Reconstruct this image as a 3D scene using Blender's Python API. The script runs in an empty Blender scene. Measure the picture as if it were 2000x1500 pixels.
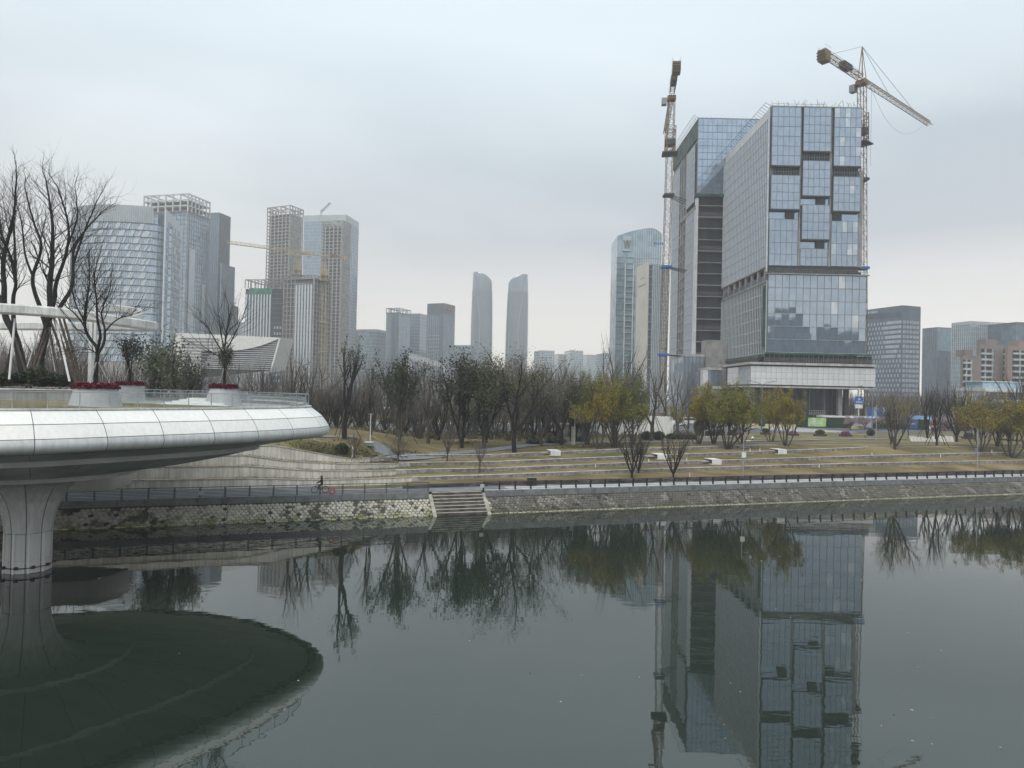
import bpy, math, random
import numpy as np
from mathutils import Vector, Matrix

# ------------------------------------------------------------------ scene, camera, light
S = bpy.context.scene
C = S.collection
H = 14.0                       # eye height above the river
FPX = 1350.0                   # focal length in pixels of a 2000 px wide frame
ROLL, PITCH = .022, math.atan(15/1350.)
_r, _p = ROLL, PITCH
CR = Vector((math.cos(_r), -math.sin(_r)*math.sin(_p), math.sin(_r)*math.cos(_p)))
CU = Vector((-math.sin(_r), -math.cos(_r)*math.sin(_p), math.cos(_r)*math.cos(_p)))
CF = Vector((0, math.cos(_p), math.sin(_p)))
cam_data = bpy.data.cameras.new('camera')
cam_data.sensor_width = 36.0
cam_data.lens = 36.0*FPX/2000
cam_data.clip_start = .2
cam_data.clip_end = 20000
cam = bpy.data.objects.new('camera', cam_data); C.objects.link(cam)
cam.matrix_world = Matrix(((CR.x, CU.x, -CF.x, 0), (CR.y, CU.y, -CF.y, 0), (CR.z, CU.z, -CF.z, H), (0, 0, 0, 1)))
S.camera = cam
S.view_settings.view_transform = 'Standard'
S.view_settings.look = 'None'
S.view_settings.gamma = 1
S.view_settings.use_curve_mapping = False
S.view_settings.exposure = 0.60

SUN_EL, SUN_AZ = math.radians(52), math.radians(205)     # compass style: 180 = behind the camera, more = to the left
W = bpy.data.worlds.new('World'); S.world = W; W.use_nodes = True
def build_world():
    nt = W.node_tree; nt.nodes.clear()
    N = nt.nodes.new; L = nt.links.new
    out = N('ShaderNodeOutputWorld'); bg = N('ShaderNodeBackground'); L(bg.outputs[0], out.inputs[0])
    sky = N('ShaderNodeTexSky'); sky.sky_type = 'NISHITA'; sky.sun_disc = False
    sky.sun_elevation = SUN_EL; sky.sun_rotation = SUN_AZ; sky.air_density = 1.0; sky.dust_density = 2.5; sky.ozone_density = 1.0
    tc = N('ShaderNodeTexCoord'); sep = N('ShaderNodeSeparateXYZ'); L(tc.outputs['Generated'], sep.inputs[0])
    # project the view direction on to a flat cloud deck
    zc = N('ShaderNodeMath'); zc.operation = 'MAXIMUM'; L(sep.outputs[2], zc.inputs[0]); zc.inputs[1].default_value = 0.0
    za = N('ShaderNodeMath'); za.operation = 'ADD'; L(zc.outputs[0], za.inputs[0]); za.inputs[1].default_value = .16
    dx = N('ShaderNodeMath'); dx.operation = 'DIVIDE'; L(sep.outputs[0], dx.inputs[0]); L(za.outputs[0], dx.inputs[1])
    dy = N('ShaderNodeMath'); dy.operation = 'DIVIDE'; L(sep.outputs[1], dy.inputs[0]); L(za.outputs[0], dy.inputs[1])
    cmb = N('ShaderNodeCombineXYZ'); L(dx.outputs[0], cmb.inputs[0]); L(dy.outputs[0], cmb.inputs[1])
    mp = N('ShaderNodeMapping'); mp.inputs['Scale'].default_value = (.36, .62, 1); mp.inputs['Location'].default_value = CLOUD_OFFSET
    mp.inputs['Rotation'].default_value = (0, 0, -.12)
    L(cmb.outputs[0], mp.inputs[0])
    n1 = N('ShaderNodeTexNoise'); n1.inputs['Scale'].default_value = 1.0; n1.inputs['Detail'].default_value = 5; n1.inputs['Roughness'].default_value = .48
    n1.inputs['Distortion'].default_value = .3
    L(mp.outputs[0], n1.inputs['Vector'])
    ramp = N('ShaderNodeValToRGB'); e = ramp.color_ramp.elements
    e[0].position = .40; e[0].color = (0, 0, 0, 1); e[1].position = .60; e[1].color = (1, 1, 1, 1)
    L(n1.outputs[0], ramp.inputs[0])
    # overcast colours by height: warm pale at the horizon, cool grey above; dark and light undersides of the cloud
    def hramp(stops):
        q = N('ShaderNodeValToRGB'); el = q.color_ramp.elements
        el[0].position, el[0].color = stops[0][0], (*stops[0][1], 1)
        el[1].position, el[1].color = stops[-1][0], (*stops[-1][1], 1)
        for ps, c in stops[1:-1]:
            k = el.new(ps); k.color = (*c, 1)
        L(zc.outputs[0], q.inputs[0]); return q
    dark = hramp([(0, (.91, .855, .775)), (.10, (.855, .815, .76)), (.16, (.71, .70, .70)), (.21, (.475, .51, .555)), (.32, (.44, .50, .555)), (.45, (.58, .67, .73)), (1, (.62, .72, .79))])
    lite = hramp([(0, (.93, .875, .795)), (.13, (.83, .805, .77)), (.25, (.66, .70, .72)), (.36, (.68, .75, .80)), (.6, (.70, .79, .85)), (1, (.70, .79, .85))])
    mx = N('ShaderNodeMix'); mx.data_type = 'RGBA'; L(ramp.outputs[0], mx.inputs[0]); L(dark.outputs[0], mx.inputs[6]); L(lite.outputs[0], mx.inputs[7])
    sc = N('ShaderNodeVectorMath'); sc.operation = 'SCALE'; L(mx.outputs[2], sc.inputs[0]); sc.inputs['Scale'].default_value = .93/SKY_STRENGTH
    m2 = N('ShaderNodeMix'); m2.data_type = 'RGBA'; m2.inputs[0].default_value = .97
    L(sky.outputs[0], m2.inputs[6]); L(sc.outputs[0], m2.inputs[7])
    L(m2.outputs[2], bg.inputs[0]); bg.inputs[1].default_value = SKY_STRENGTH
SKY_STRENGTH = .1
HAZE = .00056
CLOUD_OFFSET = (.35, .12, 0)
build_world()
sun_d = bpy.data.lights.new('sun', 'SUN'); sun_d.energy = 1.5; sun_d.angle = math.radians(40); sun_d.color = (1, .97, .92)
sun = bpy.data.objects.new('sun', sun_d); C.objects.link(sun)
_sd = Vector((math.sin(SUN_AZ)*math.cos(SUN_EL), math.cos(SUN_AZ)*math.cos(SUN_EL), math.sin(SUN_EL)))
sun.rotation_euler = _sd.to_track_quat('Z', 'Y').to_euler()
S.cycles.use_denoising = True
S.cycles.max_bounces = 6; S.cycles.diffuse_bounces = 2; S.cycles.glossy_bounces = 3; S.cycles.transmission_bounces = 3
S.cycles.transparent_max_bounces = 8; S.cycles.volume_bounces = 0
S.cycles.caustics_reflective = False; S.cycles.caustics_refractive = False

# ------------------------------------------------------------------ geometry of the view
def ray(px, py):
    return CF + CR*((px-1000)/FPX) + CU*((750-py)/FPX)
def at(px, py, Y):
    d = ray(px, py); t = Y/d.y
    return Vector((d.x*t, Y, H+d.z*t))
def gz(px, py, z):
    d = ray(px, py); t = (z-H)/d.z
    return Vector((d.x*t, d.y*t, z))
# bank frame: s along the far bank, w inland from the waterline
TH = math.atan(.338)
BT = Vector((math.cos(TH), math.sin(TH), 0)); BN = Vector((-math.sin(TH), math.cos(TH), 0)); BO = Vector((0, 79.8, 0))
def bw(s, w, z=0.): return BO + BT*s + BN*w + Vector((0, 0, z))
def sw(P):
    a = P-BO; return a.dot(BT), a.dot(BN)
def bank(px, py, w):
    d = ray(px, py); t = (w+BO.dot(BN))/d.dot(BN)
    P = d*t; P.z += H
    return sw(P)[0], P.z

# ------------------------------------------------------------------ mesh helpers
def new_obj(name, me, mat=None, parent=None):
    o = bpy.data.objects.new(name, me); C.objects.link(o)
    if mat is not None and len(me.materials) == 0: me.materials.append(mat)
    if parent is not None: o.parent = parent
    return o
def mesh_np(name, V, F, smooth=False, mats=None, midx=None):
    """V (n,3); F (m,k) all faces with k corners"""
    V = np.asarray(V, np.float32); F = np.asarray(F, np.int32)
    me = bpy.data.meshes.new(name)
    m, k = F.shape
    me.vertices.add(len(V)); me.vertices.foreach_set('co', V.ravel())
    me.loops.add(m*k); me.loops.foreach_set('vertex_index', F.ravel())
    me.polygons.add(m); me.polygons.foreach_set('loop_start', np.arange(0, m*k, k, dtype=np.int32))
    me.polygons.foreach_set('loop_total', np.full(m, k, np.int32))
    if midx is not None: me.polygons.foreach_set('material_index', np.asarray(midx, np.int32))
    if smooth: me.polygons.foreach_set('use_smooth', np.ones(m, bool))
    for q in mats or (): me.materials.append(q)
    me.update(calc_edges=True); me.validate()
    return me
class MB:
    """collects faces and builds them as one mesh object"""
    def __init__(s): s.v = []; s.f = []; s.sm = False
    def add(s, V, F):
        n = len(s.v); s.v += [tuple(p) for p in V]; s.f += [tuple(i+n for i in f) for f in F]; return s
    def hexa(s, q):   # 8 points: bottom ring 0-3, top ring 4-7
        return s.add(q, [(3, 2, 1, 0), (4, 5, 6, 7), (0, 1, 5, 4), (1, 2, 6, 5), (2, 3, 7, 6), (3, 0, 4, 7)])
    def box(s, x0, y0, z0, x1, y1, z1):
        if x1 < x0: x0, x1 = x1, x0
        if y1 < y0: y0, y1 = y1, y0
        return s.hexa([(x0, y0, z0), (x1, y0, z0), (x1, y1, z0), (x0, y1, z0), (x0, y0, z1), (x1, y0, z1), (x1, y1, z1), (x0, y1, z1)])
    def prism(s, poly, z0, z1):
        n = len(poly)
        V = [(x, y, z0) for x, y in poly]+[(x, y, z1) for x, y in poly]
        F = [tuple(range(n-1, -1, -1)), tuple(range(n, 2*n))]+[(i, (i+1) % n, n+(i+1) % n, n+i) for i in range(n)]
        return s.add(V, F)
    def bar(s, p, q, r, n=4, r2=None):
        p = Vector(p); q = Vector(q); d = q-p
        if d.length < 1e-6: return s
        d.normalize(); a = d.orthogonal().normalized() if abs(d.z) < .99 else Vector((1, 0, 0))
        if abs(d.z) < .99: a = d.cross(Vector((0, 0, 1))).normalized()
        b = d.cross(a); r2 = r if r2 is None else r2
        V = []
        for c, rr in ((p, r), (q, r2)):
            for i in range(n):
                t = 2*math.pi*(i+.5)/n; V.append(c+a*(math.cos(t)*rr)+b*(math.sin(t)*rr))
        F = [(i, (i+1) % n, n+(i+1) % n, n+i) for i in range(n)]+[tuple(range(n-1, -1, -1)), tuple(range(n, 2*n))]
        return s.add(V, F)
    def tube(s, pts, rad, n=6, closed=False):
        pts = [Vector(p) for p in pts]; m = len(pts)
        if not hasattr(rad, '__len__'): rad = [rad]*m
        V = []; up = Vector((0, 0, 1))
        for i, c in enumerate(pts):
            if closed: d = pts[(i+1) % m]-pts[i-1]
            else: d = pts[min(i+1, m-1)]-pts[max(i-1, 0)]
            d.normalize()
            a = d.cross(up)
            a = a.normalized() if a.length > 1e-3 else Vector((1, 0, 0)); b = d.cross(a)
            for k in range(n):
                t = 2*math.pi*k/n; V.append(c+a*(math.cos(t)*rad[i])+b*(math.sin(t)*rad[i]))
        F = []
        for i in range(m if closed else m-1):
            j = (i+1) % m
            F += [(i*n+k, i*n+(k+1) % n, j*n+(k+1) % n, j*n+k) for k in range(n)]
        if not closed: F += [tuple(range(n-1, -1, -1)), tuple(range((m-1)*n, m*n))]
        return s.add(V, F)
    def loft(s, rows, closed=False):
        n = len(rows[0]); V = [p for r in rows for p in r]; F = []
        for i in range(len(rows)-1):
            for k in range(n if closed else n-1):
                F.append((i*n+k, i*n+(k+1) % n, (i+1)*n+(k+1) % n, (i+1)*n+k))
        return s.add(V, F)
    def lathe(s, prof, n=24, c=(0, 0)):
        rows = [[(c[0]+r*math.cos(2*math.pi*k/n), c[1]+r*math.sin(2*math.pi*k/n), z) for k in range(n)] for r, z in prof]
        return s.loft(rows, True)
    def disc(s, r, z, n=24, c=(0, 0), flip=False):
        V = [(c[0]+r*math.cos(2*math.pi*k/n), c[1]+r*math.sin(2*math.pi*k/n), z) for k in range(n)]
        return s.add(V, [tuple(range(n))[::-1] if flip else tuple(range(n))])
    def mesh(s, name, smooth=False):
        me = bpy.data.meshes.new(name); me.from_pydata(s.v, [], s.f)
        if smooth: me.polygons.foreach_set('use_smooth', np.ones(len(me.polygons), bool))
        me.update(); return me
    def build(s, name, mat, parent=None, smooth=False):
        me = s.mesh(name, smooth); me.materials.append(mat)
        return new_obj(name, me, None, parent)
def tag(o, label=None, cat=None, group=None, kind=None):
    if label: o['label'] = label
    if cat: o['category'] = cat
    if group: o['group'] = group
    if kind: o['kind'] = kind
    return o
def thing(name, label, cat, loc=(0, 0, 0), rz=0., group=None):
    o = bpy.data.objects.new(name, None); C.objects.link(o); o.empty_display_size = .3
    o.location = loc; o.rotation_euler = (0, 0, rz)
    return tag(o, label, cat, group)
def dup(root, loc, rz=None, label=None, scale=None):
    """a copy of a thing, its parts and their sub-parts"""
    def cp(o, par):
        c = o.copy(); C.objects.link(c)
        if par is not None: c.parent = par
        for ch in o.children: cp(ch, c)
        return c
    r = cp(root, None); r.location = loc
    if rz is not None: r.rotation_euler = (0, 0, rz)
    if scale is not None: r.scale = (scale,)*3 if not hasattr(scale, '__len__') else scale
    if label: r['label'] = label
    return r
def inst(name, me, parent, loc=(0, 0, 0), rot=(0, 0, 0), scale=(1, 1, 1)):
    o = bpy.data.objects.new(name, me); C.objects.link(o); o.parent = parent
    o.location = loc; o.rotation_euler = rot; o.scale = scale
    return o
def spline(pts, n, closed=True):
    """Catmull-Rom resampled evenly to n points"""
    P = [np.array(p, float) for p in pts]; m = len(P); out = []
    for i in range(m if closed else m-1):
        a, b, c, d = (P[(i-1) % m], P[i], P[(i+1) % m], P[(i+2) % m]) if closed else (P[max(i-1, 0)], P[i], P[i+1], P[min(i+2, m-1)])
        for k in range(24):
            t = k/24.; out.append(.5*((2*b)+(-a+c)*t+(2*a-5*b+4*c-d)*t*t+(-a+3*b-3*c+d)*t**3))
    out.append(out[0] if closed else P[-1])
    A = np.array(out); L = np.r_[0, np.cumsum(np.linalg.norm(np.diff(A, axis=0), axis=1))]
    u = np.linspace(0, L[-1], n, endpoint=not closed)
    return np.stack([np.interp(u, L, A[:, k]) for k in range(A.shape[1])], 1)

# ------------------------------------------------------------------ materials
def nodes(name):
    m = bpy.data.materials.new(name); m.use_nodes = True; nt = m.node_tree
    return m, nt, nt.nodes, nt.links, nt.nodes['Principled BSDF']
def setb(b, rough=.6, metal=0., spec=.5):
    b.inputs['Roughness'].default_value = rough; b.inputs['Metallic'].default_value = metal
    b.inputs['Specular IOR Level'].default_value = spec
def mat(name, col, rough=.7, metal=0., var=.12, scale=.8, spec=.3, col2=None, bump=0., bscale=6., streak=0., rand=0., coord='Object', stretch=(1, 1, 1)):
    """base colour broken up by noise; optional vertical streaks, bump and a shift per object"""
    m, nt, N, L, b = nodes(name); setb(b, rough, metal, spec)
    tc = N.new('ShaderNodeTexCoord'); mp = N.new('ShaderNodeMapping'); mp.inputs['Scale'].default_value = stretch
    if coord == 'World':
        ge = N.new('ShaderNodeNewGeometry'); L.new(ge.outputs['Position'], mp.inputs[0])
    else: L.new(tc.outputs[coord], mp.inputs[0])
    nz = N.new('ShaderNodeTexNoise'); nz.inputs['Scale'].default_value = scale; nz.inputs['Detail'].default_value = 6; nz.inputs['Roughness'].default_value = .62
    L.new(mp.outputs[0], nz.inputs['Vector'])
    c2 = col2 or tuple(max(0, c*(1-2.2*var)) for c in col); c1 = tuple(c*(1+var) for c in col) if col2 is None else col
    rp = N.new('ShaderNodeValToRGB'); e = rp.color_ramp.elements
    e[0].position, e[0].color, e[1].position, e[1].color = .32, (*c2, 1), .66, (*c1, 1)
    L.new(nz.outputs[0], rp.inputs[0]); src = rp.outputs[0]
    def mul(src, fac_socket, lo, hi):
        mr = N.new('ShaderNodeMapRange'); mr.inputs[1].default_value, mr.inputs[2].default_value = 0, 1
        mr.inputs[3].default_value, mr.inputs[4].default_value = lo, hi; L.new(fac_socket, mr.inputs[0])
        vm = N.new('ShaderNodeVectorMath'); vm.operation = 'SCALE'; L.new(src, vm.inputs[0]); L.new(mr.outputs[0], vm.inputs['Scale'])
        return vm.outputs[0]
    if streak:
        mp2 = N.new('ShaderNodeMapping'); mp2.inputs['Scale'].default_value = (4.2, 4.2, .16)
        L.new(tc.outputs['Object'] if coord != 'World' else ge.outputs['Position'], mp2.inputs[0])
        n2 = N.new('ShaderNodeTexNoise'); n2.inputs['Scale'].default_value = 1.; n2.inputs['Detail'].default_value = 4
        L.new(mp2.outputs[0], n2.inputs['Vector'])
        r2 = N.new('ShaderNodeValToRGB'); r2.color_ramp.elements[0].position = .35; r2.color_ramp.elements[1].position = .6
        L.new(n2.outputs[0], r2.inputs[0]); src = mul(src, r2.outputs[0], 1-streak, 1)
    if rand:
        oi = N.new('ShaderNodeObjectInfo'); src = mul(src, oi.outputs['Random'], 1-rand, 1+rand)
    L.new(src, b.inputs['Base Color'])
    if bump:
        n3 = N.new('ShaderNodeTexNoise'); n3.inputs['Scale'].default_value = bscale; n3.inputs['Detail'].default_value = 4
        L.new(mp.outputs[0], n3.inputs['Vector'])
        bp = N.new('ShaderNodeBump'); bp.inputs['Strength'].default_value = bump; bp.inputs['Distance'].default_value = .05
        L.new(n3.outputs[0], bp.inputs['Height']); L.new(bp.outputs[0], b.inputs['Normal'])
    return m
def glass(name, col, cell=(2., 2., 3.3), rough=.06, refl=.55, var=.25, wob=.01, pale=None, palefrac=.0):
    """coated facade glass: a dark tinted body with a strong mirror coat; tint and tilt change from pane to pane"""
    m, nt, N, L, b = nodes(name); setb(b, rough, refl, .6)
    tc = N.new('ShaderNodeTexCoord'); vm = N.new('ShaderNodeVectorMath'); vm.operation = 'DIVIDE'
    L.new(tc.outputs['Object'], vm.inputs[0]); vm.inputs[1].default_value = cell
    fl = N.new('ShaderNodeVectorMath'); fl.operation = 'FLOOR'; L.new(vm.outputs[0], fl.inputs[0])
    wn = N.new('ShaderNodeTexWhiteNoise'); wn.noise_dimensions = '3D'; L.new(fl.outputs[0], wn.inputs[0])
    oi = N.new('ShaderNodeObjectInfo')
    ad = N.new('ShaderNodeMath'); ad.operation = 'ADD'; L.new(wn.outputs['Value'], ad.inputs[0]); L.new(oi.outputs['Random'], ad.inputs[1])
    fr = N.new('ShaderNodeMath'); fr.operation = 'FRACT'; L.new(ad.outputs[0], fr.inputs[0])
    rp = N.new('ShaderNodeValToRGB'); e = rp.color_ramp.elements
    e[0].position, e[0].color = 0, (*[c*(1-var) for c in col], 1); e[1].position, e[1].color = 1, (*[c*(1+var) for c in col], 1)
    if pale:
        q = e.new(1-palefrac); q.color = (*[c*(1+var) for c in col], 1); rp.color_ramp.elements[-1].color = (*pale, 1)
        rp.color_ramp.interpolation = 'LINEAR'
    L.new(fr.outputs[0], rp.inputs[0]); L.new(rp.outputs[0], b.inputs['Base Color'])
    ge = N.new('ShaderNodeNewGeometry')
    cmb = N.new('ShaderNodeVectorMath'); cmb.operation = 'SUBTRACT'; L.new(wn.outputs['Color'], cmb.inputs[0]); cmb.inputs[1].default_value = (.5, .5, .5)
    sc = N.new('ShaderNodeVectorMath'); sc.operation = 'SCALE'; L.new(cmb.outputs[0], sc.inputs[0]); sc.inputs['Scale'].default_value = wob*2
    nn = N.new('ShaderNodeVectorMath'); nn.operation = 'ADD'; L.new(ge.outputs['Normal'], nn.inputs[0]); L.new(sc.outputs[0], nn.inputs[1])
    nz = N.new('ShaderNodeTexNoise'); nz.inputs['Scale'].default_value = .35; L.new(tc.outputs['Object'], nz.inputs['Vector'])
    bp = N.new('ShaderNodeBump'); bp.inputs['Strength'].default_value = .12; bp.inputs['Distance'].default_value = .05
    L.new(nz.outputs[0], bp.inputs['Height'])
    no = N.new('ShaderNodeVectorMath'); no.operation = 'NORMALIZE'; L.new(nn.outputs[0], no.inputs[0])
    L.new(no.outputs[0], bp.inputs['Normal']); L.new(bp.outputs[0], b.inputs['Normal'])
    return m
def leafmat(name, cols, rough=.55, trans=.0):
    """each leaf its own shade"""
    m, nt, N, L, b = nodes(name); setb(b, rough, 0, .25)
    ge = N.new('ShaderNodeNewGeometry'); rp = N.new('ShaderNodeValToRGB'); e = rp.color_ramp.elements
    e[0].position, e[0].color = 0, (*cols[0], 1); e[1].position, e[1].color = 1, (*cols[-1], 1)
    for i, c in enumerate(cols[1:-1]):
        k = e.new((i+1)/(len(cols)-1)); k.color = (*c, 1)
    tc = N.new('ShaderNodeTexCoord'); nz = N.new('ShaderNodeTexNoise'); nz.inputs['Scale'].default_value = 5; nz.inputs['Detail'].default_value = 2
    L.new(tc.outputs['Object'], nz.inputs['Vector'])
    mx = N.new('ShaderNodeMath'); mx.operation = 'MULTIPLY_ADD'; L.new(nz.outputs[0], mx.inputs[0]); mx.inputs[1].default_value = 1.3; mx.inputs[2].default_value = -.4
    av = N.new('ShaderNodeMix'); av.data_type = 'FLOAT'; av.inputs[0].default_value = .5
    L.new(mx.outputs[0], av.inputs[2]); L.new(ge.outputs['Random Per Island'], av.inputs[3])
    L.new(av.outputs[0], rp.inputs[0]); L.new(rp.outputs[0], b.inputs['Base Color'])
    return m
M = dict(
    concrete=mat('concrete', (.46, .45, .43), .85, var=.12, scale=.5, streak=.25, bump=.15),
    wall_concrete=mat('wall_concrete', (.74, .705, .63), .85, var=.12, scale=.45, streak=.30, bump=.2, coord='World'),
    coping=mat('coping', (.215, .22, .225), .8, var=.16, scale=1.2, bump=.2, coord='World'),
    stone=mat('stone', (.27, .255, .235), .9, var=.28, scale=1.6, bump=.5, bscale=4, rand=.14, coord='World'),  # tone darkened to carry the shade on the terrace stone faces
    stone_dark=mat('stone_dark', (.10, .09, .095), .85, var=.25, scale=2, bump=.5, rand=.3, coord='World'),
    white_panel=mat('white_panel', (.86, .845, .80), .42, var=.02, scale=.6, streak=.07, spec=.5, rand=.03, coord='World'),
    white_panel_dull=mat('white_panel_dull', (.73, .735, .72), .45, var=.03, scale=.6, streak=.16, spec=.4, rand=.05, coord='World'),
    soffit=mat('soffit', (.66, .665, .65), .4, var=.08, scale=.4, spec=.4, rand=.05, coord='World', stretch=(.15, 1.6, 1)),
    seam=mat('seam', (.03, .03, .03), .8, var=.1),
    white_paint=mat('white_paint', (.72, .72, .69), .5, var=.10, scale=.9, streak=.22, coord='World'),
    white_matt=mat('white_matt', (.76, .76, .73), .7, var=.06, scale=.7, streak=.1, coord='World'),
    asphalt=mat('asphalt', (.115, .12, .13), .9, var=.12, scale=.6, bump=.1, coord='World'),
    footpath=mat('footpath', (.20, .21, .225), .85, var=.12, scale=.4, coord='World'),
    paving=mat('paving', (.33, .33, .33), .85, var=.12, scale=.5, coord='World'),
    steel_grey=mat('steel_grey', (.24, .25, .26), .5, .4, var=.08, scale=2),
    steel_dark=mat('steel_dark', (.035, .035, .04), .5, .3, var=.1, scale=2),
    steel_rust=mat('steel_rust', (.10, .055, .045), .6, .2, var=.2, scale=3),
    galv=mat('galv', (.42, .44, .46), .45, .5, var=.08, scale=2),
    yellow_paint=mat('yellow_paint', (.235, .15, .06), .6, var=.22, scale=.6, coord='World'),
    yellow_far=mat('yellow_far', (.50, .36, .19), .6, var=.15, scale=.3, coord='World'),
    dark_paint=mat('dark_paint', (.05, .045, .04), .6, var=.2),
    blue_paint=mat('blue_paint', (.03, .15, .45), .5, var=.1),
    bark=mat('bark', (.10, .086, .072), .95, var=.3, scale=4, bump=.5, bscale=12, rand=.2),
    bark_dark=mat('bark_dark', (.028, .025, .024), .95, var=.3, scale=4, bump=.5, bscale=12, rand=.15),
    twig=mat('twig', (.19, .165, .145), .95, var=.2, scale=4, rand=.25),
    twig_dark=mat('twig_dark', (.062, .053, .048), .95, var=.2, scale=4, rand=.15),
    stake=mat('stake', (.085, .065, .05), .9, var=.25, scale=3, rand=.25),
    stake_pale=mat('stake_pale', (.42, .40, .36), .8, var=.15, scale=3),
    seed=leafmat('seed', [(.12, .10, .055), (.17, .14, .07), (.21, .17, .09)]),
    leaf_dark=leafmat('leaf_dark', [(.022, .034, .018), (.045, .06, .03), (.085, .105, .055)]),
    leaf_mid=leafmat('leaf_mid', [(.035, .05, .022), (.07, .09, .04), (.11, .13, .065)]),
    leaf_olive=leafmat('leaf_olive', [(.065, .062, .032), (.12, .11, .055), (.18, .165, .09)]),
    leaf_yellow=leafmat('leaf_yellow', [(.065, .08, .022), (.15, .155, .033), (.25, .215, .038), (.40, .27, .04)]),
    leaf_gold=leafmat('leaf_gold', [(.09, .09, .022), (.20, .17, .032), (.35, .245, .038), (.52, .33, .05)]),
    leaf_green=leafmat('leaf_green', [(.05, .065, .018), (.10, .115, .026), (.16, .155, .03), (.28, .20, .035)]),
    blossom=leafmat('blossom', [(.30, .21, .22), (.42, .33, .33), (.55, .46, .45)]),
    crimson=leafmat('crimson', [(.05, .01, .015), (.17, .016, .04), (.33, .05, .10)]),
    pink=leafmat('pink', [(.22, .07, .18), (.38, .16, .32), (.08, .06, .06)]),
    yellow_flower=leafmat('yellow_flower', [(.05, .08, .02), (.35, .30, .08), (.45, .40, .15)]),
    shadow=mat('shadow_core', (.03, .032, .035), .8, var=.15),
    rubber=mat('rubber', (.02, .02, .02), .8, var=.1),
    bed_soil=mat('bed_soil', (.09, .075, .06), .95, var=.3, scale=2, bump=.6),
)
# ------------------------------------------------------------------ ground, terraces, river
def poly_interp(pts):
    xs = [a for a, b in pts]; ys = [b for a, b in pts]
    return lambda s: float(np.interp(s, xs, ys))
# top lines of the terrace walls: (w, picture points measured on the top edge, s where it ends)
LINES = [
    (6.0, [(802, 949), (845, 946), (960, 942), (1220, 936), (1342, 933.6), (1460, 929), (1730, 924), (2000, 918)], 130),
    (9.5, [(480, 935), (615, 938), (807, 932.5), (980, 927), (1220, 918), (1480, 910), (1730, 904), (2000, 899)], 130),
    (12.5, [(480, 911), (600, 919.5), (775, 919), (960, 915), (1220, 904.5), (1480, 897), (1703, 890), (2000, 883)], 130),
    (15.5, [(480, 890), (555, 901), (775, 906), (960, 902), (1210, 892), (1480, 882), (1695, 873.5)], 68.7),
    (19.0, [(537, 871), (690, 897), (745, 893), (960, 888), (1220, 877), (1480, 869.5)], 53.),
]
WLEFT = [6.0, 8.6, 9.5, 10.4, 11.4]      # on the left the concrete walls close up
def WK(k, s):
    t = max(0, min(1, (s+19)/12.)); t = t*t*(3-2*t); return WLEFT[k]*(1-t)+LINES[k][0]*t
TOPS = []
for k_, ((w, pts, end), zl) in enumerate(zip(LINES, (2.3, 3.45, 4.9, 5.9, 6.9))):
    q = []
    for x, y in pts:
        s_ = bank(x, y, w)[0]
        for _ in range(4): s_, z_ = bank(x, y, WK(k_, s_))
        q.append((s_, z_))
    if w > 6: q = [(-75, zl), (-48, zl)]+q
    else: q = [(-75, 2.3), (-12.5, 2.3)]+q
    TOPS.append(poly_interp(q))
def drop(k, s):
    """height of the wall face k at s"""
    if k == 0:
        return max(.03, TOPS[0](s)-2.26)
    right = .40
    end = LINES[k][2]
    if s > end-6: right = .40*max(0, min(1, (end-s)/6))
    left = TOPS[k](s)-TOPS[k-1](s)-.06
    t = max(0, min(1, (s+12)/6.))
    return max(0.02, left*(1-t)+right*t)
PLAT = 5.6
def plat(s, w):
    w4 = WK(4, s)+.4
    lf = max(0, min(1, (1-s)/17.)); lf = lf*lf*(3-2*lf)          # the park stands higher at the left, behind a short steep bank
    t = max(0, min(1, (w-w4)/((33.4-w4)*(1-lf)+4.5*lf))); t = t*t*(3-2*t)
    back = max(0, min(1, (w-36)/22.)); back = back*back*(3-2*back)
    z = TOPS[4](s)*(1-t)+(PLAT+1.9*lf*(1-back))*t
    if s < -8:    # low mounds on the left
        z += .25*math.exp(-((s+9)/6)**2-((w-20)/5)**2)
    return z
def ground_z(s, w):
    if w < 2.9: return 2.3
    if w < 6: return 2.28
    for k in range(4):
        if w < WK(k+1, s):
            a = WK(k, s)+.4; b = WK(k+1, s); za = TOPS[k](s); zb = TOPS[k+1](s)-drop(k+1, s)
            t = max(0, min(1, (w-a)/(b-a))); return za*(1-t)+zb*t
    return plat(s, w)
def on_ground(px, py):
    """where the sight line through a picture point meets the ground"""
    d = ray(px, py); t = 40.
    while t < 900:
        P = d*t; P.z += H
        s, w = sw(P)
        if w > 0 and P.z <= ground_z(s, w): return Vector((P.x, P.y, ground_z(s, w)))
        t += .1 if t < 160 else .5
    return P
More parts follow.
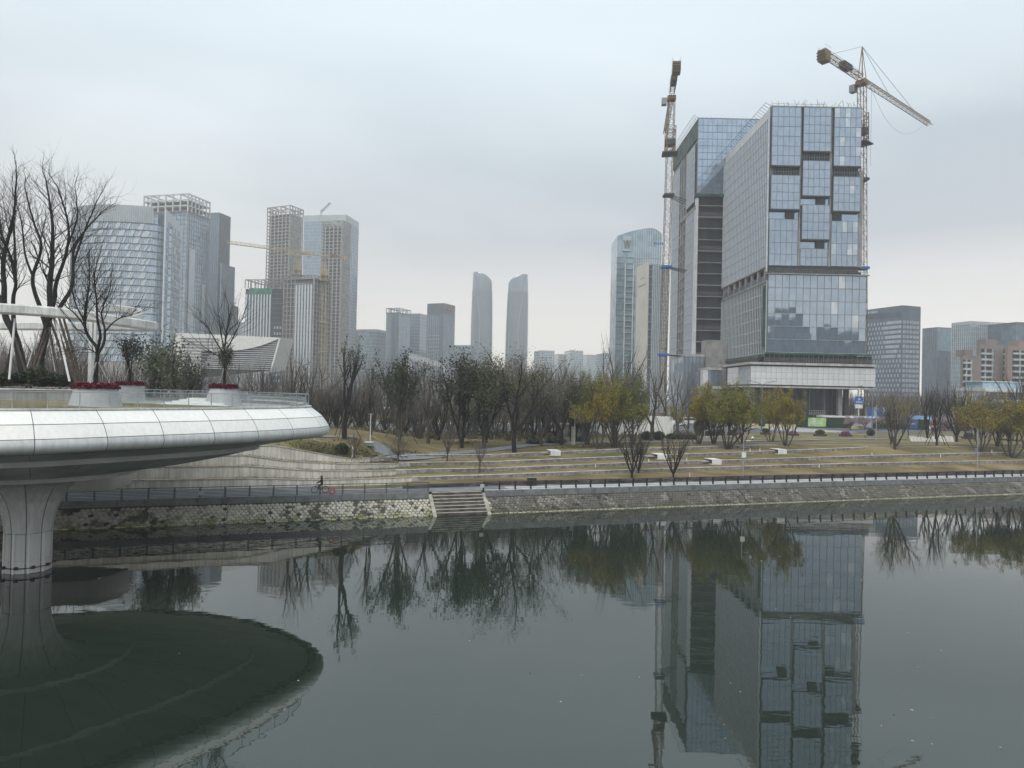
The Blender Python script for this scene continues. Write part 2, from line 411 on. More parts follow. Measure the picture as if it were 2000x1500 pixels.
# materials that belong to the ground
def lawn_mat():
    m, nt, N, L, b = nodes('dry_lawn'); setb(b, .95, 0, .1)
    ge = N.new('ShaderNodeNewGeometry')
    def noise(sc, det, stretch=(1, 1, 1)):
        mp = N.new('ShaderNodeMapping'); mp.inputs['Scale'].default_value = stretch; L.new(ge.outputs['Position'], mp.inputs[0])
        mp.inputs['Rotation'].default_value = (0, 0, -TH)
        n = N.new('ShaderNodeTexNoise'); n.inputs['Scale'].default_value = sc; n.inputs['Detail'].default_value = det; n.inputs['Roughness'].default_value = .65
        L.new(mp.outputs[0], n.inputs['Vector']); return n.outputs[0]
    def ramp(src, stops):
        r = N.new('ShaderNodeValToRGB'); e = r.color_ramp.elements
        e[0].position, e[0].color = stops[0][0], (*stops[0][1], 1); e[1].position, e[1].color = stops[-1][0], (*stops[-1][1], 1)
        for p, c in stops[1:-1]: k = e.new(p); k.color = (*c, 1)
        L.new(src, r.inputs[0]); return r.outputs[0]
    base = ramp(noise(.42, 9, (.32, 1, 1)), [(.3, (.10, .074, .044)), (.44, (.175, .135, .072)), (.56, (.255, .20, .105)), (.72, (.31, .25, .145))])
    green = ramp(noise(.2, 5, (.3, 1, 1)), [(.5, (0, 0, 0)), (.66, (1, 1, 1))])
    mx = N.new('ShaderNodeMix'); mx.data_type = 'RGBA'; L.new(green, mx.inputs[0]); L.new(base, mx.inputs[6]); mx.inputs[7].default_value = (.11, .115, .045, 1)
    fine = ramp(noise(9., 4), [(.3, (.62, .62, .62)), (.7, (1.2, 1.2, 1.2))])
    ml = N.new('ShaderNodeMix'); ml.data_type = 'RGBA'; ml.blend_type = 'MULTIPLY'; ml.inputs[0].default_value = 1
    L.new(mx.outputs[2], ml.inputs[6]); L.new(fine, ml.inputs[7]); L.new(ml.outputs[2], b.inputs['Base Color'])
    bp = N.new('ShaderNodeBump'); bp.inputs['Strength'].default_value = .5; bp.inputs['Distance'].default_value = .08
    L.new(noise(5, 5), bp.inputs['Height']); L.new(bp.outputs[0], b.inputs['Normal'])
    return m
def water_mat():
    m, nt, N, L, b = nodes('river_water'); setb(b, .015, 0, .5)
    b.inputs['IOR'].default_value = 1.68; b.inputs['Specular Tint'].default_value = (.94, 1, .965, 1)
    b.inputs['Base Color'].default_value = (.014, .022, .016, 1)
    ge = N.new('ShaderNodeNewGeometry')
    def n(sc, st, det=3):
        mp = N.new('ShaderNodeMapping'); mp.inputs['Scale'].default_value = st; mp.inputs['Rotation'].default_value = (0, 0, -.15); L.new(ge.outputs['Position'], mp.inputs[0])
        q = N.new('ShaderNodeTexNoise'); q.inputs['Scale'].default_value = sc; q.inputs['Detail'].default_value = det; L.new(mp.outputs[0], q.inputs['Vector']); return q.outputs[0]
    a = N.new('ShaderNodeMath'); a.operation = 'MULTIPLY_ADD'; L.new(n(.55, (.5, 1.5, 1)), a.inputs[0]); a.inputs[1].default_value = 1.; L.new(n(.12, (.5, 1.2, 1), 2), a.inputs[2])
    bp = N.new('ShaderNodeBump'); bp.inputs['Strength'].default_value = .015; bp.inputs['Distance'].default_value = .35
    L.new(a.outputs[0], bp.inputs['Height']); L.new(bp.outputs[0], b.inputs['Normal'])
    return m
def revet_mat(name, dark):
    """weathered revetment stone: pale where scoured, black lichen, olive moss low down"""
    m, nt, N, L, b = nodes(name); setb(b, .95, 0, .15)
    ge = N.new('ShaderNodeNewGeometry')
    mp = N.new('ShaderNodeMapping'); mp.inputs['Rotation'].default_value = (0, 0, -TH); L.new(ge.outputs['Position'], mp.inputs[0])
    def noise(sc, st=(1, 1, 1), det=5):
        m2 = N.new('ShaderNodeMapping'); m2.inputs['Scale'].default_value = st; L.new(mp.outputs[0], m2.inputs[0])
        q = N.new('ShaderNodeTexNoise'); q.inputs['Scale'].default_value = sc; q.inputs['Detail'].default_value = det; q.inputs['Roughness'].default_value = .6
        L.new(m2.outputs[0], q.inputs['Vector']); return q.outputs[0]
    obi = N.new('ShaderNodeObjectInfo'); isl = N.new('ShaderNodeMath'); isl.operation = 'ADD'; L.new(ge.outputs['Random Per Island'], isl.inputs[0]); L.new(obi.outputs['Random'], isl.inputs[1])
    oi = N.new('ShaderNodeMath'); oi.operation = 'FRACT'; L.new(isl.outputs[0], oi.inputs[0])
    def mixc(f, a, c):
        x = N.new('ShaderNodeMix'); x.data_type = 'RGBA'; L.new(f, x.inputs[0])
        for k, v in ((6, a), (7, c)):
            if isinstance(v, tuple): x.inputs[k].default_value = (*v, 1)
            else: L.new(v, x.inputs[k])
        return x.outputs[2]
    def ramp(src, a, c):
        r = N.new('ShaderNodeValToRGB'); r.color_ramp.elements[0].position = a; r.color_ramp.elements[1].position = c; L.new(src, r.inputs[0]); return r.outputs[0]
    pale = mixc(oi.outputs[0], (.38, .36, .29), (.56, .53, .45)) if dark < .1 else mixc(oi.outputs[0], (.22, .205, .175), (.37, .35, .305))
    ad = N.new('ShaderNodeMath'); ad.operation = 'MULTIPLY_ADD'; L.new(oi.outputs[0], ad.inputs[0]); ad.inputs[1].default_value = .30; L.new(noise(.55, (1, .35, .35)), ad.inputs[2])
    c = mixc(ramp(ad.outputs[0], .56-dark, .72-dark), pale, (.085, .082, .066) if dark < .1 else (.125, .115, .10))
    sp = N.new('ShaderNodeSeparateXYZ'); L.new(ge.outputs['Position'], sp.inputs[0])
    lo = N.new('ShaderNodeMapRange'); lo.inputs[1].default_value, lo.inputs[2].default_value, lo.inputs[3].default_value, lo.inputs[4].default_value = .1, 1.1, .17, -.1
    L.new(sp.outputs[2], lo.inputs[0])
    ad2 = N.new('ShaderNodeMath'); ad2.operation = 'ADD'; L.new(noise(.9), ad2.inputs[0]); L.new(lo.outputs[0], ad2.inputs[1])
    c = mixc(ramp(ad2.outputs[0], .56, .74), c, (.17, .18, .065) if dark < .1 else (.08, .078, .05))
    c = mixc(ramp(noise(.42, (2.2, .12, .12), 3), .63, .70), c, (.46, .43, .37) if dark < .1 else (.20, .19, .175))
    L.new(c, b.inputs['Base Color'])
    bp = N.new('ShaderNodeBump'); bp.inputs['Strength'].default_value = .5; bp.inputs['Distance'].default_value = .04; L.new(noise(9), bp.inputs['Height']); L.new(bp.outputs[0], b.inputs['Normal'])
    return m
M['lawn'] = lawn_mat(); M['water'] = water_mat(); M['revet'] = revet_mat('revetment_stone', -.09); M['revet_dark'] = revet_mat('revetment_stone_dark', .13)
M['revet_bed'] = mat('revetment_bed', (.055, .055, .045), .95, var=.3, scale=1.5, bump=.4, coord='World')
M['toe'] = mat('toe_stone', (.52, .50, .33), .85, var=.25, scale=1.2, coord='World', rand=.15)
M['river_wall'] = mat('dark_cladding', (.085, .076, .08), .7, var=.35, scale=.9, coord='World', stretch=(.6, .6, 2), rand=.35)
M['ground'] = mat('park_ground', (.10, .088, .058), .95, var=.3, scale=.12, coord='World')
M['ground_cover'] = mat('ground_cover', (.06, .055, .035), .95, var=.35, scale=.4, coord='World', bump=.8, bscale=3)

tag(MB().add([(-1500, -900, 0), (1500, -900, 0), (1500, 700, 0), (-1500, 700, 0)], [(0, 1, 2, 3)]).build('water', M['water']), kind='structure')

def strip(name, rows, m, smooth=True, kind='structure', parent=None):
    b = MB(); b.loft(rows); o = b.build(name, m, parent, smooth)
    if parent is None: tag(o, kind=kind)
    return o
SS = [-75+2*i for i in range(104)]       # s from -75 to 131
# revetment bed, path, lawns
tag(strip('riverbank', [[bw(s, w, z) for s in SS] for w, z in ((-.9, -.62), (2.42, 1.62))], M['revet_bed'], False), kind='structure')
M['paving_pale'] = mat('paving_pale', (.46, .455, .44), .85, var=.12, scale=.5, coord='World')
tag(strip('path_strip', [[bw(s, 5.6, 2.286) for s in SS if s > -1], [bw(s, 3.1, 2.286) for s in SS if s > -1]][::-1], M['paving_pale']), kind='structure')
tag(strip('path', [[bw(s, 6.02, 2.28) for s in SS], [bw(s, 2.82, 2.28) for s in SS]][::-1], M['footpath']), kind='structure')
for k in range(4):
    rows = []
    for t in np.linspace(0, 1, 7):
        row = []
        for s in SS:
            a = WK(k, s)+.4; w = a+(WK(k+1, s)-a)*t
            z = TOPS[k](s)*(1-t)+(TOPS[k+1](s)-drop(k+1, s))*t
            z += .07*math.sin(s*.31+k*2+t*3)*math.sin(math.pi*t)
            row.append(bw(s, w, z))
        rows.append(row)
    tag(strip('lawn', rows, M['lawn']), kind='structure')
rows = [[bw(s, WK(4, s)+.4+(w-19.4)*(61.6-WK(4, s))/42.6, plat(s, WK(4, s)+.4+(w-19.4)*(61.6-WK(4, s))/42.6)) for s in [-95+2.5*i for i in range(100)]] for w in (19.4, 20.4, 21.4, 22.4, 23.4, 24.4, 25.6, 27, 29, 31, 33.5, 37, 42, 46, 50, 54, 58, 62)]
tag(strip('lawn', rows, M['lawn']), kind='structure')
rows = []
for t in np.linspace(0, 1, 5):
    rows.append([bw(s, 6.3+(WK(1, s)-6.25)*t, (TOPS[0](s)*(1-t)+(TOPS[1](s)-drop(1, s))*t)+.05+.07*math.sin(s*.31+t*3)*math.sin(math.pi*t)+.03*math.sin(math.pi*t)) for s in SS if s < -19])
rows = [[bw(s, 5.95, 2.29) for s in SS if s < -19]]+rows
tag(strip('path', rows, M['footpath']), kind='structure')
# step under every wall line so that lawns meet the wall backs
for k in range(5):
    row0 = [bw(s, WK(k, s)+.02, TOPS[k](s)-drop(k, s)-.25) for s in SS]; row1 = [bw(s, WK(k, s)+.03, TOPS[k](s)-.012) for s in SS]; row2 = [bw(s, WK(k, s)+.41, TOPS[k](s)-.012) for s in SS]
    tag(strip('terrace_riser', [row0, row1, row2], M['concrete'], False), kind='structure')
# far ground
zg = PLAT-.05
tag(MB().add([bw(-400, 61.9, zg), bw(600, 61.9, zg), bw(900, 1250, zg), bw(-600, 1500, zg)], [(0, 1, 2, 3)]).build('ground', M['ground']), kind='structure')
tag(MB().add([bw(-160, 19.5, PLAT-.4), bw(-94.9, 19.5, PLAT+.2), bw(-94.9, 62, PLAT+1), bw(-160, 62, PLAT+.3)], [(0, 1, 2, 3)]).build('ground', M['ground']), kind='structure')
tag(MB().add([bw(128, 19.5, 6.0), bw(250, 19.5, 6.0), bw(250, 62, PLAT), bw(128, 62, PLAT)], [(0, 1, 2, 3)]).build('lawn', M['lawn']), kind='structure')
tag(MB().add([bw(130.9, -.9, -.6), bw(250, -.9, -.6), bw(250, 2.5, 1.9), bw(250, 20, 6), bw(130.9, 20, 6), bw(130.9, 2.5, 1.9)], [(0, 1, 2, 5), (5, 2, 3, 4)]).build('riverbank', M['revet_bed']), kind='structure')

# ---- revetment stones (hexagonal blocks)
def hex_mesh(name, rs, h=.07):
    V = []; F = []
    for r, z in ((rs, 0), (rs, h*.55), (rs*.8, h)):
        for k in range(6):
            t = math.pi/3*k+math.pi/6; V.append((r*math.cos(t), r*math.sin(t), z))
    for a in (0, 6): F += [(a+k, a+(k+1) % 6, a+6+(k+1) % 6, a+6+k) for k in range(6)]
    F.append(tuple(range(12, 18)))
    return V, F
rev = tag(bpy.data.objects.new('revetment', None), kind='structure'); C.objects.link(rev)
HV, HF = hex_mesh('stone', .235)
hm = bpy.data.meshes.new('stone'); hm.from_pydata(HV, [], HF); hm.materials.append(M['revet'])
slope = math.atan2(1.65, 2.4); SL = math.hypot(1.65, 2.4)
rng = random.Random(5)
ROT = Matrix.Rotation(TH, 4, 'Z') @ Matrix.Rotation(slope, 4, 'X')
rest = {True: MB(), False: MB()}; nstone = 0
dxh = .44; dyh = .385
s = -50.
col = 0
while s < 126:
    col += 1
    for r in range(7):
        ss = s+(dxh/2 if r % 2 else 0); u = .17+r*dyh
        if u > SL-.15 or -8.9 < ss < -2.3: continue
        if rng.random() < .04: continue
        P = bw(ss+rng.uniform(-.02, .02), u*math.cos(slope), u*math.sin(slope)-.005+rng.uniform(-.02, .03))
        if -46.3 < ss < -28.5 and nstone < 300:
            o = inst('stone', hm, rev); nstone += 1
            o.matrix_local = Matrix.Translation(P) @ ROT @ Matrix.Rotation(rng.uniform(-.06, .06), 4, 'X')
        else:
            Mx = Matrix.Translation(P) @ ROT @ Matrix.Rotation(rng.uniform(-.08, .08), 4, 'Y') @ Matrix.Scale(rng.uniform(.86, 1.04), 4)
            rest[ss > -2].add([Mx @ Vector(v) for v in HV], HF)
    s += dxh
tag(rest[False].build('stone_facing', M['revet'], rev), kind='stuff')
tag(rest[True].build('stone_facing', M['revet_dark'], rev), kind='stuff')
def block_mesh(name, l, w, h, m, seed=0, chamf=.04):
    """a slightly irregular cut stone, base at z=0, centred in x, front at y=0"""
    q = random.Random(seed); V = []
    for z, e in ((0, 0), (h-chamf, 0), (h, chamf)):
        for x, y in ((-l/2+e, e), (l/2-e, e), (l/2-e, w-e), (-l/2+e, w-e)):
            V.append((x+q.uniform(-.012, .012), y+q.uniform(-.02, .02), z+(q.uniform(-.015, .015) if z else 0)))
    F = [(0, 1, 5, 4), (1, 2, 6, 5), (2, 3, 7, 6), (3, 0, 4, 7), (4, 5, 9, 8), (5, 6, 10, 9), (6, 7, 11, 10), (7, 4, 8, 11), (8, 9, 10, 11)]
    me = bpy.data.meshes.new(name); me.from_pydata(V, [], F); me.materials.append(m); me.update(); return me
toes = [block_mesh('toe_stone', .5, .26, .13, M['toe'], i, .03) for i in range(3)]
s = -46.; i = 0
while s < 96:
    if not -8.7 < s < -2.6 and not (s < -8 and i % 3 == 1):
        o = inst('toe_stone', toes[i % 3], rev, bw(s, -.07, -.05 if s > -2 else -.075), (0, 0, TH+rng.uniform(-.06, .06)), (rng.uniform(.85, 1.05), 1, rng.uniform(.85, 1.2)))
    s += .55; i += 1
# sloping joints (precast ribs) in the revetment
for s0 in (-30.2, -19.3, 3.7, 12, 22, 33, 47):
    b = MB(); q = []
    for ds, dn in ((-.07, 0), (.07, 0), (.07, .09), (-.07, .09)):
        for u in (0, SL): q.append(bw(s0+ds, u*math.cos(slope)-dn*math.sin(slope), u*math.sin(slope)+dn*math.cos(slope)))
    b.hexa([q[0], q[2], q[3], q[1], q[6], q[4], q[5], q[7]]); b.build('joint_rib', M['revet_bed'] if s0 > 0 else M['coping'], rev)

# ---- kerb wall on top of the revetment
kerb = tag(bpy.data.objects.new('kerb', None), kind='structure'); C.objects.link(kerb)
M['kerb_cap'] = mat('kerb_cap', (.55, .54, .52), .8, var=.1, coord='World'); kcap = block_mesh('kerb_cap', 2.38, .34, .03, M['kerb_cap'], 9, .01)
kms = [block_mesh('kerb_block', 2.36, .46, .72, M['coping'], 20+i, .03) for i in range(3)]
for (a, e) in ((-74.5, -8.9), (-2.3, 124)):
    n = round((e-a)/2.4); st = (e-a)/n
    for i in range(n):
        inst('kerb_block', kms[i % 3], kerb, bw(a+st*(i+.5), 2.42, 1.6), (0, 0, TH), (st/2.4, 1, 1))
        if a > -5: inst('kerb_cap', kcap, kerb, bw(a+st*(i+.5), 2.56, 2.318), (0, 0, TH), (st/2.4, 1, 1))
# ---- river steps
steps = tag(bpy.data.objects.new('river_steps', None), kind='structure'); C.objects.link(steps)
M['step'] = mat('step_stone', (.13, .115, .10), .9, var=.35, scale=.8, coord='World', stretch=(1, 1, 3))
M['nosing'] = mat('step_nosing', (.40, .375, .32), .9, var=.2, scale=1.5, coord='World')
for i in range(7):
    z1 = 2.26-i*.325; w0 = 2.75-i*.40
    b = MB(); q = [bw(s_, w_, 0) for s_, w_ in ((-8.55, w0-.4), (-2.65, w0-.4), (-2.65, 3.2), (-8.55, 3.2))]
    b.hexa([(p.x, p.y, z1-.3) for p in q]+[(p.x, p.y, z1-.06) for p in q]); st = b.build('step', M['step'], steps)
    b = MB(); q = [bw(s_, w_, 0) for s_, w_ in ((-8.55, w0-.43), (-2.65, w0-.43), (-2.65, w0-.02), (-8.55, w0-.02))]
    b.hexa([(p.x, p.y, z1-.058) for p in q]+[(p.x, p.y, z1) for p in q]); b.build('nosing', M['nosing'], st)
for s0 in (-8.75, -2.45):
    b = MB(); q = []
    for ds in (-.2, .2):
        for w, z in ((-.9, -.6), (-.9, -.3), (2.6, 2.05), (2.6, 1.3)): q.append(bw(s0+ds, w, z))
    b.add(q, [(0, 1, 2, 3), (7, 6, 5, 4), (0, 4, 5, 1), (1, 5, 6, 2), (2, 6, 7, 3), (3, 7, 4, 0)]); b.build('side_wall', M['nosing'], steps)

# ---- terrace kerbs of cut stone, and the concrete walls they run into on the left
tk = tag(bpy.data.objects.new('terrace_wall', None), kind='structure'); C.objects.link(tk)
M['lit_top_slab'] = mat('lit_top_slab', (.50, .48, .44), .9, var=.22, scale=1.3, coord='World', rand=.12); lit_top = block_mesh('lit_top_slab', 2.9, .46, .07, M['lit_top_slab'], 33, .015)  # pale slab over dark stone paints in lit tops and shaded faces
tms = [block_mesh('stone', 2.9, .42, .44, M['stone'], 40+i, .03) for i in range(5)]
dms = [block_mesh('cladding_stone', 1.5, .4, .40, M['river_wall'], 60+i, .02) for i in range(4)]
starts = [-10.8, -9.6, -11.2, -10.4, -14.2]
for k in range(1, 5):
    s = starts[k]; i = 0; end = min(LINES[k][2], 122)
    while s < end:
        l = rng.uniform(2.5, 3.3)
        if s+l > end: l = end-s
        z = TOPS[k](s+l/2); z2 = TOPS[k](s+l)-TOPS[k](s)
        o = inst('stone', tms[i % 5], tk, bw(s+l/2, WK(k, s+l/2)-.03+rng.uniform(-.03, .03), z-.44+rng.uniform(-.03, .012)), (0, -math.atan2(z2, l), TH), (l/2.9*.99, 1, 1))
        c_ = inst('lit_top_slab', lit_top, tk, bw(s+l/2, WK(k, s+l/2)-.06, z+.0), (0, -math.atan2(z2, l), TH), (l/2.9*.99, 1, 1))
        s += l; i += 1
s = -10.6; i = 0
while s < 122:
    for r in range(2):
        z = TOPS[0](s)-.40*(r+1)+.02
        if z > 2.0: inst('cladding_stone', dms[(i+r) % 4], tk, bw(s+(.75 if r else 0), 6.0-.04+rng.uniform(-.02, .01), z), (0, 0, TH))
    s += 1.5; i += 1
wall_labels = ['lowest curved pale concrete retaining wall beside the cycle path', 'second curved concrete retaining wall above the path, with dry weeds on its ledge',
               'third curved concrete retaining wall below the tall top one', 'topmost streaked concrete retaining wall tucked under the white platform']
ends = [None, -9.6, -11.2, -10.4, -14.2]
for k in range(1, 5):
    ss = np.arange(-74, ends[k]+.01, 1.0); ss = np.r_[ss, ends[k]]
    def prof(s):
        h = drop(k, s); z = TOPS[k](s); w0 = WK(k, s)
        return [bw(s, w0-.1, z-h-.3), bw(s, w0-.1, z), bw(s, w0+.3, z), bw(s, w0+.3, z-h-.3)]
    root = tag(MB().loft([prof(s)[::-1] for s in ss]).build('retaining_wall', M['wall_concrete']), wall_labels[k-1], 'wall', 'curved concrete terrace walls')
    b = MB()
    rows = []
    for s in ss:
        z = TOPS[k](s); rows.append([bw(s, WK(k, s)-.16, z+.003), bw(s, WK(k, s)-.16, z+.07), bw(s, WK(k, s)+.32, z+.07), bw(s, WK(k, s)+.32, z+.003)][::-1])
    b.loft(rows); b.build('coping', M['nosing'], root)
# ------------------------------------------------------------------ white viewing platform on its column
DZ = 12.3
deck_pts = [(-29.3, 39.6), (-24.7, 45), (-20.5, 51.2), (-18.2, 56.3), (-17.5, 59.4), (-18.6, 62.6), (-22.3, 66.4), (-28, 70), (-36, 71.8), (-46, 70), (-54, 64), (-57, 56), (-54, 46), (-46, 39.5), (-37, 36.8)]
ND = 396
DK = spline([(x, y, 0) for x, y in deck_pts], ND)[:, :2]
_tn = np.roll(DK, -1, 0)-np.roll(DK, 1, 0); _tn /= np.linalg.norm(_tn, axis=1)[:, None]
DN = np.stack([_tn[:, 1], -_tn[:, 0]], 1)      # outward
for _ in range(12): DN = (np.roll(DN, 1, 0)+DN+np.roll(DN, -1, 0))/3
DN /= np.linalg.norm(DN, axis=1)[:, None]
if ((DK-DK.mean(0))*DN).sum() < 0: DN = -DN
def dpt(i, off, z):
    i %= ND; return (DK[i, 0]+DN[i, 0]*off, DK[i, 1]+DN[i, 1]*off, z)
platform = thing('viewing_platform', 'white oval viewing platform clad in curved panels on one flaring column in the river', 'platform')
PROF = [(0, 0), (.12, -.03), (.62, -.42), (1.08, -.80), (1.38, -1.20), (1.64, -1.62), (1.74, -1.90), (1.72, -2.14), (1.56, -2.36), (1.25, -2.52), (.85, -2.58)]
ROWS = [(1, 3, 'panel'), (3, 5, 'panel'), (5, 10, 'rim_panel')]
nseg = 33; per = ND//nseg
shift = 5
for kseg in range(nseg):
    a = kseg*per+shift
    for r0, r1, nm in ROWS:
        b = MB(); rows = []
        for j in range(r0, r1+1):
            o, z = PROF[j]; row = []
            for k in range(0, per+1, 2):
                t = k/per; ii = a+k
                # small gap at either end and between the rows
                e = .018 if k == 0 else (-.018 if k == per else 0)
                p0 = np.array(dpt(ii, o, DZ+z)); tx = np.array([*(_tn[ii % ND]), 0.]); p0 = p0+tx*e
                if j == r0: p0[2] -= .018
                if j == r1: p0[2] += .018
                row.append(tuple(p0))
            rows.append(row)
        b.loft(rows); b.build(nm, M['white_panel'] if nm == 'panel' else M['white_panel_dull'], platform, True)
def ring(b, profile, step=3):
    rows = [[dpt(i, o, z) for i in range(0, ND, step)] for o, z in profile]; return b.loft(rows, True)
ring(MB(), [(o-.05, DZ+z-.0) for o, z in PROF]).build('backing', M['seam'], platform, True)
ring(MB(), [(-.35, DZ+.02), (-.35, DZ+.09), (.16, DZ+.09), (.16, DZ-.02)]).build('edge_coping', M['white_paint'], platform)
# stepped soffit: outer flat ring, lip, inner cone ring, lip, then the column head
def towards(i, z, t, c=(-37.5, 53.0), rr=(7.6, 6.6)):
    """between the deck outline (t=0) and the oval under the column head (t=1)"""
    x, y = DK[i % ND]; ang = math.atan2(y-c[1], x-c[0])
    ix, iy = c[0]+rr[0]*math.cos(ang), c[1]+rr[1]*math.sin(ang)
    return (x*(1-t)+ix*t, y*(1-t)+iy*t, z)
def sring(spec, step=4): return MB().loft([[towards(i, z, t) for i in range(0, ND, step)] for t, z in spec], True)
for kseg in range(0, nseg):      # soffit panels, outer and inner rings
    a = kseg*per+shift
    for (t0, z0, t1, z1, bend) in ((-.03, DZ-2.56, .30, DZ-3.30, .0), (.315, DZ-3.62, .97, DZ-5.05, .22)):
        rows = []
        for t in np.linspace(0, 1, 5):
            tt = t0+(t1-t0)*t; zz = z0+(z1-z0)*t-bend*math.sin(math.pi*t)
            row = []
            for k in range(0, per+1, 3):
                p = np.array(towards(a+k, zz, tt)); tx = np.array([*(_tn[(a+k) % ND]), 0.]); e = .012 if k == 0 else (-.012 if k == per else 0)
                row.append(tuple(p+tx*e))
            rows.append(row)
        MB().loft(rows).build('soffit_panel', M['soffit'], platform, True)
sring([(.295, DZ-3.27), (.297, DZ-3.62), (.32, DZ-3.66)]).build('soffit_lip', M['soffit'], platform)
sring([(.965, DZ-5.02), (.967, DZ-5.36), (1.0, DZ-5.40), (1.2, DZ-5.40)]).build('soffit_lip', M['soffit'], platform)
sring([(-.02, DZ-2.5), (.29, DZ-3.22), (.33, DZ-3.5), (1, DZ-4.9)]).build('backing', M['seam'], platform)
# column: trumpet head, panelled shaft
col = tag(thing('column', None, None), None, None); col.parent = platform
CX, CY = -35.75, 51.6
HEAD = [(4.4, 6.95), (3.6, 6.78), (2.95, 6.4), (2.45, 5.85), (2.08, 5.2), (1.82, 4.5), (1.66, 3.9), (1.58, 3.4), (1.54, 2.9)]
def sector(prof, a0, a1, n=5, gap=.028):
    rows = []
    for r, z in prof:
        g = gap/r; rows.append([(CX+r*math.cos(a0+g+(a1-a0-2*g)*k/n), CY+r*math.sin(a0+g+(a1-a0-2*g)*k/n), z) for k in range(n+1)])
    return MB().loft(rows[::-1])
for k in range(10):
    a0 = .2+2*math.pi*k/10; a1 = a0+2*math.pi/10
    sector(HEAD[:5], a0, a1).build('head_panel', M['soffit'] if False else M['white_panel_dull'], col, True)
    sector(HEAD[4:], a0, a1).build('head_panel', M['white_panel_dull'], col, True)
    for z0, z1 in ((.95, 2.86), (.02, .93)):
        sector([(1.53, z1), (1.53, z0)], a0, a1).build('shaft_panel', M['white_panel_dull'], col, True)
MB().lathe([(r-.03, z) for r, z in HEAD]+[(1.5, 2.8), (1.5, -1.5)], 48).build('core', M['seam'], col, True)
for k in range(4):
    a = .2+2*math.pi*k/10+3.9
    p = Vector((CX+1.55*math.cos(a), CY+1.55*math.sin(a), 0)); MB().box(p.x-.05, p.y-.05, 0, p.x+.05, p.y+.05, 2.9).build('downpipe', M['white_panel'], col)
MB().tube([(CX+1.6*math.cos(t), CY+1.6*math.sin(t), .42) for t in np.linspace(0, 2*math.pi, 40)[:-1]], .035, 5, True).build('cable_ring', M['steel_dark'], col)
for k in range(10):
    a = .5+2*math.pi*k/10; x, y = CX+1.66*math.cos(a), CY+1.66*math.sin(a)
    MB().box(x-.09, y-.09, .36, x+.09, y+.09, .56).build('floodlight', M['steel_dark'], col)
# deck floor and dry lawn
b = MB(); b.add([dpt(i, -.3, DZ+.0) for i in range(0, ND, 3)], [tuple(range(ND//3))]); b.build('deck_floor', M['paving'], platform)
# dry grass mound on the deck: rises gently from the edge to the planting bed
def inside(i, t, z): 
    x, y = DK[i % ND]; c = np.array((-40., 56.)); return (x*(1-t)+c[0]*t, y*(1-t)+c[1]*t, z)
idx = list(range(ND-96, ND))+list(range(0, 66))
rows = []
for t, z in ((.05, .02), (.14, .13), (.25, .22), (.36, .29), (.47, .34)):
    row = []
    for n_, i in enumerate(idx):
        f = min(1, (len(idx)-1-n_)/34.); row.append(inside(i, .05+(t-.05)*max(.06, f), DZ+.01+z*f+.03*math.sin(i*.9)*f*t))
    rows.append(row)
MB().loft(rows).build('dry_lawn', M['lawn'], platform, True)
# raised bed wall behind the lawn, bed soil
rows = []; N2 = list(range(ND-96, ND))+list(range(0, 34))
for t, z in ((.47, .15), (.47, 1.10), (.50, 1.13), (.52, 1.05), (.85, 1.1)):
    rows.append([inside(i, t, DZ+z) for i in N2])
MB().loft(rows[:3]).build('bed_wall', M['concrete'], platform)
MB().loft(rows[2:]).build('planting_bed', M['bed_soil'], platform)
# white cap line on the bed wall
MB().loft([[inside(i, t, DZ+z) for i in N2] for t, z in ((.462, 1.08), (.462, 1.16), (.505, 1.165), (.505, 1.1))]).build('bed_coping', M['white_paint'], platform)
# long white terrace steps and back wall at the far right of the deck
def wbox(px0, px1, py0, py1, Y, depth, m, name, parent, z0=None):
    p = at(px0, py1, Y); q = at(px1, py0, Y)
    return MB().box(p.x, Y, p.z if z0 is None else z0, q.x, Y+depth, q.z).build(name, m, parent)
for i in range(5):
    z = DZ+.12+.11*i; x0 = -28.3+.1*i; x1 = -22.6-.75*i; y0 = 55.0+1.1*i
    MB().box(x0, y0, z-.11, x1, y0+1.2, z).build('terrace_step', M['white_matt'], platform)
ring_back = [i for i in range(ND) if DK[i, 1] > 57 and DK[i, 0] < -17.0]
rows = [[dpt(i, -.55, DZ+z) for i in ring_back] for z in (0, .28)]+[[dpt(i, -.85, DZ+.28) for i in ring_back]]
MB().loft(rows).build('back_kerb', M['white_matt'], platform)

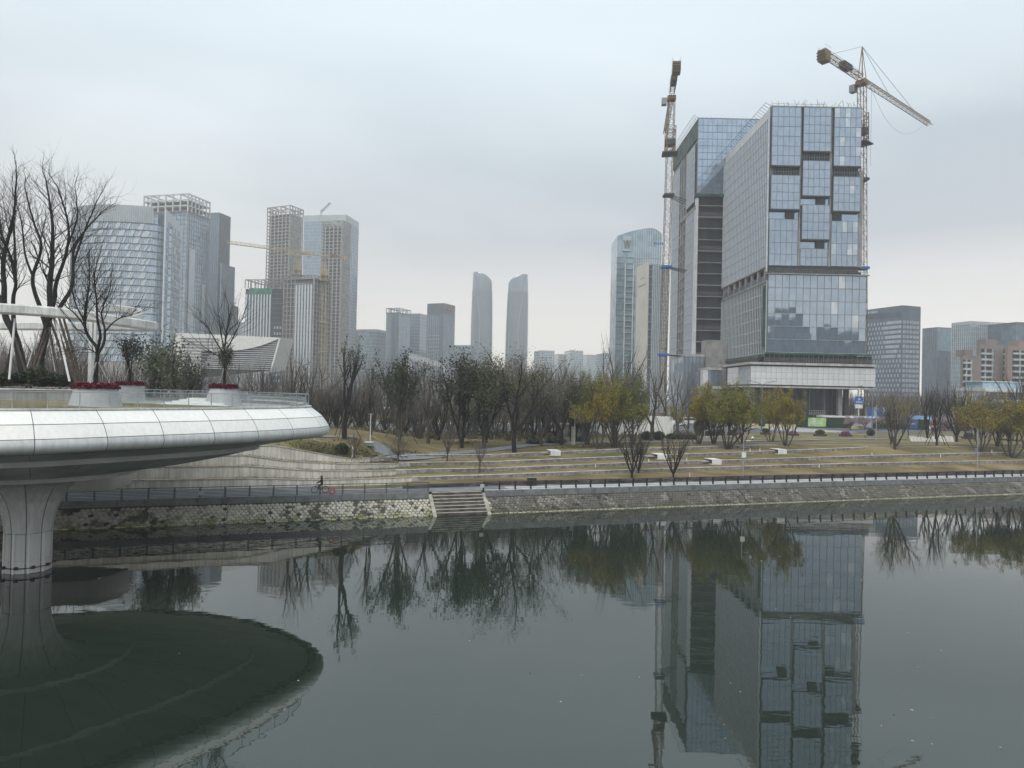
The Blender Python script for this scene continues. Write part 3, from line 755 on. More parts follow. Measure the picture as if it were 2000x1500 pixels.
# glass balustrade round the platform
M['clear_glass'] = None
def clear_glass():
    m = bpy.data.materials.new('railing_glass'); m.use_nodes = True; nt = m.node_tree; N = nt.nodes; L = nt.links; N.clear()
    out = N.new('ShaderNodeOutputMaterial'); tr = N.new('ShaderNodeBsdfTransparent'); tr.inputs[0].default_value = (.90, .93, .93, 1)
    gl = N.new('ShaderNodeBsdfGlossy'); gl.inputs['Roughness'].default_value = .03; gl.inputs[0].default_value = (.9, .93, .95, 1)
    di = N.new('ShaderNodeBsdfDiffuse'); di.inputs[0].default_value = (.75, .77, .75, 1)
    fr = N.new('ShaderNodeFresnel'); fr.inputs[0].default_value = 1.45
    tc = N.new('ShaderNodeNewGeometry'); mp = N.new('ShaderNodeMapping'); mp.inputs['Scale'].default_value = (2, 2, .15); L.new(tc.outputs['Position'], mp.inputs[0])
    nz = N.new('ShaderNodeTexNoise'); nz.inputs['Scale'].default_value = 1.1; nz.inputs['Detail'].default_value = 5; L.new(mp.outputs[0], nz.inputs[0])
    rp = N.new('ShaderNodeMapRange'); rp.inputs[1].default_value, rp.inputs[2].default_value, rp.inputs[3].default_value, rp.inputs[4].default_value = .35, .75, .03, .22; L.new(nz.outputs[0], rp.inputs[0])
    m1 = N.new('ShaderNodeMixShader'); L.new(rp.outputs[0], m1.inputs[0]); L.new(tr.outputs[0], m1.inputs[1]); L.new(di.outputs[0], m1.inputs[2])
    m2 = N.new('ShaderNodeMixShader'); L.new(fr.outputs[0], m2.inputs[0]); L.new(m1.outputs[0], m2.inputs[1]); L.new(gl.outputs[0], m2.inputs[2])
    L.new(m2.outputs[0], out.inputs[0]); return m
M['clear_glass'] = clear_glass()
bal = thing('glass_balustrade', 'glass balustrade with slim steel posts round the white platform edge', 'railing')
gseg = 66; gp = ND//gseg
for k in range(gseg):
    i0 = k*gp+2
    b = MB(); rows = [[tuple(np.array(dpt(i0+j, -.13, DZ+z))+np.array([*(_tn[(i0+j) % ND]), 0.])*(.03 if j == 0 else (-.03 if j == gp else 0))) for j in range(0, gp+1, 2)] for z in (.12, 1.04)]
    b.loft(rows).build('glass_pane', M['clear_glass'], bal, True)
    p = dpt(i0, -.12, 0); MB().bar((p[0], p[1], DZ+.02), (p[0], p[1], DZ+1.08), .028, 6).build('post', M['galv'], bal)
MB().tube([dpt(i, -.12, DZ+1.09) for i in range(0, ND, 3)], .028, 6, True).build('handrail', M['galv'], bal, True)

# the lower white ramp that passes behind the column
ramp = thing('white_ramp', 'short white panelled ramp end showing behind the big column', 'ramp')
p0 = at(218, 950, 64)
prof = []
x1 = p0.x; rows = []
for z, o in ((4.0, -.25), (4.15, 0), (5.3, .0), (6.2, .1), (6.3, -.3)):
    rows.append([(x1-14, 62+o*-1, z+.35), (x1-5, 62.6-o, z+.1), (x1-1.6, 63-o, z), (x1-.4+o, 63.6, z), (x1+o, 65, z), (x1-.3+o, 68, z+.1)])
MB().loft(rows[::-1]).build('fascia', M['white_panel'], ramp, True)
MB().add([(x1-14, 62, 4.4), (x1-1.6, 63.2, 4.05), (x1-.3, 65, 4.05), (x1-.4, 68, 4.1), (x1-14, 69, 4.4)], [(0, 1, 2, 3, 4)]).build('soffit', M['soffit'], ramp)

# conical planters with a ring of crimson flowers
M['planter_grey'] = mat('planter_grey', (.40, .405, .41), .6, var=.05, scale=.8, streak=.06)
def planter(px, py_top, D, rtop, rbot, label, flabel, squash=1.0, zb=DZ):
    c = at(px, py_top, D); zt = c.z
    t = thing('conical_planter', label, 'planter', (c.x, c.y, 0), 0, 'white conical planters on the platform')
    h = zt-zb
    pr = [(rbot*1.02, zb), (rbot, zb+.05), (rbot*.93, zb+h*.25), (rtop*1.02, zt-.12), (rtop, zt-.03), (rtop*.97, zt), (rtop*.88, zt), (rtop*.86, zt-.2)]
    MB().lathe(pr, 40).build('shell', M['planter_grey'], t, True)
    MB().disc(rtop*.9, zt-.12, 30).build('soil', M['bed_soil'], t)
    # flowers
    q = random.Random(int(px)); n = 1500
    V = np.zeros((n*4, 3)); F = np.arange(n*4).reshape(n, 4)
    for i in range(n):
        a = q.uniform(0, 6.283); r = rtop*(.5+.58*math.sqrt(q.random())); s_ = q.uniform(.05, .10)
        hh = .30*max(.12, 1-((r/rtop-.82)/.28)**2)*q.uniform(.5, 1.1)
        p = Vector((c.x+r*math.cos(a), c.y+r*math.sin(a), zt-.05+hh))
        e1 = Vector((q.uniform(-1, 1), q.uniform(-1, 1), q.uniform(-.5, .5))).normalized()*s_; e2 = e1.cross(Vector((q.uniform(-1, 1), q.uniform(-1, 1), q.uniform(-1, 1))).normalized()).normalized()*s_
        V[i*4:i*4+4] = [p-e1-e2, p+e1-e2, p+e1+e2, p-e1+e2]
    tag(new_obj('flower_bed', mesh_np('flower_bed', V, F, mats=[M['crimson']])), flabel, 'flowers', None, 'stuff')
    return c
PL1 = planter(188, 757, 46.6, 1.28, 1.66, 'largest white conical planter, nearest the glass railing under the bare tree', 'crimson flowers ringing the largest conical planter')
PL2 = planter(253, 751, 66, 1.20, 1.45, 'conical planter behind the largest one, holding a small evergreen', 'dark crimson flowers in the planter behind the largest one')
PL3 = planter(437, 757, 58.5, 1.05, 1.50, 'conical planter farthest right on the platform beside the white steps', 'crimson flowers in the planter beside the white steps')

# white ring canopy
ringc = thing('ring_canopy', 'white looping ring canopy on slim slanted poles over the platform garden', 'canopy')
def band(pts, hgt, wid, name, n=60, closed=False):
    A = spline(pts, n, closed); rows = []
    sec = [(-wid/2, -hgt*.5+.12), (-wid/2+.1, -hgt*.5), (wid/2-.1, -hgt*.5), (wid/2, -hgt*.5+.12), (wid/2, hgt*.5-.12), (wid/2-.1, hgt*.5), (-wid/2+.1, hgt*.5), (-wid/2, hgt*.5-.12)]
    for i in range(len(A)):
        d = A[(i+1) % len(A)]-A[i-1] if closed else A[min(i+1, len(A)-1)]-A[max(i-1, 0)]
        d[2] = 0; d = d/np.linalg.norm(d); nn = np.array([d[1], -d[0], 0])
        rows.append([tuple(A[i]+nn*a+np.array([0, 0, z])) for a, z in sec])
    if closed: rows.append(rows[0])
    return MB().loft(rows, True).build(name, M['white_paint'], ringc)
def P3(px, py, Y): return tuple(at(px, py, Y))
loop = [P3(-60, 601, 52), P3(0, 603, 52.5), P3(80, 608, 53.5), P3(160, 616, 54.5), P3(230, 627, 56), P3(280, 634.5, 58), P3(297, 637, 60), P3(285, 638.5, 62.5), P3(230, 638, 65), P3(150, 638, 67), P3(60, 637, 68.5), P3(-20, 636, 69), P3(-120, 632, 66), P3(-150, 612, 58)]
band(loop, .78, .95, 'ring', 110, True)
inner = [P3(150, 606, 64), P3(195, 602, 66), P3(235, 603.5, 67), P3(268, 609, 66), P3(277, 615, 64), P3(262, 622, 61), P3(240, 628, 58.5)]
band(inner, .75, .35, 'inner_loop', 50)
b = MB()
mast = at(180, 745, 60)
b.box(mast.x-.28, mast.y-.2, DZ, mast.x-.02, mast.y+.2, at(178, 640, 60).z+.6); b.build('support_column', M['white_matt'], ringc)
MB().box(mast.x+.06, mast.y-.1, at(185, 690, 60).z, mast.x+.24, mast.y+.1, at(187, 556, 60).z).build('support_column', M['white_matt'], ringc)
for a, c in (((29, 622, 53), (18, 741, 52)), ((109, 626, 54), (136, 745, 53)), ((78, 640, 66), (50, 725, 67)), ((95, 640, 66), (108, 725, 68))):
    MB().bar(P3(*c), P3(*a), .075 if a[2] < 60 else .05, 8).build('support_pole', M['white_matt'], ringc)
for a in (187, 200, 214):
    MB().bar(P3(187, 570, 60), P3(a+50, 612+(a-187)*.4, 64), .02, 4).build('stay_cable', M['steel_grey'], ringc)
# ------------------------------------------------------------------ vegetation
def segs_mesh(name, segs, mat_, n=4):
    """segs: rows (x0,y0,z0,r0,x1,y1,z1,r1) -> open tapered tubes"""
    A = np.asarray(segs, float); m = len(A)
    p, q = A[:, :3], A[:, 4:7]; r0, r1 = A[:, 3], A[:, 7]
    d = q-p; d /= np.maximum(np.linalg.norm(d, axis=1), 1e-6)[:, None]
    ref = np.where(np.abs(d[:, 2:3]) > .9, np.array([[1., 0, 0]]), np.array([[0, 0, 1.]]))
    a = np.cross(d, ref); a /= np.linalg.norm(a, axis=1)[:, None]; b = np.cross(d, a)
    V = np.zeros((m, 2, n, 3))
    for k in range(n):
        t = 2*math.pi*k/n; o = a*math.cos(t)+b*math.sin(t)
        V[:, 0, k] = p+o*r0[:, None]; V[:, 1, k] = q+o*r1[:, None]
    base = (np.arange(m)*2*n)[:, None, None]
    k = np.arange(n); f = np.stack([k, (k+1) % n, (k+1) % n+n, k+n], 1)
    return mesh_np(name, V.reshape(-1, 3), (base+f[None]).reshape(-1, 4), True, [mat_])
def leaves_mesh(name, P, size, mat_, rnd, flat=.0, droop=0., aspect=.5):
    """one pointed quad per leaf at the points P"""
    P = np.asarray(P, float); m = len(P); R_ = np.random.RandomState(rnd)
    d = R_.normal(size=(m, 3)); d[:, 2] = d[:, 2]*(1-flat)-droop; d /= np.linalg.norm(d, axis=1)[:, None]
    e = R_.normal(size=(m, 3)); e[:, 2] *= (1-flat*.5); e -= (e*d).sum(1)[:, None]*d; e /= np.maximum(np.linalg.norm(e, axis=1), 1e-6)[:, None]
    L = (size*R_.uniform(.6, 1.3, m))[:, None]; w = L*aspect
    V = np.stack([P, P+d*L*.5+e*w*.5, P+d*L, P+d*L*.5-e*w*.5], 1).reshape(-1, 3)
    return mesh_np(name, V, np.arange(m*4).reshape(m, 4), False, [mat_])
class Tree:
    """limbs grown outward level by level; unit height 1 m unless stated"""
    def __init__(s, seed): s.q = np.random.RandomState(seed); s.limb = []; s.twig = []; s.tips = []; s.mids = []
    def limbline(s, pts, r0, r1, thin=False):
        n = len(pts)-1
        for i in range(n):
            a = r0+(r1-r0)*i/n; b = r0+(r1-r0)*(i+1)/n
            (s.twig if thin else s.limb).append((*pts[i], a, *pts[i+1], b))
    def grow(s, p, d, L, r, level, maxl, spread, up, nchild, wob=.18, lenf=.62, rf=.5, thin_from=2, nseg=4, bare0=.35):
        q = s.q; p = np.array(p, float); d = np.array(d, float); d /= np.linalg.norm(d)
        pts = [p]; dirs = [d]
        for i in range(nseg):
            d = d+q.normal(size=3)*wob/ (1.2 if level == 0 else 1); d[2] += up*.22; d /= np.linalg.norm(d)
            pts.append(pts[-1]+d*L/nseg); dirs.append(d)
        re = r*(.45 if level < maxl else .3)
        s.limbline(pts, r, re, level >= thin_from)
        if level >= maxl:
            s.tips.append((pts[-1], dirs[-1])); s.mids.append(pts[len(pts)//2]); return
        if level == maxl-1: s.mids.append(pts[-1])
        k = nchild[min(level, len(nchild)-1)]
        for c in range(k):
            t = bare0+(1-bare0)*(c+q.uniform(.2, .9))/k; t = min(t, .999)
            i = int(t*nseg); f = t*nseg-i
            pp = pts[i]*(1-f)+pts[i+1]*f; dd = dirs[min(i+1, nseg)]
            side = q.normal(size=3); side -= side.dot(dd)*dd; side /= np.linalg.norm(side)
            nd = dd+side*spread*q.uniform(.6, 1.3); nd[2] += up*.25
            s.grow(pp, nd, L*lenf*q.uniform(.75, 1.15)*(1.1-.35*t), max(r*rf*(1.15-.5*t), .0006), level+1, maxl, spread, up, nchild, wob, lenf, rf, thin_from, max(2, nseg-1) if level < 2 else 2, .2)
        # leader goes on
        s.grow(pts[-1], dirs[-1], L*lenf*.9, re, level+1, maxl, spread, up, nchild, wob, lenf, rf, thin_from, max(2, nseg-1), .15)
def norm_height(t, h=1.):
    z = max(max(a[6] for a in t.limb), max([a[6] for a in t.twig] or [0])); k = h/z
    t.limb = [tuple(v*k if i not in () else v for i, v in enumerate(a)) for a in t.limb]; t.twig = [tuple(v*k for v in a) for a in t.twig]
    t.tips = [(p*k, d) for p, d in t.tips]; t.mids = [p*k for p in t.mids]; return t
PROTO = {}
def bare_vase(seed, stems=5, spread=.5, up=.5, maxl=3, trunk=.12, nchild=(4, 4, 3), tilt=.42, r=.015, lenf=.6, wob=.14):
    t = Tree(seed); q = t.q
    if trunk > .05: t.limbline([(0, 0, -.03), (q.normal()*.005, q.normal()*.005, trunk*.5), (0, 0, trunk)], r*1.75, r*1.35)
    for i in range(stems):
        a = 2*math.pi*(i+q.uniform(-.3, .3))/stems; tl = tilt*q.uniform(.4, 1.2) if i else .08
        o = np.array((math.cos(a)*.012, math.sin(a)*.012, trunk-.02 if trunk > .05 else -.03))
        t.grow(o, (math.cos(a)*tl, math.sin(a)*tl, 1), .42, r, 0, maxl, spread, up, nchild, wob, lenf)
    return norm_height(t)
def evergreen(seed, nl=2600, stems=2, width=.30, zlo=.25, clump=.05, maxl=2, r=.016, trunk=.2, nchild=(6, 4), spread=.75, tilt=.15):
    t = bare_vase(seed, stems, spread, .35, maxl, trunk, nchild, tilt, r)
    q = t.q; base = [p for p, d in t.tips]+t.mids; base = [p for p in base if p[2] > zlo]
    P = []
    for i in range(nl):
        b = base[q.randint(len(base))]; P.append(b+q.normal(size=3)*clump)
    return t, P
def kind(name, maker, leaf=None, lmat=None, lsize=.03, tm='bark', wm='twig', n=4, flat=0., droop=0., aspect=.5, extra=None):
    res = maker; t, P = res if isinstance(res, tuple) else (res, None)
    limb = segs_mesh(name+'_trunk', t.limb, M[tm], 6)
    tw = segs_mesh(name+'_twig', t.twig, M[wm], 3) if t.twig else None
    lf = leaves_mesh(name+'_leaf', P, lsize, M[lmat], 7, flat, droop, aspect) if P is not None else None
    PROTO[name] = (limb, tw, lf)
def tips_points(t, per, sp, frac=1., zlo=0., zhi=9, mids=False):
    q = t.q; P = []
    src = [p for p, d in t.tips]+(t.mids if mids else [])
    for p in src:
        if q.uniform() > frac or not zlo < p[2] < zhi: continue
        for i in range(per): P.append(p+q.normal(size=3)*sp)
    return P
# prototypes -----------------------------------------------------------------
kind('vase', bare_vase(1, 7, .5, .4, 3, .10, (4, 3, 2), .6, .013), wm='twig_dark', tm='bark_dark')
kind('vase2', bare_vase(2, 8, .46, .45, 3, .08, (4, 3, 2), .62, .012), wm='twig_dark', tm='bark_dark')
kind('young', bare_vase(3, 7, .55, .3, 3, .24, (4, 3, 2), .75, .013, .6), wm='twig', tm='bark')
kind('young2', bare_vase(4, 6, .6, .3, 3, .30, (4, 3, 2), .75, .013, .6), wm='twig', tm='bark')
kind('bare', bare_vase(5, 3, .6, .35, 3, .22, (4, 4, 2), .4, .015), wm='twig')
kind('bare2', bare_vase(6, 4, .55, .4, 3, .15, (4, 3, 2), .4, .012), wm='twig')
kind('bare3', bare_vase(7, 2, .7, .3, 3, .30, (5, 4, 3), .35, .015), wm='twig', tm='bark_dark')
kind('upright', bare_vase(8, 5, .36, .55, 3, .12, (4, 3, 2), .36, .012), wm='twig_dark', tm='bark_dark')
kind('thicket', bare_vase(9, 8, .4, .5, 2, .03, (5, 4), .5, .006, .6), wm='twig')
kind('thicket2', bare_vase(10, 9, .36, .55, 2, .03, (5, 4), .42, .006, .6), wm='twig')
t = bare_vase(11, 3, .40, .55, 2, .34, (5, 4), .28, .017); kind('sparse', (t, tips_points(t, 12, .016, .6, .5)), lmat='leaf_mid', lsize=.022, tm='bark_dark', wm='twig_dark')
t = bare_vase(12, 6, .45, .5, 2, .08, (7, 4), .30, .011); kind('leafy', (t, tips_points(t, 9, .026, .7, .35, mids=True)), lmat='leaf_dark', lsize=.026, tm='bark', wm='twig_dark')
t = bare_vase(13, 5, .5, .45, 2, .07, (8, 4), .20, .010); kind('cone_leafy', (t, tips_points(t, 9, .03, .75, .16, mids=True)), lmat='leaf_dark', lsize=.028, tm='bark_dark', wm='twig_dark')
t = bare_vase(14, 4, .9, .12, 3, .22, (6, 5, 3), .7, .0105); kind('olive', (t, tips_points(t, 8, .022, .8, .2)), lmat='leaf_olive', lsize=.015, tm='bark_dark', wm='twig_dark')
t = bare_vase(15, 7, .62, .22, 2, .05, (6, 5), .52, .013); kind('yellow', (t, tips_points(t, 60, .030, .44, .42, mids=True)), lmat='leaf_yellow', lsize=.034, tm='bark', wm='twig', flat=.35, droop=.3, aspect=.35)
t = bare_vase(16, 6, .62, .22, 2, .05, (6, 5), .55, .012); kind('gold', (t, tips_points(t, 56, .028, .42, .42, mids=True)), lmat='leaf_gold', lsize=.034, tm='bark', wm='twig', flat=.35, droop=.3, aspect=.35)
t = bare_vase(17, 8, .6, .25, 2, .05, (6, 5), .45, .012); kind('green', (t, tips_points(t, 60, .030, .5, .36, mids=True)), lmat='leaf_green', lsize=.026, tm='bark', wm='twig', flat=.3, droop=.3, aspect=.35)
t = bare_vase(18, 6, .55, .3, 2, .06, (6, 5), .42, .011); kind('autumn', (t, tips_points(t, 12, .03, .5, .42)), lmat='leaf_gold', lsize=.022, tm='bark', wm='twig', flat=.35, droop=.3, aspect=.35)
t, P = evergreen(19, 1500, 3, .3, .22, .05, 2, .016, .2, (7, 5), .75, .3); kind('evergreen', (t, P), lmat='leaf_dark', lsize=.04, tm='bark_dark')
t, P = evergreen(20, 800, 2, .3, .25, .055, 2, .018, .26, (6, 5), .95, .4); kind('evergreen2', (t, P), lmat='leaf_mid', lsize=.036, tm='bark_dark')
t = bare_vase(21, 4, .8, .15, 2, .25, (6, 6), .7, .018); kind('blossom', (t, tips_points(t, 34, .03, .95, .2, mids=True)), lmat='blossom', lsize=.03, tm='bark', wm='twig')
def ball(seed, m, n=2400):
    q = np.random.RandomState(seed); d = q.normal(size=(n, 3)); d /= np.linalg.norm(d, axis=1)[:, None]; r = q.uniform(.2, 1.0, n)**.4
    lump = 1+.10*np.sin(d[:, :1]*5+seed)*np.cos(d[:, 1:2]*4)
    P = d*r[:, None]*lump*.5; P[:, 2] += .48; P[:, 2] = np.maximum(P[:, 2], .02)
    return leaves_mesh('ball', P, .15, M[m], seed+50)
SHRUB = {m: [ball(i, m) for i in (1, 2)] for m in ('leaf_dark', 'leaf_mid', 'leaf_olive', 'pink', 'yellow_flower', 'crimson')}
rt = random.Random(77)
def plant(kd, loc, h, label, group=None, name='tree', cat='tree', sx=1., rz=None):
    limb, tw, lf = PROTO[kd]
    t = thing(name, label, cat, loc, rt.uniform(0, 6.28) if rz is None else rz, group)
    t.scale = (h*sx, h*sx, h)
    inst('trunk', limb, t)
    if tw: inst('crown', tw, t)
    if lf: inst('foliage', lf, t)
    return t
def tree_at(kd, px, py, ptop, label, group=None, name='tree', sx=1., rz=None, D=None):
    P = on_ground(px, py) if D is None else at(px, py, D)
    h = at(px, ptop, P.y).z-P.z
    P = Vector((P.x, P.y, P.z-.05))
    return plant(kd, P, h, label, group, name, 'tree', sx, rz), P, h
def stakes(P, n, hgt, rad, label, m='stake', r=.035, cat='stake', a0=.4):
    """poles that prop a young tree, one thing each"""
    for i in range(n):
        a = a0+2*math.pi*i/n
        b = MB(); b.bar((P.x+rad*math.cos(a), P.y+rad*math.sin(a), P.z-.1), (P.x+.08*math.cos(a), P.y+.08*math.sin(a), P.z+hgt), r, 6)
        side = ', on its right' if math.cos(a) > .5 else (', on its left' if math.cos(a) < -.5 else (', behind it' if math.sin(a) > 0 else ', in front of it'))
        tag(b.build('tree_stake', M[m]), label+side, cat, 'poles propping young trees')
def shrub(px, py, w_px, h_px, m, label, group=None, name='shrub', D=None):
    P = on_ground(px, py) if D is None else at(px, py, D)
    k = P.y/FPX; o = tag(bpy.data.objects.new(name, SHRUB[m][rt.randrange(2)]), label, 'shrub', group); C.objects.link(o)
    o.location = (P.x, P.y, P.z-.03); o.scale = (w_px*k, w_px*k*.9, h_px*k); o.rotation_euler = (0, 0, rt.uniform(0, 6))
    return o
# ---- on the bank and lawns ---------------------------------------------------
tree_at('vase', 1234, 933, 822, 'dark leafless vase shaped tree on the lowest lawn, left of a pair by the fence', sx=.95)
tree_at('vase2', 1247, 924, 838, 'smaller dark leafless tree just behind the left one of the pair by the fence', sx=.8)
tree_at('vase2', 1315, 932, 826, 'dark leafless vase shaped tree on the lowest lawn in front of a white bench', sx=.85)
yl = ['bare young tree propped by stakes beside the black bin stand', 'bare wide young tree propped by stakes where the stone terraces begin', 'bare young tree propped by stakes on the upper terrace', 'bare slender young tree above the river steps']
for (px, py, tp, kd, sx), lb in zip(((692, 903, 835, 'young', .95), (777, 913, 842, 'young2', 1.15), (874, 901, 832, 'young', .85), (937, 923, 843, 'young2', .8)), yl):
    o, P, h = tree_at(kd, px, py, tp, lb, sx=sx)
    stakes(P, 3, h*.36, h*.24, 'thin pole propping '+lb.replace(' propped by stakes', ''), 'stake', .03)
o, P, h = tree_at('sparse', 673, 856, 655, 'tall three limbed tree with a few leaves at its tips, right of the platform', sx=.95); stakes(P, 3, h*.3, h*.16, 'dark pole propping the tall three limbed tree', r=.05)
o, P, h = tree_at('leafy', 780, 866, 682, 'tall multi stemmed tree with sparse dark leaves between two bare young trees', sx=.95); stakes(P, 4, h*.3, h*.2, 'dark pole propping the tall tree with sparse dark leaves', r=.055)
o, P, h = tree_at('cone_leafy', 901, 875, 680, 'tall dark evergreen tree with a pointed crown and thin trunk on the slope', sx=.95); stakes(P, 3, h*.3, h*.14, 'dark pole propping the pointed evergreen tree', r=.05)
tree_at('olive', 1005, 884, 672, 'broad black trunked tree with tiny olive leaves above the terraces', sx=1.35)
tree_at('bare2', 1014, 862, 676, 'pale leafless tree rising behind the broad olive leaved tree', sx=.8)
for px, py, tp, kd, sx, lb in (
    (1147, 870, 728, 'green', .68, 'green and gold multi stemmed tree, leftmost of the leafy clump by the footpath'),
    (1170, 877, 738, 'gold', .6, 'yellowing multi stemmed tree in the middle of the leafy clump by the footpath'),
    (1201, 874, 730, 'yellow', .66, 'olive yellow tree with a bushy top beside the tall leafless tree'),
    (1236, 868, 742, 'green', .66, 'green yellow tree, rightmost of the leafy clump in front of the white wall'),
    (1125, 864, 748, 'evergreen', .85, 'dark evergreen tree behind the leftmost yellow green tree'),
    (1363, 868, 748, 'gold', .72, 'yellow leaved tree left of the clump below the half built towers'),
    (1394, 867, 752, 'green', .75, 'bushy yellow green tree in the middle of the clump below the towers'),
    (1421, 878, 745, 'yellow', .72, 'tall yellow green tree in front of the pale podium corner'),
    (1449, 866, 755, 'gold', .7, 'narrow golden tree just left of the double arm street lamp'),
    (1506, 863, 758, 'gold', .62, 'thin tree with golden tufts standing right of the double arm lamp'),
    (1535, 871, 757, 'gold', .65, 'golden leaved tree before the dark glass lobby'),
    (1749, 878, 752, 'autumn', .9, 'thin orange leaved tree on the open lawn right of the podium'),
    (1741, 868, 765, 'autumn', .8, 'slender orange tree half hidden behind the thin one on the open lawn'),
    (1914, 882, 772, 'gold', .85, 'yellow leaved tree with a dark trunk beside the lamp pole on the right'),
    (1948, 872, 790, 'green', .7, 'small green yellow tree between two yellow trees at the right'),
    (1976, 894, 772, 'gold', .85, 'large golden tree with many stems near the right edge'),
    (2003, 876, 780, 'yellow', .9, 'yellow tree cut by the right edge of the lawn')):
    tree_at(kd, px, py, tp, lb, 'yellow leaved trees along the upper lawn' if kd != 'evergreen' else None, sx=sx)
for px, py, tp, kd, sx, lb in (
    (1197, 862, 642, 'bare2', .9, 'tallest leafless tree, rising behind the yellow green clump'),
    (1273, 862, 690, 'bare', 1.0, 'forked leafless tree propped before the white wall'),
    (1323, 848, 700, 'bare2', .95, 'leafless tree left of the yellow trees under the construction crane'),
    (1811, 862, 742, 'upright', .75, 'thin leafless tree left of the white slab wall'),
    (1829, 870, 752, 'upright', .9, 'pale stemmed leafless tree in front of the white slab wall'),
    (1868, 863, 726, 'vase', .85, 'dark dense leafless tree at the end of the white slab wall'),
    (1905, 862, 770, 'bare', .8, 'grey leafless tree behind the yellow tree with a dark trunk'),
    (1774, 856, 790, 'bare', .8, 'small leafless tree just left of the white slab wall'),
    (1990, 840, 700, 'vase', .75, 'dark leafless tree rising in front of the brown flats at the right')):
    o, P, h = tree_at(kd, px, py, tp, lb, 'leafless trees along the upper lawn', sx=sx)
    if px in (1273, 1829, 1811): stakes(P, 4, h*.36, h*.22, 'dark pole propping the '+lb.split(',')[0].split(' before')[0].split(' in front')[0].split(' left')[0], r=.06)
# ---- park wood behind ----------------------------------------------------------
wood = random.Random(31)
GT = 'leafless trees of the wood behind the terraces'
def wood_tree(px, D, ptop, kd, sx=1., label=None, group=GT, where='in the dense wood behind the terraces'):
    x = at(px, 800, D).x; s, w = sw(Vector((x, D, 0))); z = ground_z(s, w) if w < 62 else PLAT
    h = at(px, ptop, D).z-z
    return plant(kd, (x, D, z-.05), max(h, 2), label or 'leafless grey brown tree '+where+', one of many alike', group if label is None else None, 'tree', 'tree', sx)
for i in range(64):
    px = 395+i*13.2+wood.uniform(-9, 9); D = wood.uniform(132, 205)
    top = 704+wood.uniform(-26, 34)-(10 if 640 < px < 720 else 0)
    if 900 < px < 1110: top -= 8
    if px > 1120: top += 14
    wood_tree(px, D, top, wood.choice(['bare', 'bare2', 'bare3', 'thicket', 'thicket2', 'upright']), wood.uniform(.8, 1.15))
for i in range(58):
    px = 380+i*13.5+wood.uniform(-9, 9); D = wood.uniform(112, 140)
    wood_tree(px, D, 752+wood.uniform(-18, 25), wood.choice(['thicket', 'thicket2', 'vase', 'thicket']), wood.uniform(.9, 1.3), where='in the low thicket before the wood')
for i in range(92):
    px = 1636+i*4.4+wood.uniform(-5, 5); D = wood.uniform(225, 300)
    wood_tree(px, D, 762+wood.uniform(-12, 14), wood.choice(['bare', 'bare2', 'thicket', 'upright']), wood.uniform(.8, 1.1), None, 'leafless trees beyond the street at the right', 'beyond the street at the right')
for i in range(18):
    wood_tree(-80+i*13+wood.uniform(-5, 5), wood.uniform(100, 122), 640+wood.uniform(-26, 30), wood.choice(['bare', 'bare2', 'bare3', 'thicket']), wood.uniform(.8, 1.1), None, 'leafless trees behind the platform garden', 'behind the platform garden')
for i in range(30):
    px = -70+i*15+wood.uniform(-8, 8); D = wood.uniform(95, 130)
    wood_tree(px, D, 672+wood.uniform(-16, 22), wood.choice(['bare', 'bare2', 'thicket', 'bare3']), wood.uniform(.8, 1.1), None, 'leafless trees behind the platform garden', 'behind the platform garden')
GP = 'dark rounded trees on the near edge of the wood'
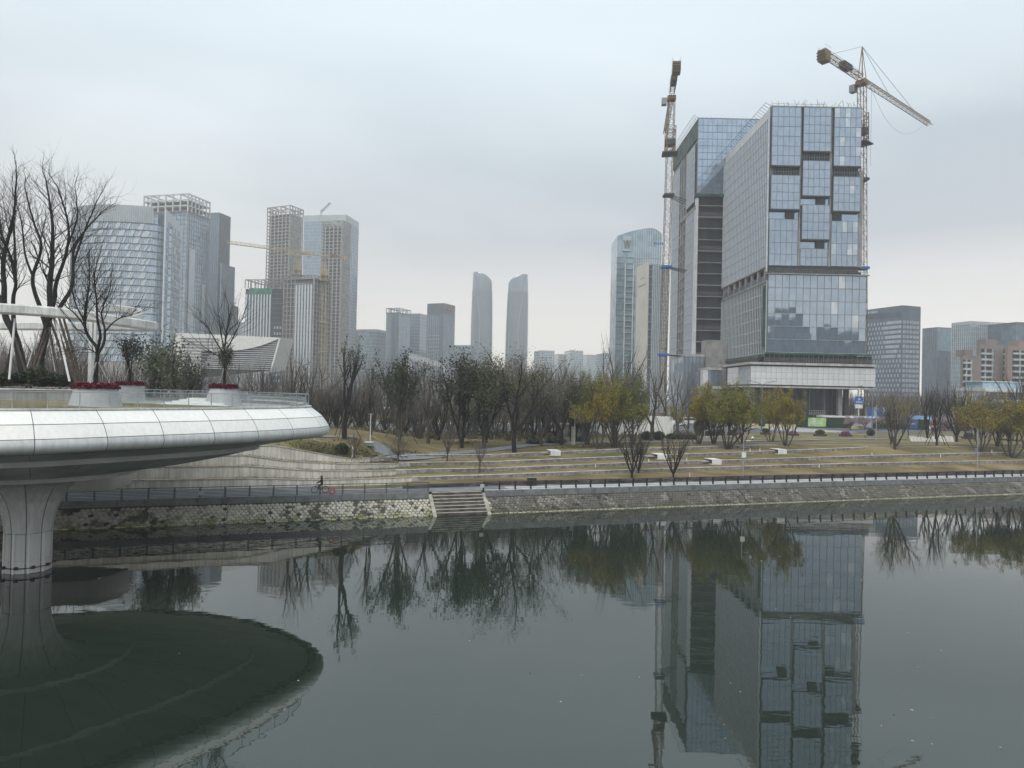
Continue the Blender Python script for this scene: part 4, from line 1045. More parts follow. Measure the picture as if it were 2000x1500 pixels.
for px, D, tp, kd, sx, lb in (
    (640, 118, 742, 'vase2', 1.1, 'purple brown rounded leafless tree just right of the platform tip'),
    (702, 120, 735, 'vase', 1.1, 'purple brown rounded leafless tree right of the tall three limbed tree'),
    (822, 126, 722, 'thicket2', 1.0, 'bushy leafless tree between the two tall dark leaved trees'),
    (948, 128, 735, 'evergreen', 1.0, 'dark evergreen tree left of the broad olive leaved tree'),
    (930, 140, 728, 'evergreen2', .9, 'grey green evergreen tree behind the pointed evergreen'),
    (965, 150, 706, 'olive', .9, 'olive tinted tree crown between the twin towers'),
    (1040, 140, 708, 'olive', .9, 'olive brown tree right of the second twin tower'),
    (1065, 150, 700, 'bare2', .9, 'greyish tree in the middle of the wood below the low far block'),
    (1090, 132, 770, 'evergreen', 1.1, 'dark round evergreen bush at the end of the park road'),
    (985, 132, 742, 'olive', 1.3, 'olive brown tree just behind the trunk of the broad olive leaved tree'), (1062, 128, 752, 'olive', 1.3, 'low olive brown tree left of the dark round evergreen'), (915, 122, 772, 'evergreen2', 1.2, 'small grey green evergreen at the foot of the pointed evergreen'), (1030, 136, 728, 'evergreen2', .9, 'grey green evergreen between the olive trees'),
    (575, 99, 664, 'bare2', 1.0, 'tall leafless tree rising behind the platform rail before the fin fronted blocks'), (612, 102, 688, 'bare', 1.0, 'leafless tree just left of the platform tip'), (725, 100, 692, 'bare2', .9, 'slender leafless tree left of the two tall dark leaved trees'),
    (838, 106, 698, 'bare', .9, 'slender leafless tree between the tall dark leaved tree and the pointed evergreen'), (948, 106, 702, 'cone_leafy', 1.2, 'dark leafy tree left of the broad olive leaved tree'), (1058, 110, 704, 'bare2', .9, 'leafless tree right of the broad olive leaved tree'), (1098, 112, 722, 'olive', 1.2, 'olive tree just left of the yellow green clump'),
    (1116, 136, 790, 'evergreen', 1.2, 'low dark evergreen beside the stone gate pier'),
    (1243, 175, 716, 'evergreen', .55, 'narrow dark evergreen tree in front of the white striped block'),
    (1100, 160, 712, 'bare', 1.0, 'grey leafless tree left of the yellow green clump'),
    (880, 136, 716, 'thicket', 1.0, 'fine twigged leafless tree left of the pointed evergreen'),
    (1300, 165, 715, 'bare3', .9, 'leafless tree at the foot of the left construction crane'),
    (1345, 172, 735, 'bare', .8, 'leafless tree in front of the low glass annex')):
    wood_tree(px, D, tp, kd, sx, lb)
# roadside blossom trees
for i, (px, D) in enumerate(((1662, 188), (1690, 190), (1716, 190), (1738, 192), (1828, 196), (1846, 196), (1866, 198), (1884, 198), (622, 150), (884, 150))):
    wood_tree(px, D, 812 if px > 1000 else 806, 'blossom', 1.1, ('pale pink blossom tree left of the flower poster', 'pale pink blossom tree in front of the flower poster', 'pale pink blossom tree right of the flower poster', 'pale pink blossom tree between the flower poster and the thin orange tree', 'pale pink blossom tree left of the dark red parked car', 'pale pink blossom tree between the two front parked cars', 'pale pink blossom tree behind the dark dense leafless tree', 'pale pink blossom tree at the right end of the parked cars', 'faint pink blossom tree beyond the platform tip', 'faint pink blossom tree beyond the pointed evergreen')[i])
# ground cover under the wood
gc = leaves_mesh('ground_cover', [p for p in (lambda q: [(bw(s_, w_, 0).x, bw(s_, w_, 0).y, (ground_z(s_, w_) if w_ < 62 else PLAT)+q.uniform(.0, .35)) for s_, w_ in ((q.uniform(-45, 62), q.uniform(40, 60)) for _ in range(9000))])(random.Random(3))], .55, M['leaf_olive'], 3)
tag(new_obj('ground_cover', gc), 'low brown green ground cover under the wood', 'ground cover', None, 'stuff')
gc = []
q = random.Random(8)
for (px, py, wd, dp, n) in ((645, 884, 5.5, 2.2, 1500), (735, 893, 4.2, 1.5, 1200), (800, 886, 4.5, 1.3, 1100), (915, 866, 5, 1.2, 500), (1150, 874, 8, 1.6, 700)):
    c = on_ground(px, py); s0, w0 = sw(c)
    for i in range(n):
        s_, w_ = s0+q.gauss(0, wd*.4), w0+q.gauss(0, dp*.45)
        if w_ > WK(4, s_)+.5:
            P = bw(s_, w_, ground_z(s_, w_)+q.uniform(0, .3)); gc.append(tuple(P))
tag(new_obj('weeds', leaves_mesh('weeds', gc, .28, M['leaf_olive'], 5)), 'tangled brown green weeds on the mounds above the terrace walls', 'weeds', None, 'stuff')
gu = []
for i in range(5200):
    s_, w_ = q.uniform(-42, 30), q.uniform(39, 56); z_ = ground_z(s_, w_); h_ = q.random()**1.5*1.1*(.4+.6*math.sin(s_*.7+w_)**2)
    p_ = bw(s_, w_, z_+h_); gu.append(tuple(p_))
tag(new_obj('undergrowth', leaves_mesh('undergrowth', gu, .42, M['leaf_olive'], 15, .2)), 'low brown green undergrowth between the trunks of the wood', 'undergrowth', None, 'stuff')
# dry weeds along the wall ledges
gw = []
for k in range(1, 4):
    for i in range(700):
        s_ = -30+24*q.random()**1.0; gw.append(tuple(bw(s_, WK(k+1, s_)-.16-abs(q.gauss(0, .25)), TOPS[k](s_)+q.uniform(0, .16)+.02)))
tag(new_obj('dry_weeds', leaves_mesh('dry_weeds', gw, .14, mat('dry_weed', (.10, .06, .035), .95, var=.3), 9)), 'dry reddish weeds along the ledges of the curved walls', 'weeds', None, 'stuff')

# ---- big trees on the platform, limbs led along the measured lines ----------------
def guided(name, label, D, limbs, base_r, seed, twig_level=3, dz=0.):
    t = Tree(seed); q = t.q
    for pts, r0, r1, depth in limbs:
        n = len(pts); W_ = []
        for i, (px, py) in enumerate(pts):
            W_.append(np.array(at(px, py, D+depth*(i/(n-1))**1.2)))
        A = spline(W_, max(8, n*4), False)
        A = A+np.r_[np.zeros((1, 3)), np.cumsum(q.normal(size=(len(A)-1, 3))*.025, 0)]*np.linspace(0, 1, len(A))[:, None]
        r0 *= .82; t.limbline([tuple(a) for a in A], r0, r1)
        nb = int(len(A)*.8)
        for j in range(nb):
            u = q.uniform(.42, .99) if len(pts) > 3 else q.uniform(.15, .99); i = int(u*(len(A)-1)); p = A[i]; d = A[min(i+1, len(A)-1)]-A[max(i-1, 0)]; d /= np.linalg.norm(d)
            side = q.normal(size=3); side -= side.dot(d)*d; side /= np.linalg.norm(side)
            nd = d*.9+side*q.uniform(.35, .8); nd[2] += .25
            r = (r0+(r1-r0)*u)*q.uniform(.28, .5)
            t.grow(p, nd, q.uniform(1.6, 3.6)*(1.25-.55*u), max(r*.8, .016), 1, twig_level, .6, .25, (3, 3, 3, 2), .2, .62, .55, 2, 4, .15)
        t.grow(A[-1], A[-1]-A[-3], 1.6, max(r1, .018), 1, twig_level, .5, .35, (3, 3, 2), .18, .62, .55, 2, 4, .1)
    root = thing(name, label, 'tree', at(*limbs[0][0][0], D))
    for nm, sg, m, n in (('trunk', t.limb, 'bark_dark', 7), ('crown', t.twig, 'twig_dark', 3)):
        o = new_obj(nm, segs_mesh(nm, sg, M[m], n), None, root); o.matrix_parent_inverse = Matrix.Translation(-root.location)
    return root
guided('bare_tree', 'large leaning leafless tree at the left edge of the platform garden', 58, [
    ([(46, 735), (38, 690), (27, 652), (8, 615), (5, 561), (3, 500), (20, 410), (22, 338)], .42, .05, 1.5),
    ([(28, 650), (25, 590), (29, 551), (18, 500), (11, 480)], .24, .08, -2), ([(29, 551), (30, 500), (28, 440), (27, 380)], .16, .04, 2),
    ([(6, 600), (-14, 540), (-20, 470), (-8, 390)], .2, .05, 2.5), ([(12, 497), (2, 440), (-6, 380)], .09, .03, -1)], .4, 101)
guided('bare_tree', 'largest leafless tree of the platform garden with many fanned limbs', 60, [
    ([(72, 735), (80, 690), (91, 644), (98, 600), (96, 560), (101, 513), (104, 449), (99, 400), (90, 352)], .46, .05, 0.5),
    ([(91, 640), (80, 605), (64, 545), (83, 481), (66, 428), (50, 370)], .25, .05, 2.5), ([(66, 545), (50, 500), (45, 450), (36, 410)], .13, .035, -2),
    ([(98, 615), (107, 580), (109, 553), (128, 492), (131, 433), (114, 370)], .24, .05, -2.5),
    ([(104, 620), (122, 592), (141, 556), (144, 487), (165, 455), (200, 418)], .24, .045, 2), ([(142, 520), (165, 450), (180, 410), (190, 385)], .13, .035, -1.5),
    ([(128, 492), (150, 430), (150, 395), (146, 368)], .12, .03, 1)], .45, 102)
guided('bare_tree', 'leafless tree growing from the largest conical planter', 47, [
    ([(186, 756), (188, 715), (190, 682), (176, 660), (167, 640), (170, 600), (175, 560), (176, 528)], .19, .03, .4),
    ([(190, 684), (196, 655), (190, 620), (188, 580), (186, 540), (190, 520)], .13, .03, -.8),
    ([(192, 690), (203, 670), (205, 645), (200, 615), (212, 585), (224, 560)], .11, .025, .8), ([(205, 648), (222, 628), (238, 618), (262, 612)], .07, .02, .3),
    ([(167, 640), (150, 618), (130, 603), (110, 596)], .08, .02, .5), ([(188, 690), (172, 682), (150, 684)], .05, .015, -.5), ([(168, 632), (148, 596), (140, 560), (146, 540)], .08, .02, .8)], .2, 103, 2)
guided('bare_tree', 'leafless spreading tree behind the planter beside the white steps', 60, [
    ([(438, 752), (439, 720), (437, 690), (441, 655), (446, 625), (448, 600)], .14, .03, .4), ([(437, 692), (420, 664), (405, 640), (392, 628)], .09, .02, 1),
    ([(438, 700), (412, 688), (385, 668)], .07, .02, -.8), ([(439, 690), (455, 660), (466, 640), (474, 620)], .09, .02, -.6), ([(438, 680), (430, 645), (428, 615)], .08, .02, .6)], .15, 104, 2)
o = plant('evergreen', PL2, at(253, 650, 66).z-PL2.z, 'small evergreen tree in the planter behind the largest one', sx=.95); stakes(PL2, 3, 1.7, 1.0, 'pale pole propping the evergreen in the second planter', 'stake_pale', .025)
o = plant('evergreen', PL3, at(440, 668, 58.5).z-PL3.z, 'round evergreen tree in the planter beside the white steps', sx=.75); stakes(PL3, 3, 1.6, .9, 'pale pole propping the evergreen beside the white steps', 'stake_pale', .025)
stakes(PL1, 3, 1.7, 1.0, 'pale pole propping the tree in the largest planter', 'stake_pale', .025)
for px, D, tp, kd, sx, lb in ((345, 92, 652, 'evergreen2', .8, 'bushy evergreen tree behind the platform rail, right of the second planter'), (290, 96, 640, 'evergreen2', .85, 'grey green evergreen tree half behind the second planter tree'),
                              (318, 100, 675, 'evergreen', .8, 'low evergreen tree just behind the platform railing'), (372, 98, 700, 'evergreen', .9, 'small evergreen left of the spreading leafless tree')):
    wood_tree(px, D, tp, kd, sx, lb)
# garden plants on the platform
for px, py, wp, hp, m, nm, lb in ((8, 752, 40, 26, 'leaf_mid', 'shrub', 'mid green shrub at the left end of the platform bed'), (20, 753, 24, 16, 'yellow_flower', 'flowering_plant', 'pale yellow flowering plant in the platform bed'),
    (33, 753, 8, 15, 'yellow_flower', 'flowering_plant', 'small upright orange yellow flower spike in the platform bed'), (74, 752, 40, 38, 'leaf_mid', 'shrub', 'spiky green cycad at the foot of the largest leafless tree'), (45, 748, 50, 22, 'leaf_dark', 'shrub', 'low dark shrub between the two large leafless trees'),
    (80, 754, 28, 13, 'leaf_mid', 'shrub', 'bright green low plant in front of the spiky cycad'), (122, 753, 34, 22, 'leaf_dark', 'shrub', 'dark round shrub at the right end of the platform bed'), (102, 754, 12, 5, 'crimson', 'flowering_plant', 'tiny red flowers between the green shrubs of the bed'), (100, 748, 40, 20, 'leaf_dark', 'shrub', 'dark spreading shrub behind the red flowers')):
    P = at(px, py, 54); shrub(px, py, wp, hp, m, lb, None, nm, 54)
bigl = ['crossing the trunk foot of the largest leafless tree', 'leaning from the left on the largest leafless tree', 'leaning on the largest leafless tree, leftmost of four on its right', 'leaning on the largest leafless tree, second of four on its right', 'leaning on the largest leafless tree, third of four on its right', 'leaning on the largest leafless tree, rightmost of four on its right', 'leaning from the left on the tree at the left edge', 'leaning from the right on the tree at the left edge', 'behind the largest leafless tree, next to the thin white pole']
for (x0, y0, x1, y1) in ((60, 745, 93, 650), (52, 752, 92, 640), (146, 744, 99, 628), (153, 748, 104, 618), (158, 742, 110, 604), (163, 748, 118, 600), (4, 715, 28, 655), (60, 748, 25, 645), (118, 738, 96, 640)):
    a, b_ = at(x0, y0, 57+rt.uniform(-1.5, 1)), at(x1, y1, 60. if x1 > 60 else 58.4)
    a.z = min(a.z, DZ+1.15); tag(MB().bar(a, b_, .10, 7).build('tree_stake', M['stake']), 'thick brown pole '+bigl.pop(0), 'stake', 'poles propping young trees')
# ------------------------------------------------------------------ buildings
G = dict(
    blue=glass('glass_blue', (.40, .49, .60), (2.2, 2.2, 3.3), .05, .82, .1, .006),
    blue_pane=glass('glass_pane', (.38, .45, .535), (50, 50, 50), .04, .82, .07, .004),
    far=glass('glass_far', (.30, .39, .48), (3, 3, 3.6), .12, .6, .2, .01),
    fard=glass('glass_far_dark', (.17, .23, .30), (3, 3, 3.6), .15, .5, .25, .01),
    twin=glass('glass_twin', (.22, .265, .31), (3, 3, 3.6), .14, .55, .15, .01),
    grey=glass('glass_grey', (.30, .37, .45), (2.2, 1.57, 3.4), .10, .65, .22, .012),
    dark=glass('glass_dark', (.035, .04, .048), (2.4, 2.4, 3.4), .10, .1, .4, .012),
    teal=glass('glass_teal', (.32, .42, .48), (3, 3, 3.6), .12, .6, .2, .01),
    office=glass('glass_office', (.40, .50, .60), (1.6, 1.6, 4.2), .08, .7, .2, .012),
)
M.update(
    frame_conc=mat('frame_concrete', (.36, .34, .32), .9, var=.15, scale=.2),
    mull=mat('mullion_grey', (.20, .22, .24), .5, .3, var=.1),
    mull_white=mat('mullion_white', (.55, .57, .58), .5, .2, var=.08),
    mull_pale=mat('mullion_pale', (.38, .39, .39), .5, .3, var=.1, scale=.3),
    fin=mat('fin_white', (.56, .60, .64), .5, .1, var=.06),
    spandrel=mat('spandrel', (.10, .13, .16), .4, .3, var=.15, scale=.1),
    spandrel_pale=mat('spandrel_pale', (.40, .44, .47), .45, .2, var=.1, scale=.1),
    cream=mat('cream_wall', (.62, .58, .52), .8, var=.06, scale=.1),
    stone_panel=mat('podium_panel', (.68, .68, .69), .6, var=.08, scale=.25, streak=.12, rand=.06),
    concrete_raw=mat('raw_concrete', (.33, .325, .315), .9, var=.14, scale=.3, streak=.2),
    scaffold=mat('scaffold_tube', (.20, .19, .18), .6, .3, var=.2),
    net=mat('green_net', (.035, .085, .06), .9, var=.35, scale=.25),
    net_bright=mat('green_net_bright', (.04, .22, .16), .9, var=.3, scale=.25),
    brick=mat('brown_render', (.25, .20, .185), .9, var=.1, scale=.15),
    brick_orange=mat('orange_render', (.30, .225, .195), .9, var=.1, scale=.15),
    slate=mat('slate_wall', (.12, .155, .20), .6, var=.12, scale=.1),
    winpale=mat('window_pale', (.55, .60, .67), .3, .3, var=.2, scale=.4, rand=.15),
    hedge=mat('hoarding_green', (.022, .048, .026), .95, var=.35, scale=2.5, bump=.8, coord='World'),
    redsign=mat('red_sign', (.35, .06, .07), .6, var=.2),
)
class Bld:
    """a building set by its near corner: front runs along local x, side along local y (away from the river)"""
    def __init__(s, name, label, xc, ytop, Y, xf, xs, yaw=0., depth=None, base=PLAT, cat='building', group=None, width=None):
        c = at(xc, ytop, Y); a = math.radians(yaw); s.yaw = a
        ax, ay, bx, by = math.cos(a), math.sin(a), -math.sin(a), math.cos(a)
        ym = (ytop+760)/2
        def solve(px, ux, uy):
            k = at(px, ym, 1.).x; return (k*c.y-c.x)/(ux-k*uy)
        # corner column at mid height so that the roll of the picture is shared
        c.x = at(xc, ym, Y).x
        s.w = width if width is not None else solve(xf, ax, ay)
        s.d = depth if depth is not None else solve(xs, bx, by)
        s.h = c.z-base; s.base = base
        s.x0, s.x1 = min(0, s.w), max(0, s.w)
        s.root = thing(name, label, cat, (c.x, c.y, base), a, group)
        s.sgn = 1 if s.w > 0 else -1       # +1: side face seen at the left end (x=0)
    def box(s, x0, y0, z0, x1, y1, z1, name, m, parent=None):
        return MB().box(x0, y0, z0, x1, y1, z1).build(name, m, parent or s.root)
    def z_of(s, py, px, local_y=0.):
        """local height of a picture row on the front face"""
        Y = s.root.location.y+local_y; return at(px, py, Y).z-s.base
    def core(s, z0, z1, m, inset=.15, name='wall'):
        return s.box(s.x0+inset, inset, z0, s.x1-inset, s.d-inset, z1, name, m)
    def slabs(s, zs, th, m, out=.0, name='floor_band'):
        me = MB().box(s.x0-out, -out, -th/2, s.x1+out, s.d+out, th/2).mesh(name); me.materials.append(m)
        for z in zs: inst(name, me, s.root, (0, 0, z))
    def mull(s, z0, z1, nf, ns, wd, out, m, inset=.15, name='mullion', f0=0., f1=1.):
        b = MB()
        for i in range(nf+1):
            x = s.x0+(s.x1-s.x0)*(f0+(f1-f0)*i/nf); b.box(x-wd/2, -out, z0, x+wd/2, inset+.02, z1)
        xe = 0.
        for i in range(ns+1):
            y = s.d*i/ns
            if s.sgn > 0: b.box(-out, y-wd/2, z0, inset+.02, y+wd/2, z1)
            else: b.box(out, y-wd/2, z0, -inset-.02, y+wd/2, z1)
        return tag(b.build(name, m, s.root), kind='stuff')
    def curtain(s, fh, nf, ns, g, slab, ml, th=.5, wd=.16, z0=0., z1=None, out=.06, top=1.2):
        z1 = s.h if z1 is None else z1
        s.core(z0, z1, g); s.slabs(np.arange(z0+fh, z1-top*.5, fh), th, slab, out); s.mull(z0, z1-.05, nf, ns, wd, out+.06, ml)
        s.box(s.x0-.1, -.1, z1-top, s.x1+.1, s.d+.1, z1+.05, 'parapet', slab)
    def frame(s, fh, nf, ns, z1=None, th=.45, cw=.7, conc=None):
        z1 = s.h if z1 is None else z1; conc = conc or M['frame_conc']
        s.core(0, z1-.3, M['shadow'], 1.6, 'core'); s.slabs(np.arange(fh, z1+.1, fh), th, conc)
        s.mull(0, z1, nf, ns, cw, .03, conc, .6, 'column')
    def crown(s, z0, h, nf, ns, m, levels=2, r=.25):
        """open steel frame on the roof"""
        b = MB(); xs = np.linspace(s.x0, s.x1, nf+1); ys = np.linspace(0, s.d, ns+1)
        for x in xs:
            for y in (0, s.d): b.box(x-r, y-r, z0, x+r, y+r, z0+h)
        for y in ys[1:-1]:
            for x in (s.x0, s.x1): b.box(x-r, y-r, z0, x+r, y+r, z0+h)
        for l in range(1, levels+1):
            z = z0+h*l/levels
            for y in (0, s.d): b.box(s.x0, y-r, z-r, s.x1, y+r, z+r)
            for x in (s.x0, s.x1): b.box(x-r, 0, z-r, x+r, s.d, z+r)
        for x in xs[1:-1:2]: b.box(x-r, 0, z0+h-r, x+r, s.d, z0+h+r)
        return b.build('roof_frame', m, s.root)

# ---- left group ------------------------------------------------------------------
# A: office with curved glass front, floor lines and slanted pale panels
def office():
    Y = 425; base = PLAT
    c = at(320, 410, Y); c.x = at(320, 560, Y).x
    root = thing('glass_office', 'blue glass office block with slanted white panels on its gently curved front', 'building', (c.x, c.y, base))
    h = c.z-base; xl = at(128, 560, Y).x-c.x; xr = at(299, 560, Y).x-c.x
    def cy(x):      # curved front: bulges to the camera in the middle, turns back at the right corner
        u = (x-xl)/(0-xl)
        y = 10*(2*u-1)**2*(.6 if u > .5 else 1.)-6
        if x > xr: y += 9*((x-xr)/(0-xr))**2
        return y
    xs = np.concatenate([np.linspace(xl, xr, 46), np.linspace(xr, 0, 7)[1:]])
    fh = 4.25; nf = int(h/fh)
    b = MB(); b.loft([[(x, cy(x), z) for x in xs] for z in (0, h-9.5)]); b.build('glazing', G['office'], root, True)
    b = MB(); b.loft([[(x, cy(x), z) for x in xs[xs <= xr+.01]] for z in (h-9.6, h+1.2)]); b.build('top_screen', M['spandrel_pale'], root, True)
    for i in range(1, nf-1):
        z = i*fh; b = MB()
        b.loft([[(x, cy(x)-.02, z-.26) for x in xs], [(x, cy(x)-.52, z-.26) for x in xs], [(x, cy(x)-.52, z+.26) for x in xs], [(x, cy(x)-.02, z+.26) for x in xs]]); b.build('floor_band', M['spandrel'], root)
    b = MB()
    for x in xs: b.box(x-.09, cy(x)-.28, 0, x+.09, cy(x)+.1, h-9.5 if x > xr else h+1)
    tag(b.build('mullion', M['mull_white'], root), kind='stuff')
    q = random.Random(4); px_ = (xr-xl)/45
    for i in range(1, nf-2):
        z = i*fh; off = (i*2.37) % 7
        for j in range(44):
            u = (j+off+1.2*math.sin(i*1.3)) % 5.5
            if u < 1.5 or q.random() < .06:
                x = xl+j*px_+.1; wd = px_*q.uniform(.8, 1.9); sh = px_*1.15; dpt_ = -.42
                V = []
                for dy in (-.42, -.34):
                    for (xx, zz) in ((x, z+.25), (x+wd, z+.25), (x+wd+sh, z+fh-.25), (x+sh+wd*.35, z+fh-.25)):
                        xx = min(xx, xr-.05); V.append((xx, cy(xx)+dy, zz))
                MB().hexa([V[k] for k in (0, 1, 5, 4, 3, 2, 6, 7)]).build('slanted_panel', M['fin'], root)
    # right hand fin wall that runs back
    x2 = at(350, 560, Y+42).x-c.x
    b = MB(); n = 9; hh = 3
    b.hexa([(0.2, -2, 0), (1.2, -2, 0), (x2+1, 42, 0), (x2, 42, 0), (.2, -2, h), (1.2, -2, h), (x2+1, 42, h-1), (x2, 42, h-1)]); b.build('fin_wall', M['fin'], root)
    b = MB(); dv = Vector((x2-.2, 44, 0)).normalized(); nv = Vector((dv.y, -dv.x, 0))
    for i in range(2, nf-1):
        for j in range(11):
            if q.random() < .85:
                p = Vector((1.2, -2, i*fh))+dv*(3+j*3.7)+nv*.05; e = p+dv*1.3
                b.hexa([p, e, e+nv*.06, p+nv*.06]+[v+Vector((0, 0, fh*.8)) for v in (p, e, e+nv*.06, p+nv*.06)])
    tag(b.build('window', G['fard'], root), kind='stuff')
    MB().box(xl, 12, 0, -14, 44, h-8).build('back_block', G['far'], root)
    MB().box(xr+.5, 3, h-9.5, -.6, 5, h-2).build('roof_plant', M['spandrel'], root)
office()
B = Bld('frame_topped_tower', 'tall blue tower with an open white steel frame on its roof, behind the glass office', 362, 412, 600, 276, 405, -14, group='towers of the left skyline')
B.curtain(4., 12, 10, G['far'], M['spandrel'], M['mull'], .5, .3, top=2)
B.box(.1, 3, 0, .8, 10, B.h*.8, 'side_fin', M['fin']); B.box(.1, 20, 0, .9, 24, B.h*.62, 'side_fin', M['spandrel_pale'])
B.frame(4., 6, 5, B.h+.5); B.crown(B.h, 15, 6, 6, M['mull_white'], 3, .5)
for z in (4.2, 9): B.box(B.x0+1, 2, B.h+z, B.x1-1, B.d-2, B.h+z+.6, 'roof_slab', M['frame_conc'])
B = Bld('stepped_tower', 'slate blue stepped tower right of the frame topped tower', 424, 415, 680, 395, 446, -12, group='towers of the left skyline')
B.curtain(4., 8, 12, G['fard'], M['spandrel'], M['mull'], .4, .35)
B.box(1, 2, 0, 2.5, B.d+6, B.h*.72, 'lower_wing', G['far']); B.box(1, B.d*.5, 0, 3.6, B.d+12, B.h*.5, 'lower_wing', G['far'])
Bld('far_flats', 'small pale far block between the slate tower and the concrete towers', 462, 628, 1100, 451, 474, -15, depth=30).curtain(3.5, 6, 5, G['far'], M['spandrel_pale'], M['mull'])
B = Bld('concrete_tower', 'bare concrete tower under construction with an open frame on top, left of the pair', 562, 416, 720, 518, 588, -24, group='unfinished concrete towers')
B.frame(3.5, 6, 9, B.h, .6, 1.1); B.crown(B.h, 8, 5, 5, M['frame_conc'], 2, .45)
B = Bld('blue_glass_tower', 'plain blue glass tower behind the two concrete towers', 672, 419, 860, 590, 680, -10, depth=40, group='towers of the left skyline')
B.curtain(4.2, 22, 8, G['far'], M['spandrel_pale'], M['mull'], .35, .25, top=8)
B = Bld('concrete_tower', 'bare concrete tower under construction with a flat top, right of the pair', 664, 440, 700, 624, 682, -16, group='unfinished concrete towers')
B.frame(3.5, 5, 9, B.h, .6, 1.1); B.crown(B.h, 5, 4, 5, M['frame_conc'], 2, .4)
B = Bld('fin_fronted_block', 'lower block with pale vertical fins and a green net band at its top', 553, 563, 560, 476, 560, -8, depth=26, group='fin fronted blocks below the concrete towers')
B.core(0, B.h-.5, G['dark'], .4); B.slabs(np.arange(4, B.h-1, 4.), .5, M['spandrel'])
for i in range(9):
    x = B.x0+1.2+i*2.55; B.box(x, -.5, 0, x+1.3, .45, B.h-5, 'fin', M['fin'])
B.box(B.x0+4, -.6, B.h-5, B.x0+24, -.2, B.h, 'safety_net', M['net_bright'])
for i in range(30):
    j, k = i % 3, i//3; B.box(B.x0+26+j*2.4, -.1, 12+k*4.8, B.x0+27.2+j*2.4, .42, 14+k*4.8, 'window', M['winpale'])
B.crown(B.h, 7, 12, 3, M['scaffold'], 1, .25)
B = Bld('fin_fronted_block', 'lower block with wide pale fins between raw concrete bays, behind the yellow crane', 612, 540, 540, 552, 640, -18, depth=24, group='fin fronted blocks below the concrete towers')
B.core(0, B.h-3, G['dark'], .9); B.slabs(np.arange(3.6, B.h, 3.6), .45, M['frame_conc'], .02)
wb = B.x1-B.x0
for i in range(6):
    x = B.x0+wb*(.40+i*.095); B.box(x, -.45, 0, x+wb*.055, .5, B.h-6, 'fin', M['fin'])
B.mull(0, B.h, 3, 6, .55, .05, M['frame_conc'], .9, 'column', 0, .36); B.crown(B.h-2, 3, 9, 5, M['scaffold'], 1, .2)
# ---- white museum with louvred wedge
def museum():
    Y = 300; P = [at(x, y, Y) for x, y in ((330, 730), (345, 650), (430, 654), (549, 660), (531, 728))]
    root = thing('white_museum', 'low white museum hall with a swept wedge end filled with dark louvres', 'building', (P[1].x, Y, PLAT))
    o = Vector((P[1].x, Y, PLAT)); q = [(p-o) for p in P]
    b = MB(); n = len(q); dep = Vector((-6, 36, 0))
    b.add([(p.x, 0, p.z) for p in q]+[(p.x+dep.x, dep.y, p.z+2) for p in q], [tuple(range(n))]+[(i, n+i, n+(i+1) % n, (i+1) % n) for i in range(n)]); b.build('shell', M['white_matt'], root)
    # swept upper lip
    top = [at(x, y, Y) - o for x, y in ((345, 650), (430, 654), (549, 660))]; low = [at(x, y, Y)-o for x, y in ((430, 685), (470, 684), (510, 676), (549, 661))]
    A = spline([(p.x, p.y, p.z) for p in low], 24, False)
    rows = [[(a[0], -1.4, a[2]) for a in A], [(a[0], -1.4, np.interp(a[0], [t_.x for t_ in top], [t_.z for t_ in top])) for a in A]]
    MB().loft(rows).build('lip', M['white_matt'], root); MB().loft([[(a[0], .2, a[2]) for a in A], [(a[0], -1.4, a[2]) for a in A]]).build('lip_soffit', M['white_matt'], root)
    MB().add([(A[0][0]-8, -.25, A[0][2]-12), (A[0][0]-8, -.25, A[0][2]-.5)]+[(a[0], -.25, a[2]) for a in A]+[((at(531, 726, Y)-o).x-.5, -.25, (at(531, 724, Y)-o).z)], [tuple(range(len(A)+3))[::-1]]).build('louvre_recess', M['shadow'], root)
    zl = (at(500, 722, Y)-o).z; xe0, ze0, xe1, ze1 = (at(549, 661, Y)-o).x, (at(549, 661, Y)-o).z, (at(531, 727, Y)-o).x, (at(531, 727, Y)-o).z
    for i in range(15):
        z = zl+i*(ze0-zl)/15.5
        xa = A[0][0]-8+i*.6
        ok = [a for a in A if a[2] >= z+.15]
        if z > A[0][2]-.5: xa = np.interp(z, [a[2] for a in A], [a[0] for a in A]) if A[-1][2] > A[0][2] else xa
        xb = xe1+(z-ze1)/(ze0-ze1)*(xe0-xe1)-.4
        if xb-xa > 1: MB().box(xa, -.75, z, xb, -.3, z+.38).build('louvre', M['mull_white'], root)
    for i in range(10):
        z = (at(380, 715-i*6, Y)-o).z; MB().box((at(352, 700, Y)-o).x, -.5, z, (at(428, 700, Y)-o).x, -.05, z+.25).build('louvre', M['mull_pale'], root)
    MB().bar((xe0-.2, -.9, ze0), (xe1-.2, -.9, ze1), .5, 4).build('end_rib', M['white_matt'], root)
museum()
